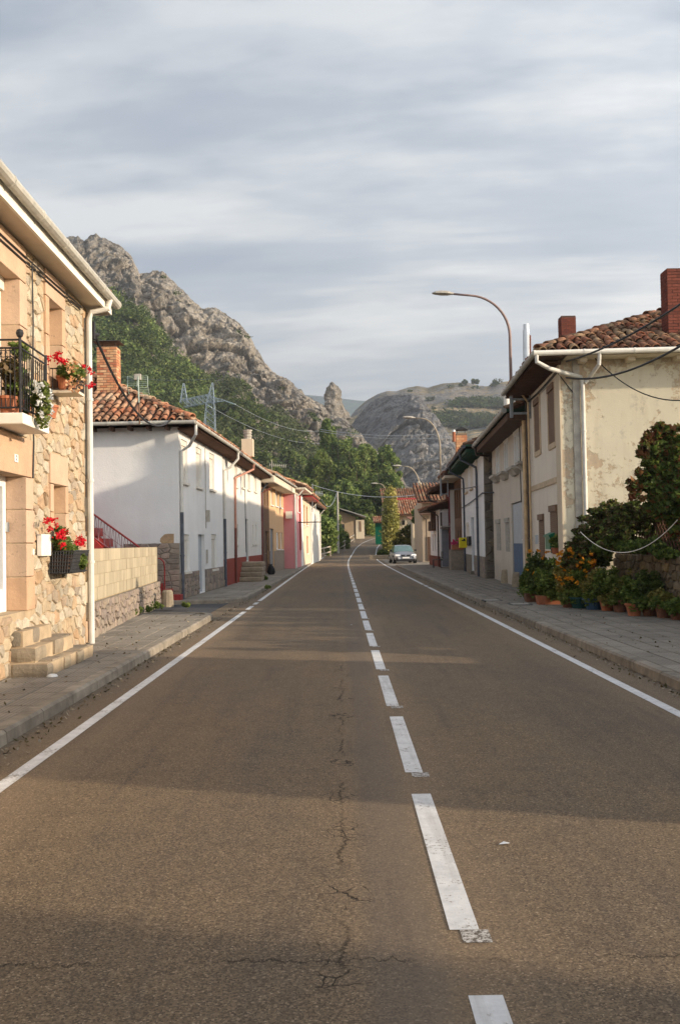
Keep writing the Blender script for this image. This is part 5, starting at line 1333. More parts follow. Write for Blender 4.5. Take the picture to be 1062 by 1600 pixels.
# house name lettering too small to read: a small plaque; green letterbox
r = F1.rect(836, 836, 840.5, 850); mb = MB(); F1.box(mb, r[0], r[1], r[2], r[3], .002, .012); mb.build('blue_white_plaque', m_blueg, h1)
t = thing('green_letterbox', 'green metal letterbox on the cream facade between the door and the window', 'letterbox', F1.P(1.2, 1.6, .1))
q = at(852.5, 857, F1.pix(852.5, 850)[0] * 0 + 24.0)
sL, zL0 = F1.pix(850, 858, .15); sR = F1.pix(857.5, 858, .15)[0]; zL1 = F1.pix(853, 838, .15)[1]
mb = MB(); F1.box(mb, min(sL, sR), max(sL, sR), zL0, zL1, .004, .13); mb.build('box_body', m_greenbox, t, bevel=.01)
mb = MB(); a, b = min(sL, sR) - .06, max(sL, sR) + .06; mb.add([F1.P(a, zL1 - .02, .0), F1.P(b, zL1 - .02, .0), F1.P(b, zL1 - .02, .16), F1.P(a, zL1 - .02, .16), F1.P(a, zL1 + .10, .0), F1.P(b, zL1 + .10, .0), F1.P(b, zL1 + .03, .16), F1.P(a, zL1 + .03, .16)], ((3, 2, 1, 0), (4, 5, 6, 7), (0, 1, 5, 4), (1, 2, 6, 5), (2, 3, 7, 6), (3, 0, 4, 7))); mb.build('box_lid', m_greenbox, t)
# two brick chimneys and twin steel flues
zc = at(888, 493, 32).z; c = at(888, 510, 32); c1 = bricks(h1, c.x, 32.26, .50, .50, c.z - .9, zc, m_brickR, plain('dark_mortar', (.10, .06, .05), .95, .15, 12, .3), bh=.055, bl=.15)
c = at(1043, 500, 23.0); zc = at(1043, 419, 23.0).z; c2 = bricks(h1, c.x + .36, 23.25, .72, .50, 6.42, zc, m_brickR, MATS['dark_mortar'], bh=.062, bl=.22)
mb = MB(); mb.box(c.x - .02, c.x + .74, 22.98, 23.52, 6.05, 6.41); mb.build('chimney_skirt', m_terrac, h1)
t = thing('steel_flue', 'bright steel flue pipe rising behind the tiled roof with a thinner pipe', 'flue', at(822, 580, 33)); mb = MB()
a, b = at(822.5, 600, 33), at(821.5, 516, 33); mb.tube([a, b], .115, 14); mb.tube([b - Vector((0, 0, .02)), b + Vector((0, 0, .20))], .095, 14); mb.build('flue_pipe', m_steel, t, smooth=False)
mb = MB(); a, b = at(827.5, 600, 33), at(827, 524, 33); mb.tube([a, b], .045, 10); mb.build('thin_pipe', m_pipered, t)

# wall mounted street lamps: tall curved arm
def lamp(label, base, ztop, reach, rise, m, bracket=None, r=.045, head=1.0, dirv=Vector((-1, 0, 0)), group='street lamps along the road', r0=None):
    t = thing('street_lamp', label, 'street lamp', base, group); mb = MB()
    P0 = Vector((base[0], base[1], ztop)); pts = [Vector(base), P0]
    n = 12
    for i in range(1, n + 1):
        a = math.pi / 2 * i / n * .96; pts.append(P0 + dirv * (reach * .72 * (1 - math.cos(a))) + Vector((0, 0, rise * math.sin(a))))
    e_ = pts[-1] + dirv * (reach * .28) + Vector((0, 0, .03 * reach)); pts.append(e_)
    mb.tube(pts, [r * 1.15] + [r] + [r * (1 - .25 * i / n) for i in range(1, n + 1)] + [r * .75], 8); mb.build('lamp_pole', m, t, smooth=True)
    h_ = MB(); L = .72 * head; w = .13 * head; sd = Vector((dirv.y, -dirv.x, 0)); k_ = []
    prof = [(0, .35, .04), (.12, .5, .05), (.3, .9, .085), (.6, 1.0, .09), (.85, .85, .06), (1.0, .35, .03)]
    vs = []
    for f, ww, hh in prof:
        c = e_ + dirv * (L * f) + Vector((0, 0, .04 * f * L))
        vs += [c - sd * w * ww, c - sd * w * ww * .6 + Vector((0, 0, hh * head)), c + sd * w * ww * .6 + Vector((0, 0, hh * head)), c + sd * w * ww, c + Vector((0, 0, -hh * .7 * head))]
    fs = [(i * 5 + k, i * 5 + (k + 1) % 5, i * 5 + 5 + (k + 1) % 5, i * 5 + 5 + k) for i in range(len(prof) - 1) for k in range(5)] + [(4, 3, 2, 1, 0), tuple(len(vs) - 5 + k for k in range(5))]
    h_.add(vs, fs); h_.build('lamp_head', m_greyst, t, smooth=False)
    if bracket:
        b = MB(); (za, zb, ex) = bracket; px_, py_ = base[0], base[1]
        for z in (za, zb): b.box(px_ - .03, ex, py_ - .03, py_ + .03, z - .03, z + .03)
        b.box(px_ - .05, px_ + .03, py_ - .05, py_ + .05, za - .12, zb + .08); b.box(ex - .05, ex, py_ - .06, py_ + .06, za - .15, zb + .15); b.build('bracket', m_galv, t)
    return t
m_lampp = plain('pink_brown_pole', (.27, .19, .17), .55, .12, 5, .05)
b1 = at(799, 650, 27.3); tp = at(797.5, 525, 27.3); hd = at(706, 462, 27.3)
lamp('tallest street lamp, curved over the road from the corner of the cream house', (b1.x, b1.y, b1.z), tp.z, tp.x - hd.x, hd.z - tp.z, m_lampp, (at(799, 646, 27.3).z, at(799, 624, 27.3).z, F1.P(F1.L - .3, 0, .0).x), r=.042, head=.86)
b2 = at(691, 885, 53); tp = at(689.5, 700, 53); hd = at(649, 654, 53)
lamp('second street lamp, tan arm in front of the grey cliff', (b2.x, b2.y, at(690, 775, 53).z), tp.z, tp.x - hd.x, hd.z - tp.z, plain('tan_pole', (.36, .30, .22), .55, .12, 5, .05), (at(690, 772, 53).z, at(690, 750, 53).z, at(700, 770, 53).x), r=.042, head=1.0)
b3 = at(657, 868, 96); tp = at(656, 770, 96); hd = at(626, 729, 96)
t3 = lamp('street lamp fixed to the top of the tapered concrete pole', (at(656, 775, 96).x, 96, at(656, 775, 96).z), tp.z + .3, (tp.x - hd.x), hd.z - tp.z - .3, MATS['tan_pole'], None, r=.065, head=1.3)
b4 = at(604, 830, 122); tp = at(603, 775, 122); hd = at(590, 756, 122)
lamp('farthest and smallest street lamp above the golden conifer', (b4.x, 122, b4.z), tp.z, tp.x - hd.x, hd.z - tp.z, MATS['tan_pole'], None, r=.06, head=1.3)
# concrete pole
t = thing('concrete_pole', 'pale tapered concrete pole standing behind the parked car', 'utility pole', (b3.x, 96, 0)); mb = MB()
tpz = at(655.5, 752, 96).z; mb.tube([(b3.x, 96, 0), (b3.x - .05, 96, tpz * .5), (b3.x - .1, 96, tpz)], [.33, .26, .19], 10); mb.build('pole_shaft', m_greyst, t)
mb = MB(); mb.box(b3.x - .35, b3.x + .2, 95.9, 96.1, tpz - .4, tpz - .3); 
for dx in (-.3, 0, .15): mb.lathe((b3.x + dx, 96, tpz - .3), [(.05, 0), (.07, .08), (.04, .16)], 8)
mb.build('crossarm', m_fascia, t)

# --- greyish cream house with blue door
F2 = Fac((5.53, 27.92), (6.07, 38.1), -1)
Z2 = 5.15
H2u = [F2.rect(773.8, 697, 780, 743), F2.rect(786.8, 689, 793.4, 738), F2.rect(802.2, 677, 810.6, 730), F2.rect(817.5, 666, 822, 722)]
H2l = [F2.rect(775.2, 811, 781.8, 860), F2.rect(789.2, 809, 795.8, 862), F2.rect(820, 802, 824, 864)]
H2d = F2.rect(799.5, 784, 815.8, 900); H2d = (H2d[0], H2d[1], PZ + .01, H2d[3])
h2, w2 = shell('grey_cream_house', 'grey cream house with small upper windows and a tall blue door', F2, 8, 0, Z2, [m_greige, m_greige], H2u + H2l + [H2d], depth=.16)
for r in H2u:
    window(h2, F2, r, 'curtain', .05, mull=1, sill=False, fw=.05)
    mb = MB(); s0, s1, z0, z1 = r; F2.box(mb, s0 - .08, s1 + .08, z0 - .09, z0 - .002, .0, .27)
    mb.hexa([F2.P(s0 + .1, z0 - .27, 0), F2.P(s1 - .1, z0 - .27, 0), F2.P(s1 - .1, z0 - .27, .10), F2.P(s0 + .1, z0 - .27, .10), F2.P(s0 - .04, z0 - .092, 0), F2.P(s1 + .04, z0 - .092, 0), F2.P(s1 + .04, z0 - .092, .22), F2.P(s0 - .04, z0 - .092, .22)]); mb.build('window_ledge', m_greyst, h2)
    mb = MB(); F2.box(mb, s0 - .04, s1 + .04, z1 + .001, z1 + .2, .002, .02); mb.build('painted_lintel', m_fascia, h2)
for r in H2l: window(h2, F2, r, 'blind', .06, mull=0, bm=m_greyst, fm=m_greyst, sill=False)
zk = F2.pix(807, 849)[1]; s0, s1, z0, z1 = H2d
mb = MB(); F2.box(mb, s0 + .03, s1 - .03, zk, z1 - .03, -.14, -.05); dd = mb.build('door', m_blueg, h2); mb = MB(); F2.box(mb, s0 + .03, s1 - .03, z0, zk - .005, -.14, -.045); mb.build('blue_lower_panel', m_blued, dd)
mb = MB(); F2.box(mb, s0 + .2, s0 + .32, zk + .1, zk + .14, -.049, -.02); mb.build('handle', m_steel, dd)
roof(h2, F2, -.05, F2.L + .25, .62, 8, Z2 + .32, .36, False, False, mat=m_rtileD, under=m_greenwood)
mb = MB(); F2.box(mb, 0, F2.L + .2, Z2 - .0, Z2 + .20, .002, .60)
mb.build('boxed_eave', m_woodeave, h2); gutter(h2, [F2.P(0, Z2 + .28, .70), F2.P(F2.L + .25, Z2 + .28, .70)], .075, m_gutter)
pipe(h2, [F2.P(F2.L + .0, Z2 + .25, .68), F2.P(F2.L - .1, Z2 - .1, .62), F2.P(F2.L + .1, Z2 - .15, .1), F2.P(F2.L + .12, Z2 - .4, .08)], .05, m_pipebrn)
mb = MB(); sx = F2.pix(813, 720)[0]; mb.tube([F2.P(sx, Z2, .02), F2.P(sx, 3.1, .02), F2.P(sx - .05, 2.8, .02)], .014, 5); mb.build('wall_cable', m_iron, h2)
t = thing('pot_chimney', 'cream chimney pot with round cap rising over the dark eave', 'chimney', at(790, 615, 37)); c = at(791, 622, 37); mb = MB(); mb.lathe((c.x, 37, c.z - .5), [(.13, 0), (.12, .62), (.21, .64), (.21, .80), (.05, .83)], 14); mb.build('pot_body', m_fascia, t)
# two conical concrete bollards
for px, py, lab in ((792, 911, 'weathered conical stone bollard nearer the grey facade windows'), (810, 917, 'conical stone bollard directly in front of the blue door')):
    p = on(px, py, PZ); mb = MB(); mb.lathe((p.x, p.y, PZ - .01), [(.235, 0), (.23, .08), (.20, .42), (.185, .47), (.14, .49)], 18); o = mb.build('bollard', m_step); tag(o, lab, 'bollard', 'stone bollards by the wall')

# --- white house with green eave, dark stone end
F3 = Fac((5.77, 38.4), (6.42, 50.7), -1)
Z3 = 5.2
H3u = [F3.rect(726.6, 729, 730.6, 769.5), F3.rect(734.3, 723, 738.4, 764), F3.rect(743, 718, 745.5, 760)]
H3l = [F3.rect(729, 816, 732.5, 850)]; H3d = F3.rect(736.2, 808, 740.4, 880); H3d = (H3d[0], H3d[1], PZ + .02, H3d[3])
h3, w3 = shell('green_eaved_house', 'cool white house with dark green eave and dark rubble end wall', F3, 8, 0, Z3, [m_whiteH3, m_mortar], H3u + H3l + [H3d], depth=.13)
for r in H3u + H3l: window(h3, F3, r, 'blind', .06, mull=0, bm=m_blindw, sillm=m_trimG)
door(h3, F3, H3d, m_blueg, .13)
F3g = Fac(F3.P(0, 0, 0).xy, F3.P(0, 0, -1.2).xy, 1)
if F3g.n.y > 0: F3g.n = -F3g.n
rubble(w3, F3g, 0.02, 1.2, .1, Z3, 46, m_dkstone, proud=.05, seed=21, asp=1.2)
mb = MB(); F3.box(mb, 0, H3d[0], 0, .98, .002, .025); F3.box(mb, H3d[1], F3.L, 0, .98, .002, .025); pb = mb.build('stone_base', m_mortar, h3)
F3p = Fac(F3.P(0, 0, .025).xy, F3.P(F3.L, 0, .025).xy, -1); rubble(pb, F3p, 0, H3d[0], PZ, .98, 60, m_plinth, proud=.012, seed=22)
roof(h3, F3, -.1, F3.L + .2, .70, 8, Z3 + .30, .36, False, False, mat=m_rtileD, under=m_greenwood)
mb = MB(); F3.box(mb, 0, F3.L + .1, Z3 + .0, Z3 + .12, .002, .68); mb.build('boxed_eave', m_greenwood, h3)
mb = MB(); 
for i in range(26): a = .1 + i * .47; F3.box(mb, a, a + .08, Z3 - .09, Z3 - .002, .002, .60)
mb.build('rafter_ends', m_greenwood, h3); gutter(h3, [F3.P(0, Z3 + .22, .76), F3.P(F3.L + .2, Z3 + .22, .76)], .065, m_piped)
for pxx in (748, 727):
    s_ = F3.pix(pxx, 800)[0]; pipe(h3, [F3.P(s_ + .3, Z3 + .2, .76), F3.P(s_ + .3, Z3 - .1, .7), F3.P(s_, Z3 - .45, .1), F3.P(s_, Z3 - .7, .08), F3.P(s_, PZ, .08)], .05, m_piped)
mb = MB(); mb.tube(sag(F3.P(.3, 3.55, .05), F3.P(F3.L, 3.35, .05), .04), .022, 5); mb.tube([F3.P(.3, 3.55, .05), F2.P(F2.L - .8, 3.5, .05)], .03, 5); mb.build('wall_cable', m_iron, h3)
r = F3.rect(733, 838, 736, 852); mb = MB(); F3.box(mb, r[0], r[1], r[2], r[3], .002, .14); mb.build('dark_postbox', m_iron, h3)
p = on(742, 897, PZ); mb = MB(); mb.box(p.x - .25, p.x + .35, p.y - .4, p.y + .5, PZ - .01, PZ + .14); tag(mb.build('door_step', m_step, bevel=.02), 'low stone doorstep before the cool white house', 'step')
# chimney and red flue above
c = at(720, 690, 55); mb = MB(); mb.box(c.x - .35, c.x + .35, 54.7, 55.3, c.z - 1.4, at(720, 676, 55).z); 
# --- brown brick house, with balcony of flowers
F4 = Fac((6.43, 50.9), (6.62, 55.6), -1)
Z4 = 5.0
H4h = [(.6, 1.4, 2.9, 4.7), (2.0, 2.8, 2.9, 4.7), (3.4, 4.2, 2.9, 4.7), (.6, 1.3, .9, 2.4), (2.0, 2.8, .9, 2.4)]
h4, w4 = shell('brown_brick_house', 'narrow brown brick house beside the pink flowers and yellow box', F4, 8, 0, Z4, [m_brownf, m_brownf], H4h, depth=.12)
for r in H4h: window(h4, F4, r, 'blind', .12, mull=0, bm=m_woodeave, fm=m_woodeave, sill=False)
c = at(721, 688, 54); zt_ = at(721, 677, 54).z
bricks(h4, c.x, 54.3, .62, .5, c.z - .9, zt_, m_brickO, MATS['pale_mortar'], bh=.12, bl=.3, limit=60)
mb = MB()
for dx in (-.22, .22): mb.tube([(c.x + dx, 54.3, zt_), (c.x + dx, 54.3, zt_ + .22)], .015, 5)
mb.add([(c.x - .38, 54.0, zt_ + .2), (c.x + .38, 54.0, zt_ + .2), (c.x + .38, 54.6, zt_ + .2), (c.x - .38, 54.6, zt_ + .2), (c.x, 54.0, zt_ + .38), (c.x, 54.6, zt_ + .38)], [(0, 1, 4), (1, 2, 5, 4), (3, 0, 4, 5), (2, 3, 5), (3, 2, 1, 0)]); mb.build('chimney_cowl', m_iron, h4)
mb = MB(); a = at(709, 690, 53.5); b = at(708.5, 675, 53.5); mb.tube([a, b], .09, 10); mb.build('copper_flue', m_terrac, h4); mb = MB(); mb.tube([b, b + Vector((0, 0, .12))], .1, 10); mb.build('flue_cap', m_steel, h4)
mb = MB(); F4.box(mb, 0, F4.L + .1, Z4 + .0, Z4 + .14, .002, .85); mb.build('boxed_eave', m_soffit, h4)
roof(h4, F4, -.05, F4.L + .1, .88, 8, Z4 + .25, .36, False, False, mat=m_rtileD)
t = thing('flower_balcony', 'pink and red geraniums over a low stone parapet by the brown house', 'flower box', at(716, 860, 49.6)); p = at(718, 848, 50)
mb = MB(); mb.box(p.x - .42, p.x + .42, 49.8, 50.2, p.z - .35, p.z - .1); mb.build('trough', m_terrac, t)
plant(t, (p.x, 50, p.z + .0), (.5, .3, .22), 500, m_f_gard, size=.08); blooms(t, [(p.x + dx, 49.8 + random.uniform(-.1, .2), p.z + dz_) for dx, dz_ in ((-.4, -.02), (-.3, .08), (-.2, .0), (-.1, .1), (-.25, -.12), (0, .02))], m_fl_pink, .11, 40, 'pink_blossoms', .07); blooms(t, [(p.x + dx, 49.8, p.z + dz_) for dx, dz_ in ((.15, .18), (.3, .22), (.38, .1))], m_fl_red, .11, 40, 'red_blossoms', .07)
mb = MB(); mb.box(p.x - .5, p.x + .35, 49.9, 50.7, PZ, p.z - .352); mb.build('stone_parapet', m_plinth, t)
q = at(723, 848, 46.5); t = thing('yellow_letterbox', 'bright yellow post box fixed in front of the white facade pipe', 'letterbox', q); mb = MB(); mb.box(q.x - .19, q.x + .19, 46.4, 46.65, q.z - .25, q.z + .25); mb.build('box_body', m_yellow, t, bevel=.03)
mb = MB(); mb.box(q.x - .08, q.x + .10, 46.38, 46.40, q.z + .08, q.z + .13); mb.tube([(q.x + .04, 46.385, q.z + .16), (q.x + .04, 46.365, q.z + .16)], .045, 8); mb.build('slot', m_iron, t)
# --- burgundy house
F5 = Fac((6.50, 55.8), (6.78, 62), -1)
F5 = Fac((6.40, 55.8), (6.62, 61.0), -1)
Z5 = 4.6
H5h = [(.5, 1.3, 2.7, 4.2), (2.2, 3.0, 2.7, 4.2), (.5, 1.3, .15, 2.1), (2.2, 3.0, .9, 2.1)]
h5, w5 = shell('burgundy_house', 'burgundy and white house with an iron balcony and sloping dark eave', F5, 8, 0, Z5, [m_burg, m_whiteB], H5h, depth=.12)
for r in H5h: window(h5, F5, r, 'blind', .12, mull=0, bm=m_burg, fm=m_burg, sill=False)
mb = MB(); F5.box(mb, 3.4, F5.L, 0, Z5, .002, .03); mb.build('white_bay', m_white, h5)
mb = MB(); F5.box(mb, .2, 3.6, 2.45, 2.53, .002, .5); mb.build('balcony_slab', m_greyst, h5); mb = MB(); bars(F5, mb, .2, 3.6, 2.53, 3.45, .48, 22, .012, (0, 1)); bars(F5, mb, .2, .25, 2.53, 3.45, .1, 1, .012); mb.build('balcony_railing', m_iron, h5)
roof(h5, F5, -.1, F5.L + .1, 1.1, 8, Z5 + .1, .36, False, False, mat=m_rtileD); 
pipe(h5, [F5.P(F5.L, Z5, 1.1), F5.P(F5.L - .2, Z5 - .4, .9), F5.P(F5.L - .6, Z5 - .6, .15), F5.P(F5.L - .6, PZ, .1)], .06, m_pipebrn)
# --- low white house with brick base
F6 = Fac((5.62, 55.0), (5.93, 63.6), -1)
Z6 = 3.55
F6 = Fac((5.95, 57.5), (6.0, 64.2), -1)
H6h = [F6.rect(691 - 8.5, 793, 694 - 8.5, 817), F6.rect(674.8, 792, 677.2, 812), (1.6, 2.2, 1.2, 2.2)]
H6h = [(1.0, 1.7, 1.0, 2.1), (2.9, 3.5, 1.0, 2.1), (4.6, 5.2, 1.0, 2.1), (1.0, 1.6, 2.5, 3.4), (4.6, 5.2, 2.5, 3.4)]
H6 = H6h
h6, w6 = shell('low_white_house', 'low white house with brown balcony screen, brick base and dark pipe', F6, 6, 0, Z6, [m_white, m_white], H6, depth=.12)
for r in H6: window(h6, F6, r, 'blind', .12, mull=0, bm=m_greyst, fm=m_greyst, sill=False)
mb = MB(); F6.box(mb, 2.4, 2.95, 1.9 + .4, 3.5, .002, .3); F6.box(mb, 2.96, 4.2, 1.9 + .4, 2.9, .002, .35); mb.build('balcony_screen', m_woodeave, h6)
mb = MB(); F6.box(mb, -.02, F6.L, 0, .72, .002, .10); bb = mb.build('brick_base', m_brickR, h6)
roof(h6, F6, -.2, F6.L + .3, .75, 6, Z6 + .1, .32, False, True, mat=m_rtile); pipe(h6, [F6.P(.1, Z6, .7), F6.P(.1, Z6 - .25, .3), F6.P(.1, Z6 - .4, .1), F6.P(.1, PZ, .1)], .05, m_pipebrn)
mb = MB(); FG6 = Fac(F6.P(0, 0, 0).xy, F6.P(0, 0, -6).xy, 1)
if FG6.n.y > 0: FG6.n = -FG6.n
FG6.box(mb, .1, .5, PZ, 2.35, .002, .05); mb.build('side_door', m_graydoor, h6)
t = thing('iron_bench', 'small dark iron bench on the pavement by the low white house', 'bench', at(690, 884, 58)); p = on(690, 885, PZ); p = Vector((5.55, 55.2, PZ)); mb = MB()
for dy in (-.0, .5):
    for dx in (-.22, .22): mb.tube([(p.x + dx, p.y + dy, PZ), (p.x + dx, p.y + dy, PZ + .45)], .02, 5)
mb.build('bench_legs', m_iron, t); mb = MB()
for i in range(4): mb.box(p.x - .26 + i * .14, p.x - .15 + i * .14, p.y - .1, p.y + .6, PZ + .45, PZ + .48)
mb.build('seat', m_iron, t); mb = MB()
for i in range(3): mb.box(p.x + .27, p.x + .30, p.y - .1, p.y + .6, PZ + .56 + i * .12, PZ + .63 + i * .12)
for dy in (-.05, .55): mb.tube([(p.x + .26, p.y + dy, PZ + .4), (p.x + .30, p.y + dy, PZ + .92)], .018, 5)
mb.build('backrest', m_iron, t)

# --- stone farmhouse with red roofs behind the conifer, its low wall, and the green porch
F7 = Fac((8.3, 92), (8.7, 108), -1)
t7 = thing('stone_farmhouse', 'low stone farmhouse with red ridged tile roofs behind the parked car', 'house', (12, 100, 0))
def gablet(mb, x0, x1, y0, y1, z): mb.box(x0, x1, y0, y1, 0, z)
mb = MB(); c0, c1 = at(619, 830, 105).x, at(655, 830, 105).x; ztop7 = at(640, 803, 105).z
mb.box(c0, c1 + 6, 105, 116, 0, ztop7); wq = mb.build('wall', m_rubble, t7)
F7a = Fac((c0, 105), (c1 + 2, 105), 1)
if F7a.n.y > 0: F7a.n = -F7a.n
rubble(wq, F7a, 0, F7a.L, .3, ztop7, 150, m_rubble, proud=.05, seed=31)
mb = MB(); mb.box(at(628, 818, 105).x, at(632, 818, 105).x, 104.86, 104.98, at(630, 820, 105).z, at(630, 813, 105).z); mb.build('window', m_dark, t7)
def slab_roof(parent, x0, x1, y0, y1, z0, k, mat, ridge=None, pitch=.27):
    """single slope rising with y, covered in joined tiles"""
    mb = MB(); z1 = z0 + k * (y1 - y0); mb.hexa([(x0, y0, z0 - .12), (x1, y0, z0 - .12), (x1, y1, z1 - .12), (x0, y1, z1 - .12), (x0, y0, z0), (x1, y0, z0), (x1, y1, z1), (x0, y1, z1)]); r_ = mb.build('roof', m_underroof, parent)
    Ms = []; up = Vector((0, 1, k)).normalized(); ac = Vector((1, 0, 0)); nn = ac.cross(up); x = x0 + .1
    while x < x1:
        d = 0
        while d < (y1 - y0): 
            m = Matrix((ac, up, nn)).transposed().to_4x4(); m.translation = (x, y0 + d - .05, z0 + k * d + .01); Ms.append(m @ Matrix.Diagonal((1.12, 1.9, 1.2, 1))); d += .62
        x += pitch
    V, F = rep(TILE_V, TILE_F, Ms); put('roof_tiles', npmesh('roof_tiles', V, F, mat), r_, kind='stuff')
    if ridge: mb = MB(); mb.tube([(x0, y1, z1 + .1), (x1, y1, z1 + .1)], .16, 8); mb.build('ridge', ridge, r_)
    return r_
za_ = at(630, 804, 104.4).z; slab_roof(t7, c0 - .5, c1 + 6, 104.4, 110.5, za_, .30, m_rtile, m_redp)
zb_ = at(630, 789, 112).z; mb = MB(); mb.box(at(600, 800, 112.5).x, c1 + 8, 112.5, 120, 0, zb_); mb.build('rear_wall', m_rubble, t7); slab_roof(t7, at(597, 800, 112).x, c1 + 8, 112, 118, zb_, .36, m_rtileD)
mb = MB(); a = at(628, 760, 118); mb.tube([(a.x, 118, zb_ + 1), (a.x, 118, a.z)], .05, 5); mb.tube([(a.x - 1.2, 118, a.z - .8), (a.x + .3, 118, a.z - .5)], .03, 4); mb.build('aerial', m_galv, t7)
tg = thing('green_porch', 'bright green timber porch with a lean-to tiled roof at the road bend', 'porch', at(590, 838, 128)); zc_ = at(590, 816, 128).z; x0_, x1_ = at(587, 830, 128).x, at(602, 830, 128).x; zg = ground_h(128)
mb = MB(); n = 9
for i in range(n): a = x0_ + (x1_ - x0_) * i / n; mb.box(a, a + (x1_ - x0_) / n - .02, 128, 128.1, zg - .3, zg + 1.6)
mb.build('green_boards', m_green, tg); mb = MB()
for a in (x0_, x0_ + .5, x1_): mb.box(a, a + .14, 128.1, 128.24, zg - .3, zc_)
mb.box(x0_, x1_ + 1, 130, 130.2, zg - .3, zc_); mb.build('posts', m_green, tg)
slab_roof(tg, at(583, 820, 127.4).x, x1_ + 2, 127.4, 131, zc_, .22, m_rtile)
# small stone walls, annex and pale gate post at the bend
t = thing('roadside_wall', 'low pale wall with a small annex between conifer and farmhouse', 'wall', (7, 100, 0)); mb = MB()
p0_, p1_ = at(607, 862, 112), at(618, 868, 96); mb.box(p0_.x - .1, p0_.x + 1.8, 111, 112, 0, ground_h(111) + 1.7); mb.build('wall_body', m_greyst, t)
# cream annex gable next to the pole
FX = at(655, 840, 88); mb = MB(); mb.box(at(645, 850, 90).x, at(655, 850, 90).x, 90, 97, 0, at(650, 812, 90).z); t = thing('annex_house', 'small cream rendered annex between hedge and concrete pole', 'house', (FX.x, 92, 0)); mb.build('wall', m_cream, t)
mb = MB(); a, b = at(645.5, 812, 89.6), at(657, 806, 89.6); mb.hexa([(a.x - .2, 89.6, a.z - .1), (b.x + .2, 89.6, a.z - .1), (b.x + .2, 97, a.z + .4), (a.x - .2, 97, a.z + .4), (a.x - .2, 89.6, a.z), (b.x + .2, 89.6, a.z), (b.x + .2, 97, a.z + .5), (a.x - .2, 97, a.z + .5)]); mb.build('roof', m_rtile, t)
mb = MB(); mb.box(at(648, 860, 90).x, at(650.5, 860, 90).x, 89.94, 89.99, .1, at(649, 840, 90).z); mb.build('door', m_woodeave, t)
FY = Fac((at(657.5, 868, 80).x, 80), (at(657.5, 868, 80).x + 8, 80), 1)
t = thing('tan_side_house', 'tan rendered low house with dark porch roof behind the concrete pole', 'house', (9, 82, 0)); xa_, xb_ = at(660, 850, 76).x, at(675, 850, 76).x + 1.5; zt_ = at(668, 806, 76).z; mb = MB(); mb.box(xa_, xb_ + 3, 76, 84, 0, at(668, 785, 76).z); mb.build('wall', plaster('dull_tan_render', (.47, .38, .29), .4, (.25, .19, .14)), t)
slab_roof(t, xa_ - .4, xb_ + 3, 75.4, 80, at(668, 784, 75.4).z, .34, m_rtileD); mb = MB(); mb.hexa([(xa_ - .3, 74.6, zt_ + .05), (xb_, 74.6, zt_ + .05), (xb_, 76, zt_ + .35), (xa_ - .3, 76, zt_ + .35), (xa_ - .3, 74.6, zt_ + .13), (xb_, 74.6, zt_ + .13), (xb_, 76, zt_ + .43), (xa_ - .3, 76, zt_ + .43)]); mb.build('porch_roof', m_woodeave, t)
mb = MB(); mb.box(xa_ + .35, xa_ + .75, 75.93, 75.99, .1, 2.0); mb.build('door', m_woodeave, t); mb = MB(); mb.tube([(xa_ - .2, 74.6, zt_), (xa_ + .3, 75.8, zt_ - .3), (xa_ + .3, 75.85, .1)], .05, 6); mb.build('downpipe', m_pipebrn, t)
# unseen buildings added right of the camera to cast the road's shade
Fn = Fac((7.6, -14.0), (7.6, -1.1), -1)
hN, wN = shell('added_shade_house', 'cream house added out of view on the right to shade the road', Fn, 8, 0, 5.4, [m_creamH1, m_creamH1], [(2, 3, .9, 2.3), (6, 7, .9, 2.3), (2, 3, 3.3, 4.6), (6, 7, 3.3, 4.6), (10, 11, .9, 2.3)], depth=.15)
for r in [(2, 3, .9, 2.3), (6, 7, .9, 2.3), (2, 3, 3.3, 4.6), (6, 7, 3.3, 4.6), (10, 11, .9, 2.3)]: window(hN, Fn, r, 'blind', .15)
roof(hN, Fn, -.3, Fn.L + .3, .5, 8, 5.5, .4, False, False)

t = thing('shade_garage', 'low cream building added outside the view to shade the road', 'shade_garage', (8.7, 7, 0)); mb = MB(); mb.box(8.0, 9.5, 3.6, 10.4, 0, 3.15); mb.build('wall', m_creamH1, t)  # unseen low building added to cast a shade band across the road
mb = MB(); mb.box(7.9, 9.5, 3.55, 10.45, 3.152, 3.30); mb.build('roof', m_greyst, t); mb = MB()
for i in range(12): mb.box(7.96, 7.998, 4.4 + i * .22, 4.4 + i * .22 + .2, .05, 2.3)
mb.build('garage_door', m_graydoor, t)
# ------------------------------------------------------------------ garden on the right: rubble wall, lattice fence, creeper
FW = Fac((6.62, 4.6), (6.25, 21.9), -1)
t = thing('garden_wall', 'mossy rubble garden wall behind the potted flowers', 'wall', FW.P(9, 0, -.15))
mb = MB(); FW.box(mb, 0, FW.L, 0, 1.28, -.35, -.01); gw = mb.build('wall_core', m_mortar, t)
m_mossst = stonem('mossy_rubble', [(.17, .13, .085), (.23, .18, .12), (.12, .10, .07), (.27, .20, .10), (.16, .14, .11)], .3, 6, .9)
rubble(gw, FW, 8.0, FW.L, PZ, 1.30, 330, m_mossst, proud=.045, seed=41, asp=1.1)
FWe = Fac((6.25, 21.9), (7.4, 22.4), 1)
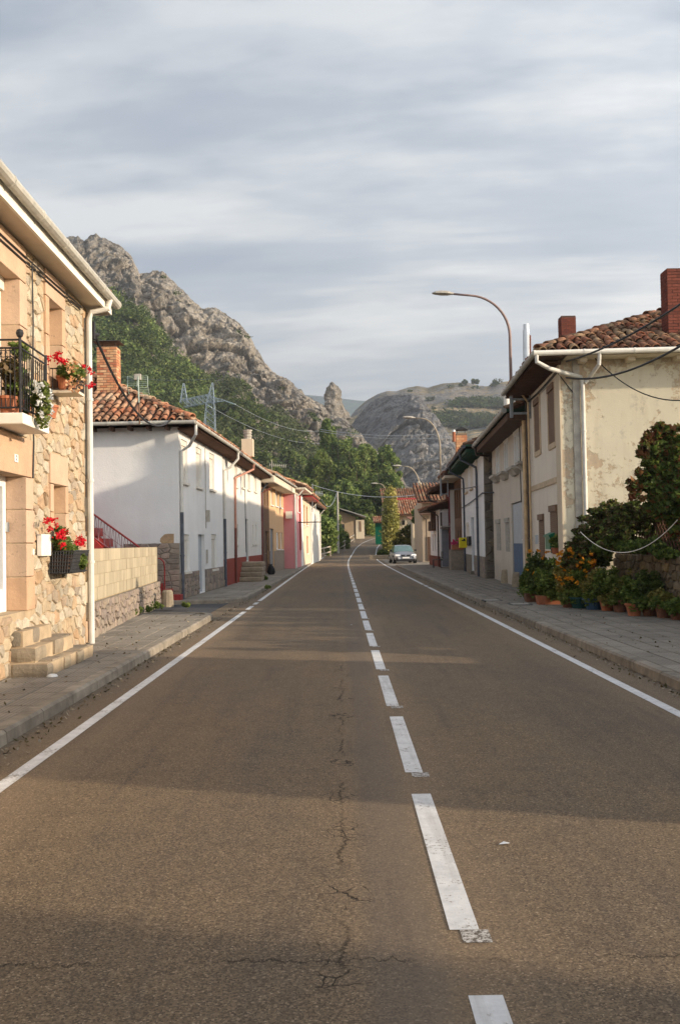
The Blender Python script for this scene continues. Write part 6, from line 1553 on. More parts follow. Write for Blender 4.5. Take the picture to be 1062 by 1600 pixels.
# lattice fence on the wall
t = thing('lattice_fence', 'brown diamond lattice fence standing on the rubble garden wall', 'fence', FW.P(9, 1.3, -.1))
m_lat = plain('brown_lattice_wood', (.13, .065, .04), .85, .3, 9, .3)
mb = MB(); z0, z1 = 1.32, 2.25; s = 9.0; L = FW.L
posts = [9.3, 11.2, 13.4, 15.6, 17.6, L - .1]
for a in posts: mb2 = MB(); FW.box(mb2, a - .05, a + .05, 1.28, 2.38, -.22, -.12); mb2.build('post', m_lat, t)
for a, b in zip(posts, posts[1:]):
    mb = MB(); st = .17; n = int((b - a) / st)
    for i in range(-6, n + 1):
        x0, x1 = a + i * st, a + i * st + (z1 - z0)
        for (p, q, o) in ((x0, x1, -.165), (x1, x0, -.175)):
            # clip to the bay
            pts = []
            for tt in np.linspace(0, 1, 13):
                xx = p + (q - p) * tt
                if a <= xx <= b: pts.append(FW.P(xx, z0 + (z1 - z0) * tt, o))
            if len(pts) > 1: mb.tube([pts[0], pts[-1]], .012, 4)
    FW.box(mb, a + .05, b - .05, z1, z1 + .05, -.20, -.14); FW.box(mb, a + .05, b - .05, z0 - .04, z0, -.20, -.14); mb.build('lattice_panel', m_lat, t)
def fpts(fac, px, py, o): s, z = fac.pix(px, py, o); return fac.P(s, z, o)
# creeper masses over fence and house corner
C = []
for px, py, rr in ((952, 800, .45), (935, 812, .5), (920, 830, .45), (975, 805, .4), (995, 800, .35), (905, 858, .4), (895, 875, .35), (960, 835, .5), (985, 830, .45), (1010, 812, .35), (940, 850, .4)):
    p = at(px, py, 21.2 if px < 960 else 19.8); C.append(clumps(p, (rr * .95, rr * .6, rr * .85), 1300, 26, .3, .26))
o = leaves('creeper', np.concatenate(C), .062, [m_f_gard, m_f_dry, m_f_dark], None, up=.1, mi=rng.choice([0, 1, 1, 2], 1300 * 11)); tag(o, 'mixed green and dry creeper over the fence at the cream house gable', 'creeper')
C = []
for px, py in ((970, 850), (985, 852), (1000, 855), (1015, 850), (1030, 858), (955, 846), (1045, 862), (940, 856)):
    p = at(px, py, 19.9 - (px - 955) * .018); C.append(clumps(p, (.3, .3, .16), 350, 8, .2, .5))
o = leaves('hanging_plant', np.concatenate(C), .07, [m_f_dark, m_f_gard], None, up=.1, mi=rng.choice([0, 1], 350 * 8)); tag(o, 'dark trailing plants along the top of the rubble garden wall', 'plant')
# big shrub with reddish tips at the frame's edge
t = thing('garden_tree', 'tall leafy shrub with reddish tips rising over the garden wall', 'tree', (7.4, 18.6, .0))
mb = MB(); mb.tube([(7.3, 18.7, 0), (7.25, 18.6, 1.2), (7.35, 18.5, 2.2), (7.2, 18.5, 3.1)], [.10, .085, .06, .02], 7)
for a in range(7): mb.tube([(7.3, 18.6, 1.2 + a * .2), (7.3 + .7 * math.cos(a * 2.4), 18.6 + .7 * math.sin(a * 2.4), 2.0 + a * .22)], [.04, .012], 5)
mb.build('trunk', m_bark, t)
Cs = []; ms = []
for px, py, rr, n in ((1048, 760, .58, 4200), (1040, 718, .42, 2400), (1062, 712, .5, 2400), (1034, 786, .36, 1600), (1060, 800, .55, 2200), (1012, 750, .24, 800), (1020, 722, .24, 700), (1046, 745, .34, 1500), (1050, 728, .3, 1200), (1034, 700, .26, 900), (1050, 697, .3, 1000), (1060, 735, .4, 1500)):
    Cs.append(clumps(at(px, py, 18.5), (rr, rr, rr * .95), n, 34, .35, .24)); ms.append(rng.choice([0, 0, 0, 1, 2], n))
for px, py in ((988, 757), (1000, 738), (1008, 700), (1012, 688), (1024, 678), (1030, 668), (1044, 672), (1052, 690), (996, 775), (1056, 668), (1003, 710), (1018, 676)):
    Cs.append(clumps(at(px, py, 18.4), (.17, .17, .15), 90, 4, .3, .55)); ms.append(rng.choice([0, 2, 2], 130))
o = leaves('crown', np.concatenate(Cs), .085, [m_f_gard, m_f_dark, m_f_red], t, up=.2, mi=np.concatenate(ms))
o = leaves('garden_shrubs', np.concatenate([clumps((7.02 + random.uniform(-.02, .1) - (y - 12.5) * .008, y, 1.25 + random.uniform(-.15, .25)), (.36, .5, 1.15), 1000, 20, .2, .35) for y in np.arange(12.5, 21.6, .6)]), .12, [m_f_dark, m_f_gard], None, up=.2, mi=rng.choice([0, 0, 1], 1000 * len(np.arange(12.5, 21.6, .6)))); tag(o, 'dark shrubs filling the garden behind the lattice fence', 'shrubs')
# hedge added outside the frame on the right to shade the road
def big_tree(name, label, base, h, rad, mat, n=6000, size=.22, group=None, cat='tree', trunk_h=.35, seed=0, clump=.28, k=40, barkm=None, crown_mats=None, topw=1.0):
    base = Vector(base); t = thing(name, label, cat, base, group); mb = MB()
    ht = h * trunk_h; r0 = h * .018 + .05
    mb.tube([base - Vector((0, 0, .3)), base + Vector((.1, .05, ht * .5)), base + Vector((-.05, .1, ht)), base + Vector((.05, 0, h * .8))], [r0, r0 * .8, r0 * .6, r0 * .15], 8)
    for i in range(9):
        a = i * 2.4; z = ht * (.7 + .12 * i); mb.tube([base + Vector((0, 0, z)), base + Vector((math.cos(a) * rad[0] * .45, math.sin(a) * rad[1] * .45, z + rad[2] * .35)), base + Vector((math.cos(a) * rad[0] * .75, math.sin(a) * rad[1] * .75, z + rad[2] * .75))], [r0 * .4, r0 * .25, r0 * .08], 5)
    mb.build('trunk', barkm or m_bark, t)
    c = base + Vector((0, 0, h - rad[2])); C = clumps(c, rad, n, k, .45, clump)
    leaves('crown', C, size, mat, t, up=.3); return t
o = leaves('hedge', np.concatenate([clumps((8.4, y, 1.5), (.7, .7, 1.45), 700, 16, .3, .4) for y in np.arange(5.0, 10.0, .55)]), .17, m_f_dark, None, up=.2); tag(o, 'clipped hedge added out of view on the right to shade the road', 'hedge')

# potted flowers in front of the cream house and the garden wall
PL = [ # px, py(base), height px, half width px, pot kind, leaf mat, flower mat
 (826, 938, 60, 12, 'pot', 'g', None, 'bushy green potted plant at the house end of the pot row', 22.6),
 (843, 940, 88, 20, 'box', 'd', 'o', 'tallest dark bush with a few orange blooms by the letterbox', 22.2),
 (862, 944, 80, 18, 'box', 'g', None, 'feathery grey green plants in a long terracotta trough', 21.9),
 (887, 949, 92, 16, 'pot', 'y', 'o', 'tall marigolds thick with orange blooms', 21.4),
 (905, 950, 95, 15, 'green', 'g', 'o', 'orange marigolds in a dark green tub', 20.9),
 (927, 952, 72, 15, 'blue', 'y', None, 'variegated pale leaves in a small blue pot', 20.6),
 (948, 954, 74, 16, 'pot', 'g', None, 'bright green bush in a round terracotta pot', 20.1),
 (968, 956, 70, 15, 'pot', 'p', 'y', 'light green plant with few yellow flowers', 19.6),
 (990, 962, 62, 15, 'pot', 'g', None, 'leafy green plant in a tall terracotta pot', 19.1),
 (1014, 962, 74, 18, 'pot', 'd', None, 'dark green plant against the mossy wall', 18.7),
 (1036, 965, 46, 18, 'pot', 'y', None, 'straggling yellow green plant', 18.2),
 (1058, 968, 30, 14, 'pot', 'd', None, 'low dark green plant at the end of the pot row', 17.8)]
mats_l = {'g': m_f_gard, 'd': m_f_dark, 'y': m_f_yel, 'p': m_f_pale}
m_terracd = plain('stained_terracotta', (.17, .08, .05), .9, .35, 9, .2)
m_dkgreenpot = plain('dark_green_plastic', (.015, .06, .055), .5, .1, 6, .03); m_bluepot = plain('blue_glazed_pot', (.04, .08, .14), .4, .1, 6, .03)
for i, (px, py, hp, wp, kind, lm, fm_, lab, Y) in enumerate(PL):
    p = on(px, py, PZ); sc = p.y / FPX; t = thing('potted_plant', lab, 'potted plant', p, 'potted plants along the cream house and garden wall')
    pm = {'green': m_dkgreenpot, 'blue': m_bluepot}.get(kind, m_terrac if i in (2, 6, 8) else m_terracd)
    if kind == 'box': mb = MB(); w = .34; mb.hexa([(p.x - w, p.y - .12, PZ), (p.x + w, p.y - .12, PZ), (p.x + w, p.y + .12, PZ), (p.x - w, p.y + .12, PZ), (p.x - w - .03, p.y - .15, PZ + .2), (p.x + w + .03, p.y - .15, PZ + .2), (p.x + w + .03, p.y + .15, PZ + .2), (p.x - w - .03, p.y + .15, PZ + .2)]); mb.build('pot', pm, t)
    else: pot(t, (p.x, p.y, PZ), .17 if kind == 'pot' else .23, .25, pm)
    H = hp * sc * .95; W = wp * sc * 1.35
    plant(t, (p.x, p.y, PZ + .2 + (H - .2) / 2), (W, W, (H - .15) / 2), int(2300 * min(1.3, H / .9)), mats_l[lm], size=.06, k=22, cl=.36)
    leaves('lower_leaves', clumps((p.x, p.y - .12, PZ + .26), (W * 1.15, .24, .20), 560, 12, .2, .5), .05, mats_l[random.choice('gpyg')], t, up=.2)
    if lm == 'y': plant(t, (p.x, p.y, PZ + .2 + (H - .2) / 2.4), (W * .9, W * .9, (H - .15) / 2.5), 900, m_f_gard, 'lower_leaves', .06, k=14)
    if fm_:
        n = 26 if fm_ == 'o' and i in (3, 4) else 8
        blooms(t, [(p.x + random.uniform(-W, W), p.y - W * .5 + random.uniform(-.25, .15), PZ + H * random.uniform(.35, 1.02)) for _ in range(n)], m_fl_or if fm_ == 'o' else m_f_yel, .045, 16, size=.05)
# pots on the shelf at the alcove
t = thing('shelf_geranium', 'dark leafy plant in a terracotta pot with white saucer on the alcove ledge', 'potted plant', at(922, 896, 21.6)); p = at(922, 897, 21.6)
mb = MB(); mb.lathe(p, [(.12, 0), (.13, .04)], 12); mb.build('saucer', m_fascia, t); pot(t, p + Vector((0, 0, .04)), .12, .2, m_terrac); plant(t, p + Vector((0, 0, .42)), (.32, .25, .24), 900, m_f_dark, size=.08)
t = thing('white_pot_plant', 'small plant in a white pot beside the shelf geranium', 'potted plant', at(939, 896, 21.6)); p = at(939, 897, 21.6); pot(t, p, .11, .16, m_fascia); plant(t, p + Vector((.08, 0, .3)), (.24, .2, .16), 500, m_f_dark, size=.07)
mb = MB(); q0, q1 = at(912, 898, 21.5), at(948, 898, 21.5); mb.box(q0.x, q1.x, 21.45, 21.85, q0.z - .05, q0.z - .003); mb.box(q0.x + .05, q1.x - .05, 21.6, 21.8, PZ, q0.z - .052); tag(mb.build('plant_shelf', m_step), 'stone ledge holding two pots in the alcove by the gable', 'shelf')
t = thing('window_pot', 'small pot with red green leaves on the lower window of the cream house', 'potted plant', F1.P(.6, 1.2, .1)); s, z = F1.pix(866, 866, .1); p = F1.P(s, z, .08); pot(t, p, .1, .16, m_terrac); plant(t, p + Vector((0, 0, .3)), (.14, .2, .18), 420, m_f_gard, size=.06)
a, b = at(906, 831, 20.2), at(1057, 813, 16.9); mb = MB()
pts = [a.lerp(b, i / 20) - Vector((0, 0, 4 * .50 * (i / 20) * (1 - i / 20))) for i in range(21)]; mb.tube(pts, .008, 5); tag(mb.build('rope', m_fascia), 'pale rope sagging from the house corner to the garden fence', 'rope')

# ------------------------------------------------------------------ cables
pS = at(142, 508, 15.8); pA = at(268, 655, 27.0)
cable('thick black cable from the stone house corner to the white house eave', pS, pA, .75, .024, n=18)
cable('lower thin cable ending at the white house corner', at(232, 640, 27.0), at(262, 658, 27.0), .12, .012)
cable('upper black cable crossing in front of the mossy tiles to the big chimney side', at(884, 565, 22.0), at(1070, 470, 16.5), .12, .022)
cable('middle black cable running level across the cream gable', at(884, 590, 22.1), at(1070, 536, 15.5), .22, .022)
cable('thin sagging cable drooping across the cream gable', at(929, 560, 22.3), at(1072, 625, 20), .30, .014)
for k_, (y0, y1) in enumerate(((671, 660), (674, 668))): cable(('upper' if not k_ else 'lower') + ' of two thin wires crossing the valley before the grey cliff', at(500, y0, 120), at(800, y1, 120), 1.2, .03, m_galv)
cable('pale wire from the left roof aerials across the road to the farmhouse', at(489, 758, 90), at(700, 762, 90), 1.0, .03, m_galv)
cable('short drooping wire between last roof and thin pole', at(502, 780, 92), at(526, 770, 110), 1.1, .03, m_galv)
cable('wire running from the eave lamp bracket into the tall second lamp', at(658, 752, 96), at(745, 760, 38), .4, .02, m_iron)
# small aerials over the last roofs
t = thing('mast_aerial', 'thin aerial mast with cross bars above the last left roofs', 'aerial', at(488, 790, 72)); mb = MB(); a, b = at(488, 800, 72), at(488, 756, 72); mb.tube([a, b], .035, 5); mb.build('mast', m_galv, t)
mb = MB(); mb.tube([at(492, 770, 76), at(505, 772, 76)], .03, 4); mb.tube([at(494, 778, 76), at(499, 779, 76)], .03, 4)
for x in (494, 497, 500, 503): mb.tube([at(x, 767, 76), at(x, 775, 76)], .02, 4)
mb.tube([at(493, 800, 76), at(493, 768, 76)], .03, 4); mb.build('aerial_bars', m_galv, t)

# ------------------------------------------------------------------ barn, fence, thin pole beyond the left row
Yb = 142; zb0 = ground_h(Yb)
fx = lambda px, Y=Yb: at(px, 835, Y).x
t = thing('barn', 'earth brown barn with grey sheet roof and pale end by the road bend', 'barn', (fx(540), Yb, zb0))
zE = at(556, 808, Yb).z; zP = at(515, 791, Yb).z
x0, x1, x2 = fx(500), fx(556), fx(569.5)
m_mud = plaster('brown_barn_render', (.27, .20, .13), .4, (.15, .11, .07)); m_fib = plain('grey_fibre_sheet', (.30, .29, .28), .85, .2, 3, .3)
mb = MB(); xm = fx(517)
mb.add([(x0, Yb, zb0 - 1), (x1, Yb + 1, zb0 - 1), (x1, Yb + 1, zE), (xm, Yb, zP), (x0, Yb, zP - 1.1), (x0, Yb + 9, zb0 - 1), (x1, Yb + 10, zb0 - 1), (x1, Yb + 10, zE), (xm, Yb + 9, zP), (x0, Yb + 9, zP - 1.1)],
       [(0, 1, 2, 3, 4), (9, 8, 7, 6, 5), (1, 6, 7, 2), (5, 0, 4, 9), (2, 7, 8, 3), (3, 8, 9, 4)]); mb.build('wall', m_mud, t)
mb = MB(); mb.box(x1 + .01, x2, Yb + .8, Yb + 9, zb0 - 1, zE - .4); mb.build('pale_end_wall', m_cream, t)
mb = MB(); mb.box(fx(561.5), fx(564.5), Yb + .74, Yb + .79, zb0 + 1.1, zE - .6); mb.build('brown_door', m_brownsh, t)
mb = MB()
def slabq(a, b, y0, y1, th=.14): mb.hexa([(a[0], y0, a[1]), (b[0], y0, b[1]), (b[0], y1, b[1]), (a[0], y1, a[1]), (a[0], y0, a[1] + th), (b[0], y0, b[1] + th), (b[0], y1, b[1] + th), (a[0], y1, a[1] + th)])
slabq((xm, zP + .01), (fx(572), at(572, 808, Yb).z), Yb - .5, Yb + 9.6); slabq((x0 - .4, zP - 1.3), (xm - .01, zP + .01), Yb - .5, Yb + 9.6); mb.build('roof', m_fib, t)
mb = MB(); mb.box(fx(523), fx(529), Yb - .06, Yb - .01, at(525, 815, Yb).z, at(525, 804, Yb).z); mb.build('window', m_galv, t); mb = MB(); mb.box(fx(533), fx(538), Yb - 1.2, Yb - .9, zb0 + .6, zb0 + 2.2); tag(mb.build('waste_container', m_iron), 'dark container box standing against the brown barn', 'container')
t = thing('thin_pole', 'thin pale utility pole standing in front of the barn', 'utility pole', (at(527, 830, 110).x, 110, 0)); mb = MB(); a = at(527, 768, 110); mb.tube([(a.x, 110, .3), a], [.13, .09], 8); mb.build('pole_shaft', m_greyst, t)
# roadside fence, two rails on posts
t = thing('rail_fence', 'two-rail wooden roadside fence climbing towards the barn', 'fence', (-1.7, 95, .1)); m_rail = plain('pale_rail', (.42, .36, .28), .8, .2, 7, .3)
fp = []
for px, py, Y in ((497, 865, 92), (506, 860, 97), (516, 854, 103), (527, 848, 110), (538, 843, 118), (546, 839.5, 126), (553, 837.5, 133)):
    p = at(px, py, Y); fp.append(Vector((p.x, Y, ground_h(Y))))
for p in fp: mb = MB(); mb.box(p.x - .07, p.x + .07, p.y - .07, p.y + .07, p.z - .3, p.z + 1.15); mb.build('post', m_rail, t)
for a, b in zip(fp, fp[1:]):
    for h in (.5, 1.05): mb = MB(); mb.tube([a + Vector((0, -.08, h)), b + Vector((0, -.08, h))], .07, 6); mb.build('rail', m_rail, t)

# ------------------------------------------------------------------ trees
def col_tree(name, label, px, ytop, wpx, Y, mat, n, size, group=None, bot=None, k=30, clump=.3, trunk_h=.3, cat='tree', flat=1):
    zt = at(px, ytop, Y).z; b = at(px, 800, Y); zg = ground_h(Y) - .1; h = zt - zg; w = wpx / FPX * Y
    rz = h * (.5 if bot is None else bot)
    return big_tree(name, label, (b.x, Y, zg), h, (w, w, rz), mat, n, size, group, cat, trunk_h, 0, clump, k)
G = 'trees of the wood at the valley mouth'
TR = [(514, 629, 13, 200, 'slim poplar standing tallest over the wood like a column', 9500, .44), (500, 700, 22, 190, 'tree left of the columnar poplar, paler green', 6500, None), (536, 668, 17, 200, 'tree just right of the columnar poplar', 6500, None),
      (556, 682, 22, 195, 'broad tree in the middle of the wood', 8000, None), (580, 676, 20, 200, 'dense tall tree right of the middle of the wood', 7500, None), (606, 690, 18, 185, 'olive green tree closing the wood on the right', 7500, None),
      (540, 745, 26, 165, 'lower rounded tree directly above the barn roof', 8000, None), (575, 742, 26, 168, 'dark rounded tree above the green porch', 8000, None), (600, 752, 20, 160, 'dark tree behind the golden conifer', 6000, None),
      (478, 742, 22, 150, 'bright green tree above the pink house', 7000, None), (452, 738, 18, 140, 'bright green tree above the peach house roof', 5500, None), (508, 768, 18, 140, 'low green tree behind the thin pole', 5000, None), (430, 722, 14, 170, 'small pale tree on the slope above the left roofs', 4200, None),
      (562, 775, 18, 158, 'low dark tree between barn and porch', 5000, None), (618, 745, 12, 175, 'slender tree against the grey cliff beside the wood', 4200, None), (470, 690, 15, 230, 'slope tree left of the poplar, on the rocky hillside', 4000, None)]
for i, (px, yt, w, Y, lab, n, bt) in enumerate(TR):
    mat = m_f_pale if i in (1, 9, 10, 12) else (m_f_dark if i in (7, 8, 13) else m_f_tree)
    col_tree('poplar_tree' if i == 0 else 'leafy_tree', lab, px, yt, w * (1.0 if i == 0 else 1.35), Y, mat, int(n * 2.3), .38 if Y > 150 else .30, G, bt, 70, .25)
# shrubs between the last house and barn, green bank
for px, py, Y, r, h, lab in ((507, 800, 104, 1.5, 4.6, 'dark bush right against the end of the last white house'), (520, 815, 112, 1.6, 3.8, 'rounded bush below the barn window'), (535, 822, 120, 1.3, 2.6, 'low bush between fence and container'), (578, 812, 150, 1.8, 3.8, 'clipped round green bush beside the porch')):
    p = at(px, 830, Y); z = ground_h(Y); o = leaves('bush', clumps((p.x, Y, z + h * .45), (r, r, h * .55), 3200, 24, .35, .35), .24, m_f_tree if h > 3 else m_f_pale, None, up=.2); tag(o, lab, 'bush')
# golden conifer and the olive hedge ball
Yc = 104; pc = at(611, 860, Yc); zt = at(611, 767, Yc).z
t = thing('golden_conifer', 'tall narrow golden conifer at the bend of the road', 'tree', (pc.x, Yc, .1)); mb = MB(); mb.tube([(pc.x, Yc, 0), (pc.x, Yc, zt * .9)], [.16, .04], 7); mb.build('trunk', m_bark, t)
Cs = []
for k in range(110):
    f = (k + .5) / 110; z = .6 + (zt - .6) * f; rr = .90 * (1 - f) ** .55 * (1 if f > .12 else .7) + .10; a = k * 2.4; c = Vector((pc.x + math.cos(a) * rr * .75, Yc + math.sin(a) * rr * .75, z)); Cs.append(np.asarray(c) + rng.normal(size=(85, 3)) * np.array([.20, .20, .26]))
leaves('crown', np.concatenate(Cs), .17, m_f_gold, t, up=.4, aspect=2.0)
Yh = 93; ph = at(630, 870, Yh)
o = leaves('hedge_bush', np.concatenate([clumps((at(x, 840, Yh).x, Yh, at(x, y, Yh).z), (r, r, r), 1600, 20, .5, .3) for x, y, r in ((622, 850, .65), (630, 838, .8), (640, 829, .7), (635, 846, .8), (624, 862, .5))]), .14, m_f_bush, None, up=.2); tag(o, 'arched olive green hedge bush right behind the parked car', 'bush')
o = leaves('bush', clumps(at(658, 812, 88), (.95, .8, 1.3), 2600, 20, .4, .35), .17, m_f_dark, None, up=.1); tag(o, 'dark green bush clinging to the concrete pole', 'bush')
for px, lab in ((594, 'dark low shrub at the kerb of the bend'), (603, 'second dark shrub in a trough by the bend')):
    p = at(px, 868, 92); o = leaves('low_shrub', clumps((p.x, 92, .55), (.5, .4, .45), 700, 12, .3, .4), .13, m_f_dark, None); tag(o, lab, 'shrub')
mb = MB(); p = at(598, 872, 91.5); mb.box(p.x - 1.3, p.x + 1.0, 91.2, 91.7, 0, .42); tag(mb.build('stone_trough', m_step, bevel=.02), 'low grey stone trough with shrubs at the bend', 'trough')

# ------------------------------------------------------------------ mountains
def interp(tab, x):
    if x <= tab[0][0]: return tab[0][1]
    for (a, va), (b, vb) in zip(tab, tab[1:]):
        if x <= b: return va + (vb - va) * (x - a) / (b - a)
    return tab[-1][1]
def mountain(name, px0, px1, nu, nv, rows, mat, amp, fr, seed, veg, crag=1.0, back=True, dense=None, tilt=.6):
    """rows: list of (v, table px->py, table px->depth); the surface runs from foot to ridge through real points"""
    V = np.zeros((nu, nv + (6 if back else 0), 3)); G_ = []; pxs = np.linspace(px0, px1, nu) if dense is None else np.concatenate([np.linspace(px0, dense, nu // 8, endpoint=False), np.linspace(dense, px1, nu - nu // 8)])
    for i in range(nu):
        px = float(pxs[i])
        K = []
        for v, ty, td in rows:
            Y = interp(td, px); y = interp(ty, px) if ty else None
            K.append((v, at(px, y, Y) if ty else Vector((at(px, 830, Y).x, Y, ground_h(Y) - 3))))
        for j in range(nv):
            v = j / (nv - 1)
            for (va, pa), (vb, pb) in zip(K, K[1:]):
                if v <= vb + 1e-9:
                    q = (v - va) / (vb - va); V[i, j] = pa.lerp(pb, q); break
        if back:
            for b in range(6): V[i, nv + b] = V[i, nv - 1] + np.array([0, (b + 1) * 18, -(b + 1) ** 1.3 * 7])
    n2 = V.shape[1]
    off = Vector((seed * 13.7, seed * 5.1, seed * 2.3)); VG = np.zeros((nu, n2))
    for i in range(nu):
        for j in range(n2):
            p = Vector(V[i, j]); q = p * fr + off
            v = j / (nv - 1)
            ct, st_ = math.cos(tilt), math.sin(tilt); qx, qz = q.x * ct + q.z * st_, -q.x * st_ + q.z * ct
            ax = noise.fractal(q, 1.0, 2.0, 5)
            rg = noise.ridged_multi_fractal(Vector((qx * .7, q.y * 1.4, qz * 2.2)), .9, 2.1, 6, 1.0, 2.0)
            cr_ = abs(noise.noise(Vector((q.x * 4.2, q.y * 4.2, q.z * 1.6)))) + .5 * abs(noise.noise(Vector((qx * 5, q.y * 9, qz * 12)))) + .25 * abs(noise.noise(Vector((qx * 13, q.y * 18, qz * 26))))
            e_ = min(1.0, v * 4); edge = max(.10, min(1, (1 - v) * 5)) if j < nv else .1
            fine = noise.fractal(Vector((q.x * 18, q.y * 18, q.z * 9)), .7, 2.0, 3)
            vd, vp = noise.voronoi(Vector((qx * 1.9, q.y * 2.2, qz * 3.4)) + noise.noise_vector(q * 3) * .35)
            vd2, vp2 = noise.voronoi(Vector((qx * 6.0, q.y * 6, qz * 9.0)) + noise.noise_vector(q * 9) * .3)
            blk = noise.noise(vp[0] * 3.1) * .9 - max(0, .16 - (vd[1] - vd[0])) * 3.2 + noise.noise(vp2[0] * 3.3) * .32 - max(0, .14 - (vd2[1] - vd2[0])) * 1.3
            d = (blk * .75 * crag + ax * .55 + (rg - 1.0) * .35 * crag - cr_ * .5 * crag + .2 + fine * .16 * crag) * amp * e_
            V[i, j] += np.array([d * .40 * edge, -d * (.35 + .65 * edge), d * .25 * edge + fine * .04 * amp])
            VG[i, j] = interp(veg, v) + noise.fractal(p * .02 + off, 1, 2, 3) * .12
    ii, jj = np.meshgrid(np.arange(nu - 1), np.arange(n2 - 1), indexing='ij')
    F = np.stack([ii * n2 + jj, (ii + 1) * n2 + jj, (ii + 1) * n2 + jj + 1, ii * n2 + jj + 1], -1).reshape(-1, 4)
    me = npmesh(name, V.reshape(-1, 3), F, mat); at_ = me.attributes.new('veg', 'FLOAT', 'POINT'); at_.data.foreach_set('value', VG.ravel().astype(np.float32))
    put(name, me, kind='structure'); return V
ridgeL = [(-700, 520), (-400, 400), (-150, 350), (0, 372), (70, 380), (108, 370), (122, 368), (133, 380), (140, 370), (150, 365), (162, 371), (180, 380), (197, 392), (207, 403), (214, 418), (219, 430), (226, 427), (240, 423), (252, 424), (266, 433), (276, 444), (284, 450), (296, 462), (308, 474), (318, 482), (330, 481), (343, 484), (356, 493), (374, 505), (384, 516), (394, 533), (406, 551), (414, 566), (424, 577), (440, 588), (452, 592), (464, 605), (478, 618), (490, 626), (502, 634), (515, 645), (540, 655), (556, 672), (575, 690), (590, 704), (605, 722), (620, 738), (636, 762), (650, 800)]
depL = [(-700, 480), (0, 460), (220, 430), (400, 400), (520, 360), (600, 330), (650, 300)]
midL = [(-700, 640), (0, 520), (130, 478), (170, 482), (205, 495), (240, 530), (270, 566), (300, 590), (340, 594), (372, 596), (400, 622), (440, 650), (480, 690), (520, 720), (560, 745), (600, 770), (650, 810)]
dmidL = [(a, b * .84) for a, b in depL]
loL = [(-700, 760), (0, 690), (200, 660), (300, 680), (400, 720), (460, 755), (540, 785), (600, 800), (650, 820)]
dloL = [(-700, 260), (200, 240), (400, 225), (500, 215), (650, 230)]
footd = [(-700, 120), (300, 125), (450, 140), (650, 180)]
VL = mountain('left_mountain', -420, 652, 520, 210, [(0, None, footd), (.22, loL, dloL), (.5, midL, dmidL), (1.0, ridgeL, depL)], m_rockL, 11.0, .016, 3, [(0, .75), (.35, .55), (.46, .30), (.54, .04), (1, -.05)], dense=95)
ridgeR = [(470, 760), (520, 700), (545, 668), (556, 654), (566, 642), (578, 628), (590, 622), (606, 619), (622, 617), (640, 616), (655, 620), (664, 630), (674, 644), (684, 655), (694, 668), (704, 682), (716, 700), (735, 740), (760, 790)]
VR = mountain('grey_cliff', 480, 760, 230, 170, [(0, None, [(480, 330), (760, 300)]), (.15, [(480, 835), (760, 835)], [(480, 400), (760, 380)]), (1.0, ridgeR, [(480, 540), (600, 500), (760, 440)])], m_rockR, 7.5, .019, 8, [(0, .3), (.2, .05), (1, -.15)], crag=1.15)
ridgeH = [(540, 660), (556, 640), (572, 626), (590, 616), (604, 611), (618, 612), (636, 606), (654, 603), (668, 606), (690, 599), (712, 598), (727, 597), (745, 602), (760, 604), (775, 599), (790, 596), (820, 596), (880, 600), (1000, 590), (1300, 600), (1700, 640)]
VH = mountain('grassy_hill', 540, 1700, 300, 110, [(0, [(540, 800), (1700, 800)], [(540, 620), (1700, 420)]), (.35, [(540, 690), (640, 700), (700, 690), (780, 690), (1700, 720)], [(540, 700), (1700, 600)]), (.7, [(540, 655), (600, 640), (700, 640), (780, 642), (1700, 650)], [(540, 800), (1700, 760)]), (1.0, ridgeH, [(540, 900), (1700, 950)])], m_hill, 7.0, .014, 5, [(0, .42), (.5, .46), (.72, .40), (.8, .20), (1, .30)], crag=.7)
ridgeF = [(-2000, 600), (300, 610), (480, 617), (505, 620), (532, 622), (558, 626), (600, 628), (900, 620), (3000, 600)]
mountain('far_hills', -2500, 3500, 150, 24, [(0, [(-3000, 800), (3500, 800)], [(-3000, 2400), (3500, 2400)]), (1.0, ridgeF, [(-3000, 3400), (3500, 3400)])], m_far, 16, .0022, 2, [(0, 1), (1, 1)], crag=.3)
# the rock needle on the ridge
Yn = 368; ol = [(655, 500, 548), (640, 504, 541), (632, 506, 539), (620, 507.5, 534), (612, 509, 530.5), (605, 510.5, 527), (601, 513, 523), (598, 516, 521)]
mb = MB(); vs = []; n = 28; R_ = []
rows = []
for k in range(60):
    f = k / 59; y = 655 + (597 - 655) * f; l = interp([(-a[0], a[1]) for a in ol], -y); r = interp([(-a[0], a[2]) for a in ol], -y); c = at((l + r) / 2, y, Yn); w = (r - l) / 2 / FPX * Yn
    if k == 59: w *= .35
    for q in range(n):
        a = 2 * math.pi * q / n; p = Vector((c.x + math.cos(a) * w, Yn + math.sin(a) * w * .8, c.z)); d = noise.fractal(p * .16, .9, 2, 5) * 1.7 + noise.fractal(p * .6, .9, 2, 3) * .5; nn = Vector((math.cos(a), math.sin(a), .2)); vs.append(p + nn * d)
fs = [(k * n + q, k * n + (q + 1) % n, (k + 1) * n + (q + 1) % n, (k + 1) * n + q) for k in range(59) for q in range(n)] + [tuple(59 * n + q for q in range(n))]
mb.add(vs, fs); o = mb.build('rock_needle', m_rockL, kind='structure')

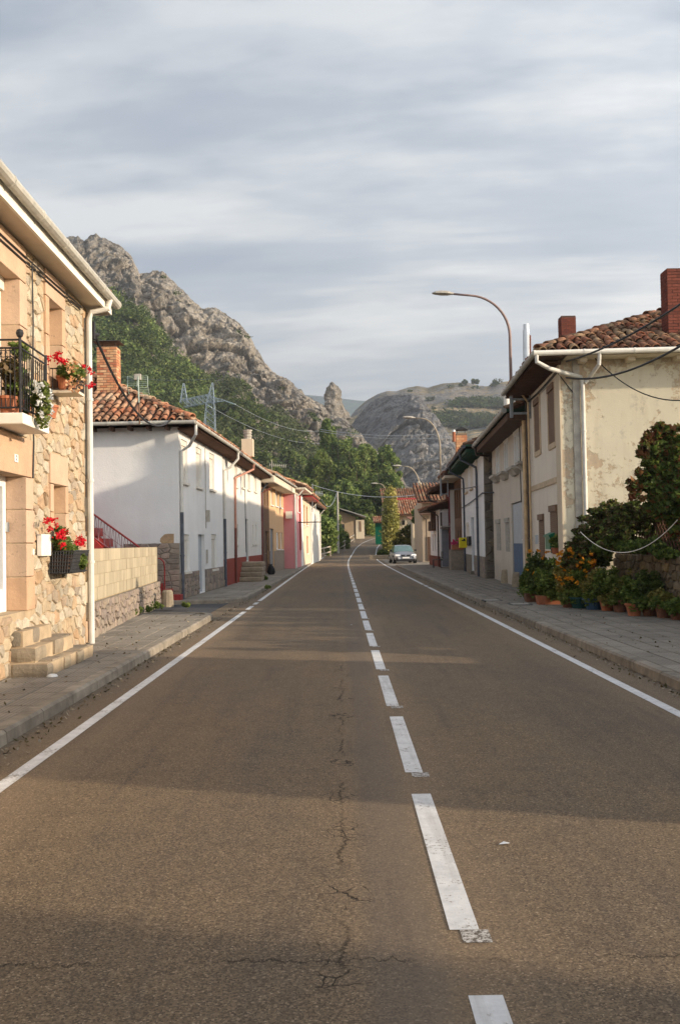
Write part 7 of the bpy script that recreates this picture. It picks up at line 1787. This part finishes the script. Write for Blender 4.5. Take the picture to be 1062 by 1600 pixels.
# scrub and woods on the slopes (nobody could count it)
def scatter(name, V, tests, n, size, leafsz, per, mats, seed, hgt=1.0, lim=None):
    rr = np.random.default_rng(seed); nu, nv = V.shape[:2]; C = []; tot = 0; it = 0; M_ = []
    while tot < n and it < n * 60:
        it += 1; i, j = rr.integers(1, nu - 1), rr.integers(1, nv - 1); p = V[i, j]
        d = Vector(p) - Vector((0, 0, EYE)); k = FPX / d.dot(cf); px, py = CX + d.dot(cr) * k, CY - d.dot(cu) * k
        w = tests(px, py, noise.fractal(Vector(p) * .03, 1, 2, 3))
        if rr.random() > w: continue
        s = size * rr.uniform(.5, 1.4); rad = np.array([s, s, s * hgt * rr.uniform(.7, 1.2)])
        q = rr.normal(size=(per, 3)); q /= np.linalg.norm(q, axis=1, keepdims=True); q[:, 2] = np.abs(q[:, 2]) * 1.0 - .1; q *= rr.uniform(.55, 1, (per, 1)) * (1 + .35 * np.sin(q[:, :1] * 5 + seed) * np.cos(q[:, 1:2] * 4))
        C.append(p + np.array([0, -s * .2, s * .2]) + q * rad); M_.append(np.full(per, rr.integers(0, len(mats)))); tot += 1
    C = np.concatenate(C); o = leaves(name, C, leafsz, mats, None, up=.3, mi=np.concatenate(M_)); o['kind'] = 'stuff'; return o
def inpoly(poly):
    def f(x, y):
        c = False
        for (xa, ya), (xb, yb) in zip(poly, poly[1:] + poly[:1]):
            if (ya > y) != (yb > y) and x < (xb - xa) * (y - ya) / (yb - ya) + xa: c = not c
        return c
    return f
wood = inpoly([(100, 470), (170, 474), (200, 484), (222, 505), (245, 530), (270, 560), (300, 590), (312, 602), (330, 640), (300, 700), (120, 700)])
wood2 = inpoly([(300, 600), (345, 598), (372, 600), (395, 640), (420, 668), (440, 700), (420, 740), (330, 700)])
wood3 = inpoly([(395, 640), (440, 650), (470, 690), (520, 720), (520, 790), (420, 760)])
scatter('slope_wood', VL, lambda x, y, f: 1.0 if wood(x, y) else (.0 if x > 100 else (.4 if y > 500 and x > -120 else 0)), 1500, 4.2, .66, 140, [m_f_dark, m_f_dark, m_f_tree], 1, 1.1)
scatter('slope_scrub', VL, lambda x, y, f: (.8 + f if wood2(x, y) else ((.45 + f * 1.5) if wood3(x, y) else 0)), 420, 3.4, .58, 130, [m_f_dark, m_f_hill], 2, 1.0)
scatter('cliff_bushes', VL, lambda x, y, f: (.02 + max(0, f) * .1 if 200 < x < 520 and y < 650 else (.15 + max(0, f) if 420 < x < 560 and y > 650 else 0)), 90, 1.8, .55, 60, [m_f_dark, m_f_hill], 3, 1.0)
grove = inpoly([(693, 640), (700, 630), (725, 627), (770, 628), (800, 630), (800, 640), (760, 638), (700, 640)])
grove2 = inpoly([(672, 652), (690, 647), (720, 649), (760, 655), (800, 658), (800, 672), (700, 670), (680, 664)])
scatter('hill_grove', VH, lambda x, y, f: 1.0 if grove(x, y) or grove2(x, y) else 0, 230, 5.2, 1.3, 80, [m_f_hill, m_f_dark], 4, .8)
scatter('hill_bushes', VH, lambda x, y, f: .04 + max(0, f) * .1 if (590 < x < 1000 and y < 640) else 0, 60, 4.0, 1.2, 60, [m_f_hill, m_f_dark], 5, .8)
for px, py, w, lab in ((725, 600, 5, 'round bush on the hill skyline, left of the pair'), (738, 599, 4, 'pointed tree of the skyline pair'), (743, 600, 4, 'shorter tree of the skyline pair'), (771, 601, 5, 'dark round bush on the hill skyline near the lamp pole'), (718, 606, 4, 'bush just under the hill skyline')):
    p = at(px, py, 890); r = w / FPX * 890; o = leaves('skyline_bush', clumps((p.x, 885, p.z + 1), (r, r, r * .95), 500, 14, .3, .4), 1.4, m_f_dark); tag(o, lab, 'bush')

# ------------------------------------------------------------------ lattice pylon on the slope
Yp = 190; t = thing('lattice_pylon', 'grey steel lattice power pylon on the wooded slope above the white roof', 'pylon', at(330, 700, Yp)); m_py = plain('pylon_steel', (.24, .30, .37), .6, .1, 4, .02)
def lat(mb, A, B, wa, wb, n, r=.05):
    """square lattice mast from A to B"""
    A, B = Vector(A), Vector(B); d = (B - A).normalized(); a = d.cross(Vector((0, 1, 0))).normalized() if abs(d.y) < .9 else Vector((1, 0, 0)); b = d.cross(a)
    L = []
    for i in range(n + 1):
        f = i / n; c = A.lerp(B, f); w = wa + (wb - wa) * f; L.append([c + a * w * sx + b * w * sy for sx, sy in ((1, 1), (-1, 1), (-1, -1), (1, -1))])
    for q in range(4): mb.tube([L[0][q], L[-1][q]], r, 4, False)
    for i in range(n):
        for q in range(4): mb.tube([L[i][q], L[i + 1][(q + 1) % 4]], r * .6, 3, False); mb.tube([L[i][(q + 1) % 4], L[i + 1][q]], r * .6, 3, False); mb.tube([L[i + 1][q], L[i + 1][(q + 1) % 4]], r * .6, 3, False)
mb = MB(); lat(mb, at(327, 700, Yp), at(329, 632, Yp), 1.3, .8, 7); lat(mb, at(329, 632, Yp), at(332, 598, Yp), .8, .10, 5); mb.build('tower', m_py, t)
mb = MB(); lat(mb, at(287, 631, Yp), at(330, 622, Yp), .75, .75, 7, .05); lat(mb, at(330, 625, Yp), at(352, 626, Yp), .6, .05, 4, .045); mb.build('crossarm', m_py, t)
mb = MB(); lat(mb, at(288, 630, Yp), at(287, 599, Yp), .75, .1, 4, .05); mb.build('arm_peak', m_py, t)
ins = MB()
for a, b in (((353, 627), (368, 632)), ((322, 632), (331, 637))): ins.tube([at(*a, Yp), at(*b, Yp - 2)], .13, 6)
ins.build('insulators', plain('insulator_glass', (.40, .48, .46), .3, .1, 5, .0), t)
for k_, (a, b, la) in enumerate((((368, 632), (520, 668), 'power line from the pylon arm tip down the valley'), ((331, 637), (520, 690), 'lower power line from the pylon tower down the valley'))): cable(la, at(*a, Yp - 2), at(*b, 330), 3.0, .05, m_galv)
cable('faint upper wire running left from the pylon peak behind the aerial', at(332, 592, Yp), at(190, 588, 260), .6, .035, m_galv)
# ------------------------------------------------------------------ the parked car
def make_car(name, label, x, y, rz):
    t = thing(name, label, 'car', (x, y, .015)); rot = Matrix.Translation((x, y, .015)) @ Matrix.Rotation(rz, 4, 'Z')
    paint = plain('silver_car_paint', (.24, .25, .28), .35, .05, 3, .0, metal=.35); tyre = plain('tyre_rubber', (.018, .018, .018), .85, .2, 12, .1); gl = NT('car_glass'); gl.p.inputs['Specular IOR Level'].default_value = .9; gl = gl.done((.10, .17, .165), .06)
    # local: nose towards -y. half profile stations (y, half width, sill z, belt z, hood/roof z)
    W = .86
    def P(*v): return rot @ Vector(v)
    st = [(-2.20, .60, .34, .50, .54), (-2.12, .76, .24, .62, .66), (-1.80, .84, .20, .72, .80), (-1.30, W, .20, .78, .88), (-.85, W, .20, .82, .94), (-.2, W, .20, .86, .95), (.8, W, .20, .88, .96), (1.5, W, .20, .90, .98), (2.0, .82, .24, .90, .97), (2.2, .70, .34, .80, .86)]
    vs = []; m = 0
    for (yy, w, s, b, h) in st:
        ring = [(-w * .92, s), (-w, s + .12), (-w * 1.0, (s + b) / 2 + .05), (-w * .95, b), (-w * .62, h - .015), (0, h), (w * .62, h - .015), (w * .95, b), (w, (s + b) / 2 + .05), (w, s + .12), (w * .92, s)]
        m = len(ring); vs += [P(a, yy, z) for a, z in ring]
    fs = [(i * m + k, i * m + (k + 1) % m, (i + 1) * m + (k + 1) % m, (i + 1) * m + k) for i in range(len(st) - 1) for k in range(m)] + [tuple(range(m)), tuple(len(vs) - 1 - k for k in range(m))]
    mb = MB(); mb.add(vs, fs); body = mb.build('body', paint, t, smooth=True); sb = body.modifiers.new('s', 'SUBSURF'); sb.levels = sb.render_levels = 2
    # cabin
    cs = [(-.95, .74, .90, .92), (-.30, .62, .93, 1.34), (.15, .59, .94, 1.39), (.9, .60, .95, 1.37), (1.35, .63, .96, 1.26), (1.85, .70, .96, 1.0)]
    mb = MB(); vs = []
    for yy, w, z0, z1 in cs: vs += [P(-W * .90, yy, z0 - .06), P(-w, yy, z1 - .03), P(-w * .6, yy, z1), P(w * .6, yy, z1), P(w, yy, z1 - .03), P(W * .90, yy, z0 - .06)]
    fs = [(i * 6 + k, i * 6 + k + 1, (i + 1) * 6 + k + 1, (i + 1) * 6 + k) for i in range(len(cs) - 1) for k in range(5)] + [tuple(range(6))]
    mb.add(vs, fs); mb.m = []
    for i in range(len(cs) - 1):
        for k in range(5): mb.m.append(1 if (k in (0, 4)) or i in (0, 4) else 0)
    mb.m.append(1); mb.build('cabin', [paint, gl], t)
    for sx in (-1, 1):
        mb = MB(); mb.hexa([P(sx * .60 - .20, -2.165, .55), P(sx * .60 + .20, -2.165 + (.10 if sx > 0 else 0), .55), P(sx * .60 + .20, -1.9, .55), P(sx * .60 - .20, -1.9, .55), P(sx * .60 - .18, -2.13, .68), P(sx * .60 + .18, -2.13 + (.1 if sx > 0 else 0), .68), P(sx * .60 + .18, -1.9, .70), P(sx * .60 - .18, -1.9, .70)]); mb.build('headlight', m_aluw, t, bevel=.02)
        mb = MB(); mb.hexa([P(sx * .20 - .14, -2.225, .54), P(sx * .20 + .14, -2.225, .54), P(sx * .20 + .14, -2.15, .54), P(sx * .20 - .14, -2.15, .54), P(sx * .20 - .14, -2.19, .66), P(sx * .20 + .14, -2.19, .66), P(sx * .20 + .14, -2.15, .66), P(sx * .20 - .14, -2.15, .66)]); mb.build('grille', m_iron, t, bevel=.02)
        mb = MB(); mb.hexa([P(sx * .92 - .09, -.62, .90), P(sx * .92 + .09, -.62, .90), P(sx * .92 + .09, -.50, .90), P(sx * .92 - .09, -.50, .90), P(sx * .92 - .09, -.62, 1.03), P(sx * .92 + .09, -.62, 1.03), P(sx * .92 + .09, -.50, 1.03), P(sx * .92 - .09, -.50, 1.03)]); mb.build('mirror', m_iron, t, bevel=.02)
        for yy in (-1.38, 1.42):
            mb = MB(); mb.tube([P(sx * .66, yy, .31), P(sx * .87, yy, .31)], .31, 20); w_ = mb.build('wheel', tyre, t); mb = MB(); mb.tube([P(sx * .872, yy, .31), P(sx * .88, yy, .31)], .19, 14); mb.build('rim', m_steel, w_)
    mb = MB(); mb.hexa([P(-.70, -2.20, .18), P(.70, -2.20, .18), P(.75, -1.9, .18), P(-.75, -1.9, .18), P(-.70, -2.215, .33), P(.70, -2.215, .33), P(.75, -1.9, .33), P(-.75, -1.9, .33)]); mb.build('lower_bumper', m_iron, t, bevel=.03)
    mb = MB(); a = [P(-.26, -2.245, .38), P(.26, -2.245, .38), P(.26, -2.245, .49), P(-.26, -2.245, .49)]; b = [v + (rot.to_3x3() @ Vector((0, .03, 0))) for v in a]; mb.hexa([a[0], a[1], b[1], b[0], a[3], a[2], b[2], b[3]]); mb.build('number_plate', m_aluw, t)
    mb = MB(); mb.hexa([P(-.75, -.80, .86), P(.75, -.80, .86), P(.75, 1.9, .86), P(-.75, 1.9, .86), P(-.72, -.80, .87), P(.72, -.80, .87), P(.72, 1.9, .87), P(-.72, 1.9, .87)]); mb.build('shelf', m_dark, t)
    return t
pc_ = on(629.5, 880, .012); make_car('parked_car', 'silver grey car parked facing us on the concrete forecourt', pc_.x, 71.5 + 2.2, R(3))

# small litter and dirt on the road
for px, py, lab in ((787, 1320, 'small white scrap lying on the right lane'), (549, 977, 'tiny pale scrap on the asphalt left of the dashes')):
    p = on(px, py); mb = MB(); mb.add([(p.x - .03, p.y - .01, .006), (p.x + .02, p.y - .015, .012), (p.x + .035, p.y + .01, .006), (p.x, p.y + .015, .014), (p.x - .02, p.y + .008, .006)], [(0, 1, 2, 3, 4)]); o = mb.build('paper_scrap', m_aluw); tag(o, lab, 'litter')
p = on(82, 1057, PZ); mb = MB(); mb.lathe((p.x, p.y, PZ), [(.07, 0), (.06, .02), (.03, .03)], 9); tag(mb.build('white_droplet_stone', m_aluw), 'small white lump on the paving at the foot of the stone steps', 'stone')
for px, py, w_, lab in ((768, 938, .45, 'dark utility cover set in the right pavement nearer the road'), (812, 944, .5, 'dark utility cover in the right pavement before the pots')):
    p = on(px, py, PZ); t = thing('utility_cover', lab, 'utility cover', p); mb = MB(); mb.box(p.x - w_ / 2, p.x + w_ / 2, p.y - .3, p.y + .3, PZ - .02, PZ + .008); mb.build('cover_frame', m_iron, t); mb = MB(); mb.box(p.x - w_ / 2 + .05, p.x + w_ / 2 - .05, p.y - .25, p.y + .25, PZ + .001, PZ + .012); mb.build('cover_plate', m_greyst, t)
# weeds in the kerb joints
for i, (px, py, h, lab) in enumerate(((418, 918, PZ, 'grass tuft beside the grey stoop'), (310, 925, PZ, 'weed tuft below the pale door of the white house'), (292, 947, PZ, 'dry tuft at the pavement edge of the side street'))):
    p = on(px, py, h); o = leaves('weed', clumps((p.x, p.y, h + .04), (.14, .2, .07), 160, 6, .2, .5), .05, m_f_pale, None, up=.2); tag(o, lab, 'weed')
# grass verge along the fence and at the bend (uncountable)
C = []
for k in range(2600):
    y = random.uniform(90, 150); i = min(range(len(PATH)), key=lambda q: abs(PATH[q][1] - y)); n = nrm(i); o_ = random.uniform(-5.4, -3.7); x = PATH[i][0] + n.x * o_; yy = PATH[i][1] + n.y * o_; C.append((x, yy, ground_h(yy) + .08))
C = np.array(C); o = leaves('verge_grass', np.repeat(C, 3, 0) + rng.normal(size=(len(C) * 3, 3)) * .12, .14, [m_f_pale], None, up=.0, aspect=3); o['kind'] = 'stuff'

# ------------------------------------------------------------------ air
HAZE = 0.00028
if HAZE:
    t = bpy.data.materials.new('thin_air'); t.use_nodes = True; nt = t.node_tree; nt.nodes.clear(); ov = nt.nodes.new('ShaderNodeOutputMaterial'); pv = nt.nodes.new('ShaderNodeVolumePrincipled')
    pv.inputs['Color'].default_value = (.80, .88, 1.0, 1); pv.inputs['Density'].default_value = HAZE; pv.inputs['Anisotropy'].default_value = .2; nt.links.new(pv.outputs[0], ov.inputs['Volume'])
    MB().box(-6000, 6000, -400, 5200, -8, 950).build('haze', t, kind='stuff')

C = []
for k in range(1500):
    y = 7 + 40 * random.random() ** 1.7; x = (-2.84 + abs(random.gauss(0, .10)) + .02) if random.random() < .5 else (3.60 - abs(random.gauss(0, .10)) - .02); C.append((x, y, .012))
for k in range(260): C.append((random.uniform(3.8, 5.2), random.uniform(12, 32), PZ + .012))
for k in range(160): C.append((random.uniform(-4.0, -3.0), random.uniform(8, 21), PZ + .012))
o = leaves('gutter_leaves', np.array(C), .028, [m_f_dry, m_step], None, up=2.5, mi=rng.choice([0, 1], len(C))); o['kind'] = 'stuff'
